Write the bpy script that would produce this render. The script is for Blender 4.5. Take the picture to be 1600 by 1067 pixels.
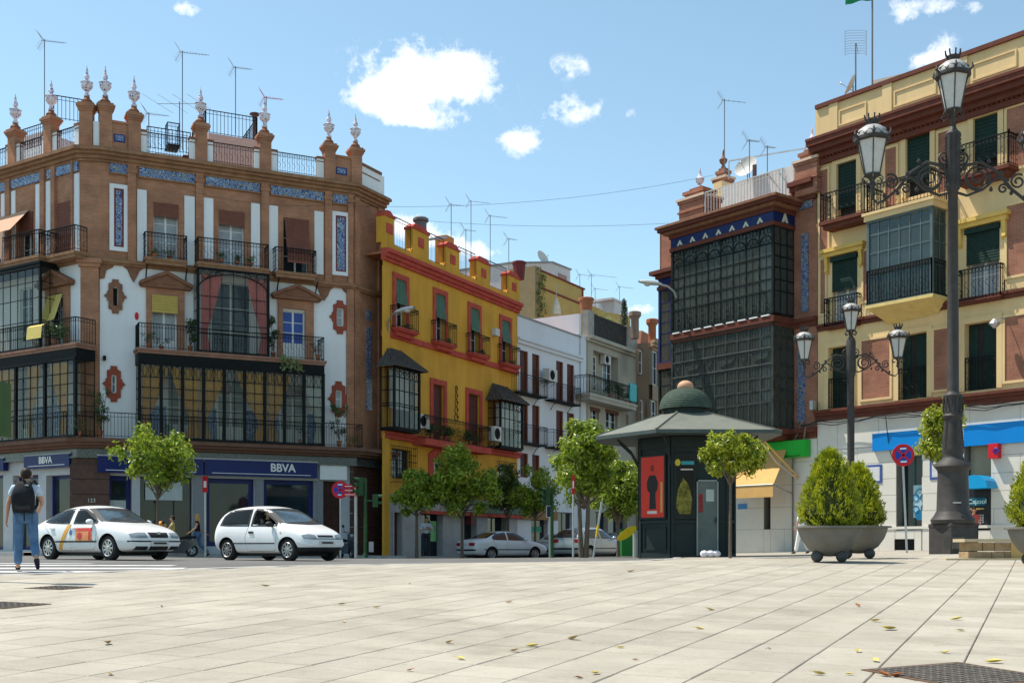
import bpy,bmesh,math,random
from mathutils import Vector,Matrix
from mathutils.bvhtree import BVHTree
for _o in list(bpy.data.objects):bpy.data.objects.remove(_o)
SC=bpy.context.scene
COL=SC.collection
rnd=random.Random(11)
rad=math.radians
# ---------------------------------------------------------------- camera, sky, sun, exposure
CAMZ,FP,HY=1.3,1800.0,855.0
cam_data=bpy.data.cameras.new('camera');cam=bpy.data.objects.new('camera',cam_data);COL.objects.link(cam)
cam.location=(0,0,CAMZ);cam.rotation_euler=(rad(90),0,0)
cam_data.sensor_width=36.0;cam_data.lens=36.0*FP/1600.0
cam_data.shift_y=(HY-533.5)/1600.0
cam_data.clip_start=0.1;cam_data.clip_end=2000
SC.camera=cam
SUN_DIR=Vector((-0.93,0.37,0)).normalized();SUN_EL=rad(61)
sun_v=Vector((SUN_DIR.x*math.cos(SUN_EL),SUN_DIR.y*math.cos(SUN_EL),math.sin(SUN_EL)))
sd=bpy.data.lights.new('sun','SUN');sd.energy=4.75;sd.angle=rad(0.5);sd.color=(1.0,0.93,0.82)
sun=bpy.data.objects.new('sun',sd);COL.objects.link(sun);sun.rotation_euler=sun_v.to_track_quat('Z','Y').to_euler()
sun.location=(-20,10,60)
world=bpy.data.worlds.new('World');SC.world=world;world.use_nodes=True
def build_world():
 nt=world.node_tree;N=nt.nodes;L=nt.links;N.clear()
 out=N.new('ShaderNodeOutputWorld');bg=N.new('ShaderNodeBackground');bg.inputs[1].default_value=0.12
 sky=N.new('ShaderNodeTexSky');sky.sky_type='NISHITA';sky.sun_disc=False
 sky.sun_elevation=SUN_EL;sky.sun_rotation=math.atan2(SUN_DIR.x,SUN_DIR.y)
 sky.air_density=1.0;sky.dust_density=0.25;sky.ozone_density=1.3
 hs=N.new('ShaderNodeHueSaturation');hs.inputs['Saturation'].default_value=0.86;hs.inputs['Value'].default_value=1.0
 L.new(sky.outputs[0],hs.inputs['Color'])
 tn=N.new('ShaderNodeVectorMath');tn.operation='MULTIPLY';tn.inputs[1].default_value=(1.02,1.2,1.13);L.new(hs.outputs[0],tn.inputs[0])
 tc=N.new('ShaderNodeTexCoord')
 def M(op,a,b=None,c=None,clamp=False):
  n=N.new('ShaderNodeMath');n.operation=op;n.use_clamp=clamp
  for i,v in enumerate((a,b,c)):
   if v is None:continue
   if isinstance(v,(int,float)):n.inputs[i].default_value=v
   else:L.new(v,n.inputs[i])
  return n.outputs[0]
 sep=N.new('ShaderNodeSeparateXYZ');L.new(tc.outputs['Generated'],sep.inputs[0])
 az=M('ARCTAN2',sep.outputs[0],sep.outputs[1]);el=M('ARCSINE',sep.outputs[2])
 # cumulus clouds: (px, py, half width, half height, weight) turned into sky directions (azimuth, elevation)
 CL=[(640,125,72,45,1.0),(722,122,50,32,1.0),(606,158,52,26,.95),(575,150,28,20,.8),(655,180,62,12,.42),(650,192,45,8,.5),(885,105,32,15,.5),(890,168,46,20,.52),(820,222,26,17,.9),(785,216,36,10,.5),(288,15,26,10,.75),(1430,14,42,18,.68),(1470,10,24,14,.6),(1465,82,26,18,.85),(1440,95,20,10,.4),(1524,12,12,7,.55),(990,180,12,8,.3),(630,352,32,16,.9),(655,372,40,18,.9),(745,392,30,13,.85),(1005,482,28,9,.6),(940,480,30,8,.4),(700,380,30,8,.5)]
 tot=None
 nz=N.new('ShaderNodeTexNoise');nz.inputs['Scale'].default_value=30;nz.inputs['Detail'].default_value=9;nz.inputs['Roughness'].default_value=0.62
 L.new(tc.outputs['Generated'],nz.inputs['Vector'])
 nf=M('SUBTRACT',nz.outputs['Fac'],0.5)
 nz2=N.new('ShaderNodeTexNoise');nz2.inputs['Scale'].default_value=110;nz2.inputs['Detail'].default_value=7;nz2.inputs['Roughness'].default_value=.7
 L.new(tc.outputs['Generated'],nz2.inputs['Vector'])
 nf2=M('SUBTRACT',nz2.outputs['Fac'],0.5)
 for(px,py,hw,hh,wt)in CL:
  dx,dz=(px-800)/FP,(HY-py)/FP
  a0=math.atan2(dx,1.0);e0=math.atan2(dz,math.hypot(1,dx))
  a1=hw/FP*math.cos(a0)**2;e1=hh/FP*math.cos(e0)**2
  u=M('DIVIDE',M('SUBTRACT',az,a0),a1);v=M('DIVIDE',M('SUBTRACT',el,e0),e1)
  g=M('MULTIPLY',M('EXPONENT',M('MULTIPLY',M('ADD',M('MULTIPLY',u,u),M('MULTIPLY',v,v)),-0.8)),wt)
  tot=g if tot is None else M('ADD',tot,g)
 inview=M('GREATER_THAN',sep.outputs[1],0.0)
 dens=M('ADD',tot,M('ADD',M('MULTIPLY',nf,2.8),M('MULTIPLY',nf2,1.5)))
 rest=M('MULTIPLY',M('SUBTRACT',M('ADD',nf,M('MULTIPLY',nf2,.4)),.17),4.0,clamp=True)
 away=M('SUBTRACT',1.0,M('MULTIPLY',inview,M('LESS_THAN',M('ABSOLUTE',az),.75)))
 fac0=M('MULTIPLY',M('SUBTRACT',dens,0.3),1.25,clamp=True)
 has=M('MULTIPLY',M('SUBTRACT',tot,.06),6.0,clamp=True)
 fac=M('MAXIMUM',M('MULTIPLY',fac0,has),M('MULTIPLY',rest,M('MULTIPLY',away,.7)))
 mx=N.new('ShaderNodeMix');mx.data_type='RGBA'
 L.new(fac,mx.inputs[0]);L.new(tn.outputs[0],mx.inputs[6]);mx.inputs[7].default_value=(8.2,8.3,8.4,1)
 L.new(mx.outputs[2],bg.inputs[0]);L.new(bg.outputs[0],out.inputs[0])
build_world()
vs=SC.view_settings
SC.display_settings.display_device='sRGB'
vs.view_transform='Standard';vs.look='None';vs.gamma=1.0;vs.use_curve_mapping=False;vs.exposure=0.5
SC.cycles.max_bounces=8;SC.cycles.transparent_max_bounces=16;SC.cycles.use_denoising=True
SC.cycles.diffuse_bounces=3
# ---------------------------------------------------------------- helpers
_org={}
def tag(o,label=None,cat=None,group=None,kind=None):
 if label:o['label']=label
 if cat:o['category']=cat
 if group:o['group']=group
 if kind:o['kind']=kind
 return o
def thing(name,label,cat,loc=(0,0,0),rz=0,group=None):
 o=bpy.data.objects.new(name,None);COL.objects.link(o);o.empty_display_size=.2
 o.location=loc;o.rotation_euler=(0,0,rz);_org[o.name]=Vector(loc)
 return tag(o,label,cat,group)
def copy_tree(o,parent=None,loc=None,rz=None,label=None,scale=None):
 c=o.copy();COL.objects.link(c)
 if parent is not None:c.parent=parent
 if loc is not None:c.location=loc
 if rz is not None:c.rotation_euler=(0,0,rz)
 if scale is not None:c.scale=(scale,)*3
 if label:c['label']=label
 for ch in o.children:copy_tree(ch,c)
 return c
class Frame:
 """a facade: origin on the ground, u along the wall to the right, n out of the wall towards the square"""
 def __init__(s,px,Y,vx,vy,off=0.0):
  l=math.hypot(vx,vy);s.u=Vector((vx/l,vy/l,0));s.n=Vector((s.u.y,-s.u.x,0))
  s.o=Vector(((px-800)/FP*Y,Y,0))+s.n*off
  s.ang=math.atan2(s.u.y,s.u.x)
 def pt(s,a,b,z):return s.o+s.u*a+s.n*b+Vector((0,0,z))
 def s(s_,px,n=0.0):
  k=(px-800)/FP;p=s_.o+s_.n*n
  return(k*p.y-p.x)/(s_.u.x-k*s_.u.y)
 def z(s_,px,py,n=0.0):
  a=s_.s(px,n);return CAMZ+(HY-py)/FP*s_.pt(a,n,0).y
 def sz(s_,px,py,n=0.0):return s_.s(px,n),s_.z(px,py,n)
def at(px,Y):return(px-800)/FP*Y
def zat(py,Y):return CAMZ+(HY-py)/FP*Y
class MB:
 def __init__(s,F=None,M=None):s.v=[];s.f=[];s.F=F;s.M=M;s.mi=[];s.cm=0
 def P(s,p):
  if s.F:return s.F.pt(*p)
  p=Vector(p)
  return s.M@p if s.M else p
 def poly(s,pts,raw=False):
  i=len(s.v);s.v+=[Vector(p)if raw else s.P(p)for p in pts];s.f.append(tuple(range(i,i+len(pts))));s.mi.append(s.cm);return s
 def box(s,x0,x1,y0,y1,z0,z1):
  i=len(s.v)
  for z in(z0,z1):
   for(x,y)in((x0,y0),(x1,y0),(x1,y1),(x0,y1)):s.v.append(s.P((x,y,z)))
  for f in((0,3,2,1),(4,5,6,7),(0,1,5,4),(1,2,6,5),(2,3,7,6),(3,0,4,7)):s.f.append(tuple(i+k for k in f));s.mi.append(s.cm)
  return s
 def prism(s,pts,ext,axis=1,a=0.0):
  """pts 2-D outline in the two other axes, extruded from a to a+ext along axis"""
  def mk(p,e):
   q=[0,0,0];q[axis]=e;o=[k for k in(0,1,2)if k!=axis];q[o[0]],q[o[1]]=p;return s.P(q)
  i=len(s.v);n=len(pts)
  for e in(a,a+ext):s.v+=[mk(p,e)for p in pts]
  s.f.append(tuple(range(i,i+n)));s.f.append(tuple(range(i+2*n-1,i+n-1,-1)))
  for k in range(n):s.f.append((i+k,i+(k+1)%n,i+n+(k+1)%n,i+n+k))
  s.mi+=[s.cm]*(n+2);return s
 def tube(s,pts,r,n=5,cap=True,raw=False):
  P=[Vector(p)if raw else s.P(p)for p in pts]
  R=r if isinstance(r,(list,tuple))else[r]*len(P)
  base=len(s.v);up=None
  for k,p in enumerate(P):
   d=(P[min(k+1,len(P)-1)]-P[max(k-1,0)])
   if d.length<1e-9:d=Vector((0,0,1))
   d.normalize()
   if up is None:
    up=Vector((0,0,1))if abs(d.z)<.9 else Vector((1,0,0))
   a=(up-d*up.dot(d))
   if a.length<1e-6:a=d.orthogonal()
   a.normalize();b=d.cross(a);up=a
   for j in range(n):
    t=2*math.pi*(j+.5)/n;s.v.append(p+(a*math.cos(t)+b*math.sin(t))*R[k])
  for k in range(len(P)-1):
   for j in range(n):
    a0=base+k*n+j;a1=base+k*n+(j+1)%n;s.f.append((a0,a1,a1+n,a0+n));s.mi.append(s.cm)
  if cap:
   s.f.append(tuple(base+j for j in range(n))[::-1]);s.f.append(tuple(base+(len(P)-1)*n+j for j in range(n)));s.mi+=[s.cm]*2
  return s
 def lathe(s,prof,c=(0,0,0),n=12,a0=0.0,a1=2*math.pi,cap=True,sq=None):
  base=len(s.v);full=abs(a1-a0-2*math.pi)<1e-6;m=n if full else n+1
  for(r,z)in prof:
   for j in range(m):
    t=a0+(a1-a0)*j/n;s.v.append(s.P((c[0]+r*math.cos(t),c[1]+r*math.sin(t),c[2]+z)))
  for k in range(len(prof)-1):
   for j in range(n):
    a=base+k*m+j;b=base+k*m+(j+1)%m
    s.f.append((a,b,b+m,a+m));s.mi.append(s.cm)
  if cap and full:
   s.f.append(tuple(base+j for j in range(m))[::-1]);s.f.append(tuple(base+(len(prof)-1)*m+j for j in range(m)));s.mi+=[s.cm]*2
  return s
 def ball(s,c,r,n=10,sx=1,sy=1,sz=1):
  pr=[(max(1e-4,r*math.sin(math.pi*k/(n//2+1))),-r*sz*math.cos(math.pi*k/(n//2+1)))for k in range(n//2+2)]
  return s.lathe(pr,c,n)
 def build(s,name,mats,parent=None,smooth=False,label=None,kind=None,ang=35):
  me=bpy.data.meshes.new(name)
  v=s.v
  if parent is not None and(s.F is not None):o_=_org.get(parent.name,Vector((0,0,0)));v=[p-o_ for p in v]
  me.from_pydata([tuple(p)for p in v],[],s.f)
  if not isinstance(mats,(list,tuple)):mats=[mats]
  for m in mats:me.materials.append(m)
  if len(mats)>1:me.polygons.foreach_set('material_index',s.mi)
  if smooth:me.polygons.foreach_set('use_smooth',[True]*len(me.polygons));me.set_sharp_from_angle(angle=rad(ang))
  me.update()
  ob=bpy.data.objects.new(name,me);COL.objects.link(ob)
  if parent is not None:ob.parent=parent;_org[ob.name]=_org.get(parent.name,Vector((0,0,0)))
  if label:ob['label']=label
  if kind:ob['kind']=kind
  return ob
def inst(name,me,parent,mtx):
 """another object sharing mesh me; mtx in world space for facade things, in the parent's space otherwise"""
 ob=bpy.data.objects.new(name,me);COL.objects.link(ob)
 m=mtx.copy()
 if parent is not None:ob.parent=parent;m.translation=m.translation-_org.get(parent.name,Vector((0,0,0)))
 ob.matrix_local=m if parent is not None else m
 return ob
def fmat(F,s,n,z):
 m=Matrix.Identity(4)
 for i in range(3):m[i][0]=F.u[i];m[i][1]=F.n[i]
 m.translation=F.pt(s,n,z);return m
def unit_mesh(fn,name,m):
 b=MB();fn(b);me=bpy.data.meshes.new(name);me.from_pydata([tuple(p)for p in b.v],[],b.f);me.materials.append(m);me.update();return me
 # ---------------------------------------------------------------- materials
_mc={}
def mat(name,col,rough=.7,metal=0,var=.12,scale=3.0,bump=.0,bscale=40,spec=.16,dirt=0,trans=0,coat=0,emis=None,alpha=1,streak=0):
 if name in _mc:return _mc[name]
 m=bpy.data.materials.new(name);m.use_nodes=True;nt=m.node_tree;N=nt.nodes;L=nt.links;b=N['Principled BSDF']
 b.inputs['Roughness'].default_value=rough;b.inputs['Metallic'].default_value=metal
 b.inputs['Specular IOR Level'].default_value=spec
 if coat:b.inputs['Coat Weight'].default_value=coat;b.inputs['Coat Roughness'].default_value=.06
 if emis:b.inputs['Emission Color'].default_value=(*emis[:3],1);b.inputs['Emission Strength'].default_value=emis[3]
 g=N.new('ShaderNodeNewGeometry')
 if var or dirt:
  n1=N.new('ShaderNodeTexNoise');n1.inputs['Scale'].default_value=scale;n1.inputs['Detail'].default_value=6;n1.inputs['Roughness'].default_value=.65
  if streak:
   mp=N.new('ShaderNodeMapping');mp.inputs['Scale'].default_value=(1,1,.18);L.new(g.outputs['Position'],mp.inputs[0]);L.new(mp.outputs[0],n1.inputs['Vector'])
  else:L.new(g.outputs['Position'],n1.inputs['Vector'])
  r=N.new('ShaderNodeMapRange');r.inputs[1].default_value=.3;r.inputs[2].default_value=.7;r.inputs[3].default_value=1-var;r.inputs[4].default_value=1+var
  L.new(n1.outputs['Fac'],r.inputs[0])
  mul=N.new('ShaderNodeVectorMath');mul.operation='SCALE';mul.inputs[0].default_value=col;L.new(r.outputs[0],mul.inputs['Scale'])
  c=mul.outputs[0]
  if dirt:
   n2=N.new('ShaderNodeTexNoise');n2.inputs['Scale'].default_value=scale*.35;n2.inputs['Detail'].default_value=8;L.new(g.outputs['Position'],n2.inputs['Vector'])
   r2=N.new('ShaderNodeMapRange');r2.inputs[1].default_value=.5;r2.inputs[2].default_value=.75;r2.inputs[4].default_value=dirt;L.new(n2.outputs['Fac'],r2.inputs[0])
   mx=N.new('ShaderNodeMix');mx.data_type='RGBA';L.new(r2.outputs[0],mx.inputs[0]);L.new(c,mx.inputs[6]);mx.inputs[7].default_value=(col[0]*.45,col[1]*.42,col[2]*.4,1);c=mx.outputs[2]
  L.new(c,b.inputs['Base Color'])
 else:b.inputs['Base Color'].default_value=(*col,1)
 if bump:
  n3=N.new('ShaderNodeTexNoise');n3.inputs['Scale'].default_value=bscale;n3.inputs['Detail'].default_value=5;L.new(g.outputs['Position'],n3.inputs['Vector'])
  bp=N.new('ShaderNodeBump');bp.inputs['Strength'].default_value=bump;bp.inputs['Distance'].default_value=.02;L.new(n3.outputs['Fac'],bp.inputs['Height']);L.new(bp.outputs[0],b.inputs['Normal'])
 _mc[name]=m;return m
def mat_brick(name,F,c1,c2,mortar,bw=.25,bh=.065,var=.25):
 if name in _mc:return _mc[name]
 m=bpy.data.materials.new(name);m.use_nodes=True;nt=m.node_tree;N=nt.nodes;L=nt.links;b=N['Principled BSDF'];b.inputs['Roughness'].default_value=.85;b.inputs['Specular IOR Level'].default_value=.12
 g=N.new('ShaderNodeNewGeometry');d=N.new('ShaderNodeVectorMath');d.operation='DOT_PRODUCT';d.inputs[1].default_value=F.u;L.new(g.outputs['Position'],d.inputs[0])
 sp=N.new('ShaderNodeSeparateXYZ');L.new(g.outputs['Position'],sp.inputs[0]);cb=N.new('ShaderNodeCombineXYZ');L.new(d.outputs['Value'],cb.inputs[0]);L.new(sp.outputs[2],cb.inputs[1])
 br=N.new('ShaderNodeTexBrick');L.new(cb.outputs[0],br.inputs['Vector']);br.inputs['Color1'].default_value=(*c1,1);br.inputs['Color2'].default_value=(*c2,1);br.inputs['Mortar'].default_value=(*mortar,1)
 br.inputs['Scale'].default_value=1;br.inputs['Brick Width'].default_value=bw;br.inputs['Row Height'].default_value=bh;br.inputs['Mortar Size'].default_value=.009;br.inputs['Mortar Smooth'].default_value=.2
 n=N.new('ShaderNodeTexNoise');n.inputs['Scale'].default_value=1.3;n.inputs['Detail'].default_value=8;L.new(g.outputs['Position'],n.inputs['Vector'])
 r=N.new('ShaderNodeMapRange');r.inputs[1].default_value=.3;r.inputs[2].default_value=.7;r.inputs[3].default_value=1-var;r.inputs[4].default_value=1+var*.8;L.new(n.outputs['Fac'],r.inputs[0])
 mu=N.new('ShaderNodeVectorMath');mu.operation='SCALE';L.new(br.outputs['Color'],mu.inputs[0]);L.new(r.outputs[0],mu.inputs['Scale']);L.new(mu.outputs[0],b.inputs['Base Color'])
 bp=N.new('ShaderNodeBump');bp.inputs['Strength'].default_value=.5;bp.inputs['Distance'].default_value=.01;bp.invert=True;L.new(br.outputs['Fac'],bp.inputs['Height']);L.new(bp.outputs[0],b.inputs['Normal'])
 _mc[name]=m;return m
def mat_azulejo(name,F,dark,light,accent,k=3.2):
 """glazed tiles with scrolling leaf ornament"""
 if name in _mc:return _mc[name]
 m=bpy.data.materials.new(name);m.use_nodes=True;nt=m.node_tree;N=nt.nodes;L=nt.links;b=N['Principled BSDF'];b.inputs['Roughness'].default_value=.25
 g=N.new('ShaderNodeNewGeometry');d=N.new('ShaderNodeVectorMath');d.operation='DOT_PRODUCT';d.inputs[1].default_value=F.u;L.new(g.outputs['Position'],d.inputs[0])
 sp=N.new('ShaderNodeSeparateXYZ');L.new(g.outputs['Position'],sp.inputs[0]);cb=N.new('ShaderNodeCombineXYZ');L.new(d.outputs['Value'],cb.inputs[0]);L.new(sp.outputs[2],cb.inputs[1])
 w_=N.new('ShaderNodeTexNoise');w_.inputs['Scale'].default_value=k*1.1;w_.inputs['Detail'].default_value=1.0;w_.inputs['Distortion'].default_value=1.2;L.new(cb.outputs[0],w_.inputs['Vector']);w=N.new('ShaderNodeMath');w.operation='PINGPONG';w.inputs[1].default_value=.055;L.new(w_.outputs['Fac'],w.inputs[0]);w9=N.new('ShaderNodeMath');w9.operation='DIVIDE';w9.inputs[1].default_value=.055;L.new(w.outputs[0],w9.inputs[0])
 cr=N.new('ShaderNodeValToRGB');e=cr.color_ramp;e.elements[0].position=.5;e.elements[0].color=(*dark,1);e.elements[1].position=.66;e.elements[1].color=(*light,1);L.new(w9.outputs[0],cr.inputs[0])
 vo=N.new('ShaderNodeTexVoronoi');vo.inputs['Scale'].default_value=5.5;L.new(cb.outputs[0],vo.inputs['Vector']);lt=N.new('ShaderNodeMath');lt.operation='LESS_THAN';lt.inputs[1].default_value=.22;L.new(vo.outputs['Distance'],lt.inputs[0])
 mx=N.new('ShaderNodeMix');mx.data_type='RGBA';L.new(lt.outputs[0],mx.inputs[0]);L.new(cr.outputs[0],mx.inputs[6]);mx.inputs[7].default_value=(*accent,1);L.new(mx.outputs[2],b.inputs['Base Color'])
 _mc[name]=m;return m
def mat_glass(name,tint=(.8,.86,.85),fac=.72,rough=.03,ior=1.5):
 if name in _mc:return _mc[name]
 m=bpy.data.materials.new(name);m.use_nodes=True;nt=m.node_tree;N=nt.nodes;L=nt.links;N.clear()
 o=N.new('ShaderNodeOutputMaterial');t=N.new('ShaderNodeBsdfTransparent');t.inputs[0].default_value=(*tint,1);gl=N.new('ShaderNodeBsdfGlossy');gl.inputs['Roughness'].default_value=rough
 df=N.new('ShaderNodeBsdfDiffuse');df.inputs[0].default_value=(.25,.28,.27,1)
 m0=N.new('ShaderNodeMixShader');m0.inputs[0].default_value=fac;L.new(df.outputs[0],m0.inputs[1]);L.new(t.outputs[0],m0.inputs[2])
 fr=N.new('ShaderNodeLayerWeight');fr.inputs[0].default_value=.5;pw=N.new('ShaderNodeMath');pw.operation='POWER';pw.inputs[1].default_value=4.5;L.new(fr.outputs['Facing'],pw.inputs[0]);ma=N.new('ShaderNodeMath');ma.operation='MULTIPLY_ADD';ma.inputs[1].default_value=.85;ma.inputs[2].default_value=.04 if ior>1.4 else .015;L.new(pw.outputs[0],ma.inputs[0]);mx=N.new('ShaderNodeMixShader');L.new(ma.outputs[0],mx.inputs[0]);L.new(m0.outputs[0],mx.inputs[1]);L.new(gl.outputs[0],mx.inputs[2]);L.new(mx.outputs[0],o.inputs[0])
 _mc[name]=m;return m
def mat_leaf(name,c1,c2,trans=.35,scale=9):
 if name in _mc:return _mc[name]
 m=bpy.data.materials.new(name);m.use_nodes=True;nt=m.node_tree;N=nt.nodes;L=nt.links;N.clear()
 o=N.new('ShaderNodeOutputMaterial');g=N.new('ShaderNodeNewGeometry');n=N.new('ShaderNodeTexNoise');n.inputs['Scale'].default_value=scale;n.inputs['Detail'].default_value=3;L.new(g.outputs['Position'],n.inputs['Vector'])
 r=N.new('ShaderNodeMapRange');r.inputs[1].default_value=.35;r.inputs[2].default_value=.65;L.new(n.outputs['Fac'],r.inputs[0])
 mx=N.new('ShaderNodeMix');mx.data_type='RGBA';L.new(r.outputs[0],mx.inputs[0]);mx.inputs[6].default_value=(*c1,1);mx.inputs[7].default_value=(*c2,1)
 b=N.new('ShaderNodeBsdfPrincipled');b.inputs['Roughness'].default_value=.38;b.inputs['Specular IOR Level'].default_value=.5;L.new(mx.outputs[2],b.inputs['Base Color'])
 t=N.new('ShaderNodeBsdfTranslucent');L.new(mx.outputs[2],t.inputs[0]);ms=N.new('ShaderNodeMixShader');ms.inputs[0].default_value=trans;L.new(b.outputs[0],ms.inputs[1]);L.new(t.outputs[0],ms.inputs[2]);L.new(ms.outputs[0],o.inputs[0])
 _mc[name]=m;return m
IRON=mat('black_iron',(.009,.01,.011),.6,var=.3,scale=6,spec=.12)
GLASSD=mat('dark_window_glass',(.018,.024,.03),.06,var=.3,scale=1.2,spec=.45)
GLASSC=mat_glass('clear_glass',(.87,.87,.84),.975,ior=1.35)
GLASSB=mat_glass('bay_glass',(.55,.62,.6),.8)
GLASST=mat_glass('tinted_car_glass',(.38,.46,.44),.96,ior=1.32)
WHITE_W=mat('white_window_paint',(.72,.73,.72),.5,var=.06)
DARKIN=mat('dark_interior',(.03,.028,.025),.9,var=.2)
BRONZE=mat('dark_sign_metal',(.05,.05,.05),.4)
GALV=mat('galvanised_steel',(.42,.43,.44),.4,metal=.6,var=.1)
WHITEP=mat('white_paint',(.8,.8,.79),.5,var=.04)
REDP=mat('red_sign_paint',(.55,.02,.03),.4,var=.05)
BLUEP=mat('blue_sign_paint',(.02,.06,.38),.4,var=.05)
TERRA=mat('terracotta',(.38,.14,.07),.8,var=.15)
# ---------------------------------------------------------------- text
def text_obj(txt,h,m,parent,mtx,depth=.01,name='lettering',sx=1.0,bold=.0):
 cu=bpy.data.curves.new('t','FONT');cu.body=txt;cu.size=h*1.4;cu.extrude=depth/2;cu.align_x='CENTER';cu.align_y='CENTER';cu.offset=bold
 to=bpy.data.objects.new('t',cu);COL.objects.link(to);bpy.context.view_layer.update()
 me=bpy.data.meshes.new_from_object(to.evaluated_get(bpy.context.evaluated_depsgraph_get()));bpy.data.objects.remove(to)
 me.transform(Matrix.Rotation(rad(90),4,'X')@Matrix.Diagonal((sx,1,1,1)));me.materials.clear();me.materials.append(m)
 mm=mtx.copy()
 # mesh faces -y; the facade matrix has y outwards, so turn the lettering about z while keeping x
 for v in me.vertices:v.co.y=-v.co.y
 ob=inst(name,me,parent,mm);return ob
 # ---------------------------------------------------------------- terrain
_T=[(-10.8,31,1.02),(-6.2,31,.955),(-17.1,47,.99),(-8,50,.88),(-25,45,1.0),(-3.9,52,.73),(-.5,58,.62),(7,33,1.07),(12,45,1.15),(16,38,1.2),(3,68,.5),(-14,20,1.0),(5,30,1.06),(18,30,1.26),(8,58,.75),(4,45,.93),(-1.5,25.5,.96),(-.3,30,.93),(-4,30,.93),(-3,36,.9),(1,38,.9)]
def _far(x,y):
 a=b=1e-9
 for(tx,ty,tz)in _T:
  w=math.exp(-((x-tx)**2+(y-ty)**2)/50.0)+1e-7/(1+(x-tx)**2+(y-ty)**2);a+=w*tz;b+=w
 return a/b
def G(x,y):
 p=.143+.0376*y;t=_far(x,y)
 if y<8:return p
 k=.05;h=max(0,min(1,.5+.5*(t-p)/k));return t*(1-h)+p*h-k*h*(1-h)
 # ---------------------------------------------------------------- ground
EDGE=[(-60,-16),(-20,10.6),(-8.2,18.5),(-1.3,23.2),(2.9,25.8),(4.3,30),(5.2,38),(8.6,50),(10,60)]
def in_plaza(x,y,d=0):
 for(a,b)in zip(EDGE,EDGE[1:]):
  if a[1]<=y<b[1]:return x>a[0]+(b[0]-a[0])*(y-a[1])/(b[1]-a[1])+d
 return False
def mat_ground(name,c1,c2,spots,bump=.3,scale=1.5,cell=None):
 m=bpy.data.materials.new(name);m.use_nodes=True;nt=m.node_tree;N=nt.nodes;L=nt.links;b=N['Principled BSDF'];b.inputs['Roughness'].default_value=.85;b.inputs['Specular IOR Level'].default_value=.25
 g=N.new('ShaderNodeNewGeometry')
 def noise(s,d=6,r=.6):
  n=N.new('ShaderNodeTexNoise');n.inputs['Scale'].default_value=s;n.inputs['Detail'].default_value=d;n.inputs['Roughness'].default_value=r;L.new(g.outputs['Position'],n.inputs['Vector']);return n.outputs['Fac']
 def rng(v,a,bb,c,d):
  r=N.new('ShaderNodeMapRange');r.inputs[1].default_value=a;r.inputs[2].default_value=bb;r.inputs[3].default_value=c;r.inputs[4].default_value=d;L.new(v,r.inputs[0]);return r.outputs[0]
 mx=N.new('ShaderNodeMix');mx.data_type='RGBA';L.new(rng(noise(scale),.35,.65,0,1),mx.inputs[0]);mx.inputs[6].default_value=(*c1,1);mx.inputs[7].default_value=(*c2,1);c=mx.outputs[2]
 fine=rng(noise(45,8,.75),.3,.7,.86,1.12)
 mu=N.new('ShaderNodeVectorMath');mu.operation='SCALE';L.new(c,mu.inputs[0]);L.new(fine,mu.inputs['Scale']);c=mu.outputs[0]
 big=rng(noise(.22,5),.35,.65,.9,1.06)
 mu=N.new('ShaderNodeVectorMath');mu.operation='SCALE';L.new(c,mu.inputs[0]);L.new(big,mu.inputs['Scale']);c=mu.outputs[0]
 if cell:
  sz,ang=cell
  mp=N.new('ShaderNodeVectorRotate');mp.rotation_type='Z_AXIS';mp.inputs['Angle'].default_value=ang;L.new(g.outputs['Position'],mp.inputs[0])
  sc=N.new('ShaderNodeVectorMath');sc.operation='SCALE';sc.inputs['Scale'].default_value=1/sz;L.new(mp.outputs[0],sc.inputs[0])
  sp_=N.new('ShaderNodeSeparateXYZ');L.new(sc.outputs[0],sp_.inputs[0]);cb_=N.new('ShaderNodeCombineXYZ');L.new(sp_.outputs[0],cb_.inputs[0]);L.new(sp_.outputs[1],cb_.inputs[1])
  fl=N.new('ShaderNodeVectorMath');fl.operation='FLOOR';L.new(cb_.outputs[0],fl.inputs[0])
  wn=N.new('ShaderNodeTexWhiteNoise');wn.noise_dimensions='2D';L.new(fl.outputs[0],wn.inputs['Vector'])
  mu=N.new('ShaderNodeVectorMath');mu.operation='SCALE';L.new(c,mu.inputs[0]);L.new(rng(wn.outputs['Value'],0,1,.9,1.06),mu.inputs['Scale']);c=mu.outputs[0]
  # chewing gum, oil and dirt spots
 vo=N.new('ShaderNodeTexVoronoi');vo.inputs['Scale'].default_value=3.1;L.new(g.outputs['Position'],vo.inputs['Vector'])
 s1=rng(vo.outputs['Distance'],.035,.075,spots,0)
 st=rng(noise(1.1,10,.8),.5,.72,0,spots*1.0)
 ad=N.new('ShaderNodeMath');ad.operation='ADD';ad.use_clamp=True;L.new(s1,ad.inputs[0]);L.new(st,ad.inputs[1])
 mx=N.new('ShaderNodeMix');mx.data_type='RGBA';L.new(ad.outputs[0],mx.inputs[0]);L.new(c,mx.inputs[6]);mx.inputs[7].default_value=(c1[0]*.38,c1[1]*.36,c1[2]*.33,1);c=mx.outputs[2]
 L.new(c,b.inputs['Base Color'])
 bp=N.new('ShaderNodeBump');bp.inputs['Strength'].default_value=bump;bp.inputs['Distance'].default_value=.01;L.new(noise(90,6,.7),bp.inputs['Height']);L.new(bp.outputs[0],b.inputs['Normal'])
 return m
SL=.52;ANG=rad(24.8)
ua=Vector((math.sin(ANG),math.cos(ANG),0));ub=Vector((math.cos(ANG),-math.sin(ANG),0))
ASPH=mat_ground('worn_asphalt',(.115,.112,.106),(.15,.147,.14),.35,scale=.8)
PAVE=mat_ground('concrete_slabs',(.35,.315,.255),(.41,.375,.31),.45,bump=.35,cell=(SL,ANG))
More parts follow.
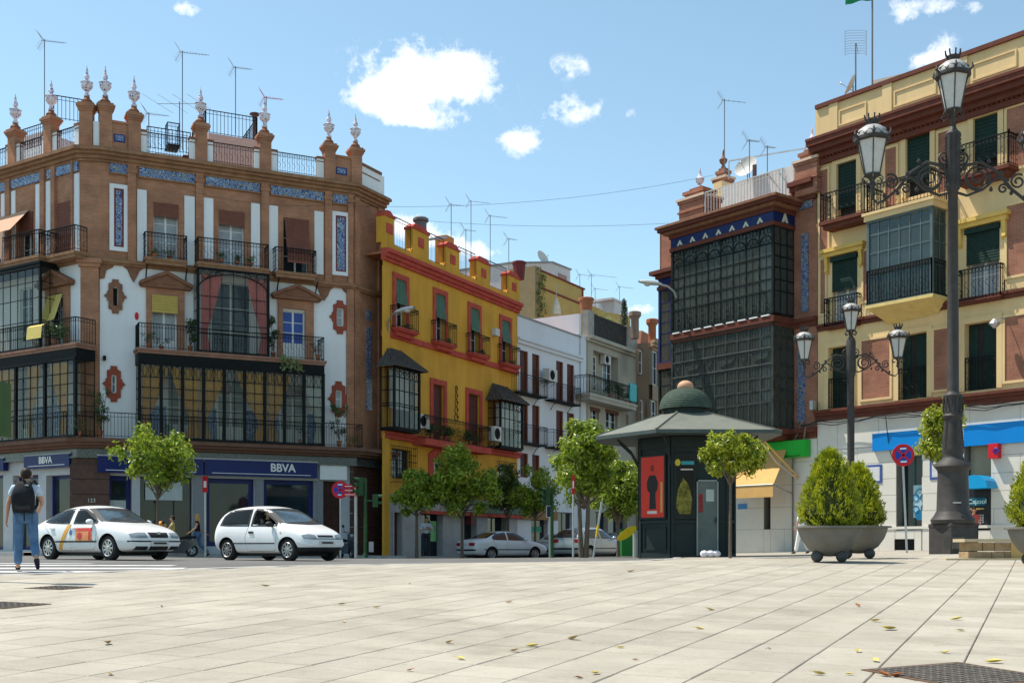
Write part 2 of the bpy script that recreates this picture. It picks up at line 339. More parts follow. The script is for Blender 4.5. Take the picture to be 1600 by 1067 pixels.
JOINT=mat_ground('joint_dirt',(.21,.18,.14),(.29,.25,.19),.3)
SIDEW=mat_ground('sidewalk_concrete',(.30,.29,.27),(.37,.355,.33),.3)
KERB=mat('granite_kerb',(.42,.41,.39),.8,var=.15,scale=8)
def sheet(name,m,xs,ys,dz,inside=None):
 v=[];f=[]
 idx={}
 for j,y in enumerate(ys):
  for i,x in enumerate(xs):idx[i,j]=len(v);v.append((x,y,G(x,y)+dz))
 for j in range(len(ys)-1):
  for i in range(len(xs)-1):
   if inside and not inside((xs[i]+xs[i+1])/2,(ys[j]+ys[j+1])/2):continue
   f.append((idx[i,j],idx[i+1,j],idx[i+1,j+1],idx[i,j+1]))
 me=bpy.data.meshes.new(name);me.from_pydata(v,[],f);me.materials.append(m);me.update()
 o=bpy.data.objects.new(name,me);COL.objects.link(o);return tag(o,kind='structure')
def steps(a,b,n):return[a+(b-a)*i/n for i in range(n+1)]
gx=[-600,-200,-100]+steps(-60,60,120)+[100,200,600]
gy=[-300,-100,-30]+steps(-10,90,125)+[110,150,250,600]
road=sheet('road',ASPH,gx,gy,0)
# bedding under the square, cut along the edge line
def strip_sheet(name,m,left,right,y0,y1,dy,nx,dz):
 v=[];f=[];ny=int((y1-y0)/dy)
 for j in range(ny+1):
  y=y0+(y1-y0)*j/ny;a,b=left(y),right(y)
  for i in range(nx+1):
   x=a+(b-a)*(i/nx)**1.0;v.append((x,y,G(x,y)+dz))
 for j in range(ny):
  for i in range(nx):k=j*(nx+1)+i;f.append((k,k+1,k+nx+2,k+nx+1))
 me=bpy.data.meshes.new(name);me.from_pydata(v,[],f);me.materials.append(m);me.update()
 o=bpy.data.objects.new(name,me);COL.objects.link(o);return tag(o,kind='structure')
def edge_x(y):
 for(a,b)in zip(EDGE,EDGE[1:]):
  if a[1]<=y<=b[1]:return a[0]+(b[0]-a[0])*(y-a[1])/(b[1]-a[1])
 return EDGE[-1][0]
plaza=strip_sheet('plaza_paving',JOINT,edge_x,lambda y:34,-10,52,.5,70,.012)
_org[plaza.name]=Vector((0,0,0))
slab_me=bpy.data.meshes.new('paving_slab')
def slab_geo(h=SL-.008,z0=-.012,z1=.014,bv=.006):
 a=h/2;b=a-bv
 v=[(-a,-a,z0),(a,-a,z0),(a,a,z0),(-a,a,z0),(-a,-a,z1-bv),(a,-a,z1-bv),(a,a,z1-bv),(-a,a,z1-bv),(-b,-b,z1),(b,-b,z1),(b,b,z1),(-b,b,z1)]
 f=[(8,9,10,11)]+[(i+o,(i+1)%4+o,(i+1)%4+4+o,i+4+o)for o in(0,4)for i in range(4)]
 return v,f
sv,sf=slab_geo();slab_me.from_pydata(sv,[],sf);slab_me.materials.append(PAVE);slab_me.update()
cells=[]
for i in range(-6,110):
 for j in range(-60,80):
  c=ua*(i+.5)*SL+ub*(j+.5)*SL
  if c.y<1 or c.y>51 or abs(c.x)>.50*c.y+5:continue
  if not in_plaza(c.x,c.y,.35):continue
  cells.append(c)
def view_key(c):
 vis=abs(c.x)<.46*c.y and c.y>7.0
 return(0 if vis else 1,c.y)
cells.sort(key=view_key)
manholes=[]
fv=[];ff=[];nslab=0
def slab_matrix(c):
 e=.2;gx_=(G(c.x+e,c.y)-G(c.x-e,c.y))/(2*e);gy_=(G(c.x,c.y+e)-G(c.x,c.y-e))/(2*e)
 nz=Vector((-gx_,-gy_,1)).normalized();x=(ub-nz*ub.dot(nz)).normalized();y=nz.cross(x)
 jx,jy=rnd.uniform(-.0025,.0025),rnd.uniform(-.0025,.0025)
 nz2=(nz+x*jx+y*jy).normalized();x=(x-nz2*x.dot(nz2)).normalized();y=nz2.cross(x)
 m=Matrix.Identity(4)
 for k in range(3):m[k][0]=x[k];m[k][1]=y[k];m[k][2]=nz2[k]
 m.translation=Vector((c.x,c.y,G(c.x,c.y)+.012+rnd.uniform(-.0015,.0015)));return m
for c in cells:
 if any((c-p).length<r_ for p,r_ in manholes):continue
 m=slab_matrix(c)
 if nslab<298:
  inst('paving_slab',slab_me,plaza,m);nslab+=1
 else:
  k=len(fv);fv+=[tuple(m@Vector(p))for p in sv];ff+=[tuple(k+q for q in f)for f in sf]
me=bpy.data.meshes.new('paving_field');me.from_pydata(fv,[],ff);me.materials.append(PAVE);me.update()
o=bpy.data.objects.new('paving_field',me);COL.objects.link(o);o.parent=plaza;o['kind']='stuff'
# edge kerb strip, flush
b=MB()
pts=[]
for(p,q)in zip(EDGE[:-1],EDGE[1:]):
 n=max(1,int(math.hypot(q[0]-p[0],q[1]-p[1])/1.0))
 pts+=[(p[0]+(q[0]-p[0])*k/n,p[1]+(q[1]-p[1])*k/n)for k in range(n)]
kerb=None
k_org=Vector((0,0,0));kerb=thing('plaza_kerb',None,None);kerb['kind']='structure'
for(p,q)in zip(pts,pts[1:]):
 if p[1]<8 or p[1]>48:continue
 d=Vector((q[0]-p[0],q[1]-p[1],0)).normalized();nn=Vector((d.y,-d.x,0))
 bb=MB()
 P0=Vector((p[0],p[1],0))+d*.004;P1=Vector((q[0],q[1],0))-d*.004
 base=[]
 for(pt_,w)in((P0,-.06),(P1,-.06),(P1,.14),(P0,.14)):r_=pt_+nn*w;base.append(Vector((r_.x,r_.y,G(r_.x,r_.y))))
 bb.v=[r_-Vector((0,0,.1))for r_ in base]+[r_+Vector((0,0,.028))for r_ in base];bb.f=[(4,5,6,7),(0,1,5,4),(1,2,6,5),(2,3,7,6),(3,0,4,7)];bb.mi=[0]*5
 bb.build('kerb_stone',KERB,kerb)
 # crossing stripes
STRIPE=mat('crossing_paint',(.62,.62,.6),.7,var=.18,scale=5,dirt=.5)
def stripe(x0,x1,y0,y1,skew=.0):
 v=[];f=[];n=24
 for i in range(n+1):
  for y in(y0,y1):
   x=x0+(x1-x0)*i/n;yy=y+skew*(x-x0);v.append((x,yy,G(x,yy)+.006))
 f=[(2*i,2*i+2,2*i+3,2*i+1)for i in range(n)]
 me=bpy.data.meshes.new('crossing_stripe');me.from_pydata(v,[],f);me.materials.append(STRIPE);me.update()
 o=bpy.data.objects.new('crossing_stripe',me);COL.objects.link(o);o.parent=road;o['kind']='structure'
stripe(-13.5,-6.9,19.45,19.85);stripe(-13.5,-5.9,20.45,20.9);stripe(-14,-6.4,21.6,22.05);stripe(-15,-8.4,22.8,23.25)
stripe(-17,2.5,34.6,34.75,.02)
# manhole cover and drains
COVER=mat('cast_iron_cover',(.12,.105,.09),.6,var=.35,scale=9,bump=.4)
def cover(px,py,w,d,rz,name='manhole_cover',label='',cells_=9):
 Y=1.157/(.0376+(py-HY)/FP);x=at(px,Y);z=G(x,Y)
 t=thing(name,label,'manhole cover',(x,Y,z+.03),0)
 tilt=Matrix.Rotation(math.atan(.0376),4,'X')@Matrix.Rotation(rz,4,'Z')
 t.rotation_euler=tilt.to_euler()
 b=MB();b.box(-w/2,w/2,-d/2,d/2,-.03,.0);
 for i in range(cells_):
  for j in range(cells_):
   cx=-w/2+w*(i+.5)/cells_;cy=-d/2+d*(j+.5)/cells_;s_=min(w,d)/cells_*.36;b.box(cx-s_,cx+s_,cy-s_,cy+s_,0,.006)
 b.build('cover_plate',COVER,t)
 b=MB();e=.035
 for(x0,x1,y0,y1)in((-w/2-e,w/2+e,-d/2-e,-d/2),(-w/2-e,w/2+e,d/2,d/2+e),(-w/2-e,-w/2,-d/2,d/2),(w/2,w/2+e,-d/2,d/2)):b.box(x0,x1,y0,y1,-.03,.003)
 b.build('cover_frame',mat('rusty_frame',(.13,.08,.05),.8),t)
 return t
cover(1500,1060,.82,.82,rad(25),label='large rusty manhole cover set askew in the paving at the bottom right',cells_=13)
cover(92,921,.6,.5,-ANG,label='small dark drain cover in the paving in front of the crossing',cells_=6)
cover(4,949,.7,.6,-ANG,label='dark drain cover at the left edge of the paving',cells_=7)
# fallen leaves
LEAFY=[mat('dry_leaf_yellow',(.62,.50,.13),.7,var=.15),mat('dry_leaf_tan',(.50,.36,.17),.7,var=.15),mat('dry_leaf_brown',(.26,.09,.03),.7,var=.15)]
def fallen(px,py,size,kind,k):
 Y=1.157/(.0376+(py-HY)/FP);x=at(px,Y)
 b=MB();n=7;a=size;w=size*.5;up=rnd.uniform(.12,.4)
 prof=[(0,0),(.15,.35),(.35,.8),(.55,1),(.75,.8),(.9,.4),(1,0)]
 for t_,ww in prof:
  xx=(t_-.5)*a;zz=up*a*(t_-.4)**2*2
  for s_ in(-1,0,1):b.v.append(Vector((xx,s_*ww*w/2,zz+abs(s_)*ww*.16*a+.004)))
 for i in range(n-1):
  for s_ in range(2):q=i*3+s_;b.f.append((q,q+3,q+4,q+1));b.mi.append(0)
 b.tube([(a*.5,0,up*a*.72),(a*.72,.01,up*a*1.0)],.0016,3)
 o=b.build('fallen_leaf',LEAFY[kind]);o.location=(x,Y,G(x,Y)+.028);o.rotation_euler=(rnd.uniform(-.1,.1),rnd.uniform(-.1,.1),rnd.uniform(0,6.28))
 names=['yellow','tan','brown']
 where=('at the bottom edge' if py>1045 else 'near the bottom edge' if py>1012 else 'in the near foreground' if py>965 else 'far out on the square')
 side=['at the far left','at the left','left of the middle','in the middle','right of the middle','at the right','at the far right','by the right edge'][min(7,px//200)]
 tag(o,'%s %s dry leaf on the paving %s, %s'%('tiny' if size<.065 else 'small' if size<.095 else 'large' if size>.125 else 'middling',names[kind],where,side),'leaf','fallen leaves on the paving');return o
LV=[(415,919,.13,1),(795,945,.10,1),(533,948,.10,1),(588,953,.09,1),(537,976,.08,1),(168,1011,.13,1),(172,1060,.08,1),(701,1010,.09,1),(720,1036,.09,0),(253,952,.06,2),(1110,957,.11,0),(1093,987,.10,0),(895,1004,.13,1),(831,1015,.12,0),(803,1023,.09,1),(970,1017,.07,0),(931,1059,.09,0),(1341,951,.10,2),(1366,975,.12,0),(1390,988,.18,0),(1494,972,.13,0),(1501,990,.08,0),(1340,1024,.09,0),(1368,1039,.10,0),(1476,1026,.08,0),(1552,1041,.13,0),(1280,1060,.11,0),(1326,1060,.06,0),(1382,1062,.12,2),(1400,1063,.1,2),(992,1037,.05,2),(905,1066,.06,2),(640,915,.06,1),(985,896,.16,1),(640,1054,.05,2),(1202,1019,.04,2)]
for k,(a_,b_,c_,d_)in enumerate(LV):fallen(a_,b_,c_,d_,k)
# ---------------------------------------------------------------- facade kit
def wall(F,s0,s1,z0,z1,ops=(),n=0.0,depth=.28,mb=None):
 """wall face with real openings: (sa, sb, za, zb), reveals going depth into the wall"""
 b=mb or MB(F)
 ss=sorted({s0,s1,*[o[0]for o in ops],*[o[1]for o in ops]});zz=sorted({z0,z1,*[o[2]for o in ops],*[o[3]for o in ops]})
 ss=[s for s in ss if s0<=s<=s1];zz=[z for z in zz if z0<=z<=z1]
 for i in range(len(ss)-1):
  for j in range(len(zz)-1):
   cs,cz=(ss[i]+ss[i+1])/2,(zz[j]+zz[j+1])/2
   if any(o[0]<cs<o[1]and o[2]<cz<o[3]for o in ops):continue
   b.poly([(ss[i],n,zz[j]),(ss[i+1],n,zz[j]),(ss[i+1],n,zz[j+1]),(ss[i],n,zz[j+1])])
 for(a,c,d,e)in ops:
  for q in([(a,d),(a,e)],[(c,d),(c,e)],[(a,e),(c,e)],[(a,d),(c,d)]):
   (p0,p1)=q;b.poly([(p0[0],n,p0[1]),(p1[0],n,p1[1]),(p1[0],n-depth,p1[1]),(p0[0],n-depth,p0[1])])
 return b
_pane={}
def pane_mesh(w,h,m):
 k=(round(w,2),round(h,2),m.name)
 if k not in _pane:
  me=bpy.data.meshes.new('pane');W,H=k[0]/2,k[1]/2
  v=[(x,y,z)for y in(-.004,.004)for(x,z)in((-W,-H),(W,-H),(W,H),(-W,H))]
  me.from_pydata(v,[],[(0,1,2,3),(7,6,5,4),(0,4,5,1),(1,5,6,2),(2,6,7,3),(3,7,4,0)]);me.materials.append(m);me.update();_pane[k]=me
 return _pane[k]
def panes(F,parent,sl,zl,n,m,skip=None):
 for i in range(len(sl)-1):
  for j in range(len(zl)-1):
   if skip and skip(i,j):continue
   w,h=sl[i+1]-sl[i],zl[j+1]-zl[j]
   mt=fmat(F,(sl[i]+sl[i+1])/2,n,(zl[j]+zl[j+1])/2)
   if rnd.random()<.5:mt=mt@Matrix.Rotation(rnd.uniform(-.006,.006),4,'Z')@Matrix.Rotation(rnd.uniform(-.006,.006),4,'X')
   inst('pane',pane_mesh(w,h,m),parent,mt)
def window(F,parent,s0,s1,z0,z1,n=-.2,fm=None,gm=None,nv=2,nh=3,fw=.05,name='window',single=False,label=None,solid=0):
 """casement: frame with glazing bars, one pane object per light; solid = height of a closed bottom panel"""
 fm=fm or WHITE_W;gm=gm or GLASSD
 b=MB(F);d=.05
 for(a,c,e,f)in((s0,s0+fw,z0,z1),(s1-fw,s1,z0,z1),(s0+fw,s1-fw,z1-fw,z1),(s0+fw,s1-fw,z0,z0+fw)):b.box(a,c,n-d,n,e,f)
 sl=steps(s0+fw,s1-fw,nv);zl=steps(z0+fw+solid,z1-fw,nh)
 for k in range(1,nv):w=fw*(.8 if nv==2 or k*2==nv else .4);b.box(sl[k]-w,sl[k]+w,n-d+.006,n+.006,z0+fw,z1-fw)
 for k in range(1,nh):b.box(s0+fw,s1-fw,n-d+.012,n-.006,zl[k]-.016,zl[k]+.016)
 if solid:b.box(s0+fw,s1-fw,n-d+.01,n-.012,z0+fw,z0+fw+solid)
 o=b.build(name,fm,parent,label=label)
 if single:sl=[sl[0],sl[-1]];zl=[zl[0],zl[-1]]
 panes(F,o,sl,zl,n-.03,gm)
 return o
def shutter(F,parent,s0,s1,z0,z1,n,m,name='roller_blind',slats=True,pitch=.09,label=None,tilt=0):
 """hanging slatted blind or louvred shutter leaf"""
 b=MB(F);k=max(2,int((z1-z0)/pitch))
 for i in range(k):
  a=z1-(z1-z0)*i/k;c=z1-(z1-z0)*(i+.93)/k;f0,f1=i/k,(i+1)/k
  n0=n+tilt*f0;n1=n+tilt*f1
  b.poly([(s0,n0,a),(s1,n0,a),(s1,n1+.012,c),(s0,n1+.012,c)]);b.poly([(s0,n1+.012,c),(s1,n1+.012,c),(s1,n1,c-.002),(s0,n1,c-.002)])
 b.box(s0,s1,n+tilt-.004,n+tilt+.018,z0-.03,z0+.005)
 return b.build(name,m,parent,label=label)
def railing(F,parent,s0,s1,n0,n1,z0,h=1.0,gap=.12,m=None,r=.009,scroll=True,ends=(1,1),name='balcony_railing',label=None,belly=0,knobs=False):
 """iron balustrade in front of a balcony: front run at n1, returns from n0 to n1"""
 m=m or IRON;b=MB(F)
 runs=[((s0,n1),(s1,n1))]
 if ends[0]:runs.append(((s0,n0),(s0,n1)))
 if ends[1]:runs.append(((s1,n0),(s1,n1)))
 for(p,q)in runs:
  L=math.hypot(q[0]-p[0],q[1]-p[1]);k=max(1,round(L/gap))
  for zz,rr in((z0+h,.024),(z0+.06,.014),(z0+h-.16,.012)):
   b.tube([(*p,zz),(*q,zz)],rr,4)
  for i in range(k+1):
   t=i/k;x,y=p[0]+(q[0]-p[0])*t,p[1]+(q[1]-p[1])*t
   if belly:b.tube([(x,y,z0+.06),(x,y+belly,z0+.25),(x,y+belly*.7,z0+.45),(x,y,z0+h)],r,4,cap=False)
   else:b.tube([(x,y,z0),(x,y,z0+h)],r if i not in(0,k)else r*2,4,cap=False)
   if scroll and i<k:
    x2,y2=p[0]+(q[0]-p[0])*(t+.5/k),p[1]+(q[1]-p[1])*(t+.5/k)
    dx,dy=(q[0]-p[0])/L,(q[1]-p[1])/L;cr=min(.055,gap*.42)
    b.tube([(x2+dx*cr*math.cos(a),y2+dy*cr*math.cos(a),z0+h-.08+cr*math.sin(a))for a in steps(0,2*math.pi,6)],r*.8,3,cap=False)
    if scroll==2 and i%2==0:
     b.tube([(x2+dx*cr*1.6*math.sin(a),y2+dy*cr*1.6*math.sin(a),z0+.2+.45*a/6.28)for a in steps(0,6.28,8)],r*.9,3,cap=False)
  if knobs:
   for(x,y)in(p,q):b.ball((x,y,z0+h+.05),.045,6)
 return b.build(name,m,parent,kind=None,label=label)
def slab(F,parent,s0,s1,n0,n1,z,t=.14,m=None,name='balcony_slab',lip=.05):
 b=MB(F);b.box(s0,s1,n0,n1,z-t*.45,z);b.box(s0+lip,s1-lip,n0,n1-lip,z-t,z-t*.45)
 return b.build(name,m,parent)
def surround(F,parent,s0,s1,z0,z1,w,n0,n1,m,name='window_surround',sill=False,top=None):
 b=MB(F);top=w if top is None else top
 b.box(s0-w,s0,n0,n1,z0,z1+top);b.box(s1,s1+w,n0,n1,z0,z1+top);b.box(s0,s1,n0,n1,z1,z1+top)
 if sill:b.box(s0-w,s1+w,n0,n1+.03,z0-.1,z0)
 return b.build(name,m,parent)
def cornice(F,parent,s0,s1,z,steps_,m,name='cornice',e0=0,e1=0):
 """steps_: list of (projection, z below, z above) stacked mouldings; e0/e1 = mitre slope at each end"""
 b=MB(F)
 for(pr,za,zb)in steps_:
  i=len(b.v)
  for zz in(z+za,z+zb):
   for(s_,n_)in((s0,-.1),(s1,-.1),(s1+e1*pr,pr),(s0-e0*pr,pr)):b.v.append(F.pt(s_,n_,zz))
  for f in((0,3,2,1),(4,5,6,7),(0,1,5,4),(1,2,6,5),(2,3,7,6),(3,0,4,7)):b.f.append(tuple(i+k for k in f));b.mi.append(0)
 return b.build(name,m,parent)
def pane_grid_bay(F,parent,s0,s1,n0,n1,z0,z1,nv,zl,m,gm,name='glazed_bay',post=.03,bar=.012,side_v=2,heavy=(),arch=0,roof=True,sides=(1,1),label=None,decor=None):
 """iron and glass gallery projecting from the wall: frame object with a pane object per light"""
 b=MB(F);sl=steps(s0,s1,nv)
 nl=steps(n0,n1,side_v)
 for k,s_ in enumerate(sl):
  w=post if(k in(0,nv)or k in heavy)else bar
  b.box(s_-w,s_+w,n1-w,n1+w,z0,z1)
 for z_ in zl:w=bar*1.15;b.box(s0,s1,n1-w,n1+w*.8,z_-w,z_+w)
 for zz in(z0,z1):b.box(s0-post,s1+post,n1-post,n1+post*1.4,zz-.04,zz+.04)
 for si,s_ in enumerate((s0,s1)):
  if not sides[si]:continue
  for k,n_ in enumerate(nl[:-1]):b.box(s_-bar,s_+bar,n_-bar,n_+bar,z0,z1)
  for z_ in[z0,z1]+list(zl):b.box(s_-bar,s_+bar,n0,n1,z_-bar,z_+bar)
 if decor:decor(b,sl)
 o=b.build(name,m,parent,label=label)
 zz=[z0]+[z for z in zl if z0<z<z1]+[z1]
 panes(F,o,sl,zz,n1-.004,gm)
 Fs=Frame.__new__(Frame)
 for si,s_ in enumerate((s0,s1)):
  if not sides[si]:continue
  Fs=Frame.__new__(Frame);Fs.o=F.pt(s_,n0,0);Fs.u=F.n.copy();Fs.n=F.u*(1 if si else-1);Fs.ang=0
  panes(Fs,o,[n_-n0 for n_ in nl],zz,0,gm)
 return o
def curtain(F,parent,s0,s1,z0,z1,n,m,tie=None,side=1,name='curtain',waves=7,amp=.03):
 """draped curtain; tie = height fraction where it is gathered towards its side"""
 b=MB(F);nx,nz=waves*4,10
 for j in range(nz+1):
  t=j/nz;z=z1-(z1-z0)*t;f=1.0
  if tie is not None:
   f=1-.72*min(1,(t/tie))**1.3 if t<tie else .28+.18*(t-tie)/max(.01,1-tie)
  for i in range(nx+1):
   u=i/nx;s_=(s0+(s1-s0)*u*f)if side>0 else(s1-(s1-s0)*(1-u)*f)
   b.v.append(F.pt(s_,n+amp*math.sin(u*waves*6.28),z))
 for j in range(nz):
  for i in range(nx):k=j*(nx+1)+i;b.f.append((k,k+1,k+nx+2,k+nx+1));b.mi.append(0)
 return b.build(name,m,parent,smooth=True,ang=80)
def scroll_pts(c,r0,r1,turns,a0,F2=lambda a,b:(a,0,b),n=14):
 return[F2(c[0]+(r0+(r1-r0)*t)*math.cos(a0+turns*6.283*t),c[1]+(r0+(r1-r0)*t)*math.sin(a0+turns*6.283*t))for t in steps(0,1,n)]
def leaves_mesh(cl,n,size,rng,flat=.0,droop=.2):
 """leaf blades spread through clumps: cl = [(centre, radius)]"""
 v=[];f=[]
 for k in range(n):
  c,r=cl[k%len(cl)]
  d=Vector((rng.gauss(0,1),rng.gauss(0,1),rng.gauss(0,.8)));
  if d.length<1e-3:continue
  d=d.normalized()*r*(rng.random()**.38);p=c+d
  up=(d.normalized()+Vector((rng.uniform(-.7,.7),rng.uniform(-.7,.7),rng.uniform(-.2,1.0)))).normalized()
  t=up.cross(Vector((rng.uniform(-1,1),rng.uniform(-1,1),rng.uniform(-1,1)))).normalized();w=up.cross(t)
  s=size*rng.uniform(.65,1.3);i=len(v)
  v+=[p,p+t*s*.5+w*s*.24+up*s*.05,p+t*s-up*s*.12,p+t*s*.5-w*s*.24+up*s*.05]
  f+=[(i,i+1,i+2),(i,i+2,i+3)]
 return v,f
def plant(F,s,n,z,w,h,label,kind='bush',pot=True,group=None,rz=0,flowers=None,potm=None,hang=False,big=False):
 """a potted balcony plant: a thing of its own standing on the balcony"""
 p=F.pt(s,n,z);rng=random.Random(int(s*100+z*77)&0xffff)
 t=thing('potted_plant',label,'plant',p,F.ang,group)
 ph=min(.28,h*.35)if pot else 0
 if pot:
  b=MB();b.lathe([(.07,0),(.10,ph*.8),(.12,ph*.8),(.12,ph),(.1,ph),(.09,ph*.9)],n=9);b.build('pot',potm or TERRA,t,smooth=True)
 cl=[]
 for k in range(9 if not big else 16):
  a=rng.uniform(0,6.28);q=rng.random()**.5
  zz=ph+(h-ph)*rng.uniform(.2,.95)if not hang else-h*rng.uniform(0,.9)
  cl.append((Vector((math.cos(a)*q*w*.45,math.sin(a)*q*min(w,.4)*.4,zz)),w*.14+.03))
 v,f=leaves_mesh(cl,150 if not big else 420,.075 if not big else .11,rng)
 me=bpy.data.meshes.new('foliage');me.from_pydata([tuple(x)for x in v],[],f);me.materials.append(LEAF_POT if kind!='pale' else LEAF_PALE);me.update()
 o=bpy.data.objects.new('foliage',me);COL.objects.link(o);o.parent=t
 if kind=='stems' or big:
  b=MB()
  for(c,r)in cl[:8]:b.tube([(0,0,ph*.9),(c.x*.4,c.y*.4,ph+(c.z-ph)*.5),tuple(c)],[.012,.009,.005],4)
  b.build('stem',mat('plant_stem',(.12,.09,.05),.8),t)
 if flowers:
  v,f=leaves_mesh(cl,26,.06,rng);me=bpy.data.meshes.new('flowers');me.from_pydata([tuple(x)for x in v],[],f);me.materials.append(flowers);o=bpy.data.objects.new('flowers',me);COL.objects.link(o);o.parent=t;o['kind']='stuff'
 return t
LEAF_POT=mat_leaf('pot_plant_leaves',(.035,.075,.02),(.10,.17,.04),.3)
LEAF_PALE=mat_leaf('pale_hanging_leaves',(.22,.30,.10),(.36,.42,.18),.35)
PINKF=mat('pink_flowers',(.5,.06,.12),.6);WHITEF=mat('white_flowers',(.8,.78,.7),.6);REDF=mat('red_flowers',(.45,.02,.02),.6)
def ac_unit(F,s,n,z,w,h,d,label,brackets=True):
 t=thing('air_conditioner',label,'air conditioner',F.pt(s,n,z),0)
 b=MB(F);b.box(s-w/2,s+w/2,n,n+d,z,z+h);b.build('casing',mat('ac_casing',(.62,.61,.56),.6,var=.1),t)
 b=MB(F);c=s-w*.1
 for r_ in(.9,.6,.3):b.tube([(c+r_*h*.42*math.cos(a),n+d+.012,z+h/2+r_*h*.42*math.sin(a))for a in steps(0,6.283,14)],.008,4)
 for a in steps(0,5.5,7):b.tube([(c,n+d+.012,z+h/2),(c+.42*h*math.cos(a),n+d+.012,z+h/2+.42*h*math.sin(a))],.006,3)
 b.build('fan_guard',IRON,t)
 b=MB(F);b.lathe([(h*.4,0),(h*.4,.006)],c=(0,0,0),n=14)if False else b.poly([(c+h*.4*math.cos(a),n+d+.003,z+h/2+h*.4*math.sin(a))for a in steps(0,5.9,14)]);b.build('fan_opening',DARKIN,t)
 if brackets:
  b=MB(F)
  for q in(-.3,.3):b.box(s+q*w-.02,s+q*w+.02,n-.15 if n>.3 else 0,n+d,z-.04,z-.002);b.tube([(s+q*w,max(.01,n-.1),z-.35),(s+q*w,n+d*.9,z-.04)],.015,4)
  b.build('bracket',GALV,t)
 return t
def antenna(x,y,z0,z1,label,kind='yagi',rz=0,group='television antennas on the roofs',boom=1.1,m=None,els=9,thick=.022):
 t=thing('television_antenna',label,'antenna',(x,y,z0),rz,group);h=z1-z0;m=m or mat('antenna_aluminium',(.35,.36,.38),.4,metal=.7,var=.05)
 b=MB();b.tube([(0,0,0),(0,0,h)],thick,5);b.build('mast',mat('antenna_mast',(.16,.17,.18),.5,var=.1),t)
 if kind=='none':return t
 b=MB()
 if kind in('yagi','red'):
  b.tube([(-.15,0,h-.05),(boom,0,h-.05-.12*boom)],.014,4)
  for k in range(els):
   xx=-.05+boom*k/els;l=.2-.1*k/els;zz=h-.05-.12*boom*k/els
   b.tube([(xx,-l,zz),(xx,l,zz)],.006,3);b.tube([(xx,0,zz-l*.3),(xx,0,zz+l*.4)],.005,3)
  for s_ in(-1,1):
   for q in steps(0,1,5):b.tube([(-.1-.2*q,-.3,h-.05+s_*(.08+.3*q)),(-.1-.2*q,.3,h-.05+s_*(.08+.3*q))],.006,3)
   b.tube([(-.08,0,h-.05),(-.32,0,h-.05+s_*.4)],.01,3)
 if kind=='vhf':
  b.tube([(-1.0,0,h-.1),(1.1,0,h-.1)],.014,4)
  for k in range(4):xx=-.95+k*.65;b.tube([(xx-.5,-.6,h+.1),(xx+.5,.6,h-.3)],.008,3)
 if kind=='grid':
  for q in steps(-.5,.5,9):b.tube([(-.42,0,h+q*.9),(-.3,-.12,h+q*.9),(.3,-.12,h+q*.9),(.42,0,h+q*.9)],.007,3)
  for q in(-.42,.42):b.tube([(q,0,h-.5),(q,0,h+.5)],.012,3)
  b.tube([(0,-.1,h-.05),(.25,.5,h-.2)],.012,4)
 b.build('elements',mat('antenna_red',(.5,.1,.1),.5)if kind=='red' else m,t)
 return t
def dish(x,y,z,r,label,az,group=None,post=.5):
 t=thing('satellite_dish',label,'satellite dish',(x,y,z),az,group)
 b=MB(M=Matrix.Translation((0,0,post+r*.5))@Matrix.Rotation(rad(65),4,'X'))
 pr=[(r*q,.35*r*q*q)for q in steps(0.02,1,6)];b.lathe(pr+[(r*q,.35*r*q*q+.015)for q in steps(1,.02,6)],n=20);b.build('reflector',mat('dish_paint',(.62,.6,.56),.5,var=.08),t,smooth=True)
 b=MB();b.tube([(0,0,0),(0,0,post+r*.5)],.03,6);b.tube([(0,-.02,post),(0,-r*1.1,post+r*.75)],.015,4);b.ball((0,-r*1.1,post+r*.78),.05,6);b.build('mount',GALV,t)
 return t
 # ================================================================= left corner building
FR=Frame(156,47.1,3700,1800);FL=Frame(126,47.0,2800,-1800)
_c1,_c2=FL.pt(0,0,0),FR.pt(0,0,0)
FC=Frame.__new__(Frame);FC.o=_c1;FC.u=(_c2-_c1).normalized();FC.n=Vector((FC.u.y,-FC.u.x,0));FC.ang=math.atan2(FC.u.y,FC.u.x);CW=(_c2-_c1).length
SE=FR.s(552);_c3=FR.pt(SE,0,0)
FE=Frame.__new__(Frame);FE.o=_c3;FE.u=Vector((925,1800,0)).normalized();FE.n=Vector((FE.u.y,-FE.u.x,0));FE.ang=math.atan2(FE.u.y,FE.u.x);EW=FE.s(599)
SLf=-13.0
PLASTER=mat('white_plaster',(.80,.81,.82),.85,var=.07,scale=1.2,bump=.25,bscale=30,dirt=.1,streak=1)
BK1,BK2,MOR=(.47,.205,.115),(.38,.16,.09),(.34,.24,.16)
BR_R=mat_brick('brick_front',FR,BK1,BK2,MOR);BR_L=mat_brick('brick_left',FL,BK1,BK2,MOR);BR_C=mat_brick('brick_corner',FC,BK1,BK2,MOR);BR_E=mat_brick('brick_end',FE,BK1,BK2,MOR)
BROWN=mat('moulded_brick',(.24,.115,.07),.8,var=.25,scale=4,bump=.2,dirt=.3);OCHRE=mat('ochre_cornice',(.31,.17,.095),.85,var=.25,scale=3,bump=.2,dirt=.4)
DARKBR=mat('dark_brown_marble',(.085,.045,.035),.35,var=.3,scale=5)
AZ_R=mat_azulejo('azulejo_front',FR,(.025,.045,.17),(.30,.40,.52),(.35,.25,.08));AZ_L=mat_azulejo('azulejo_left',FL,(.025,.045,.17),(.30,.40,.52),(.35,.25,.08))
AZ_E=mat_azulejo('azulejo_end',FE,(.03,.05,.16),(.32,.36,.42),(.2,.15,.1))
MARB=mat_azulejo('marbled_band',FR,(.03,.035,.04),(.12,.13,.13),(.06,.06,.06),5);NAVY=mat('navy_sign',(.012,.022,.12),.3,var=.08)
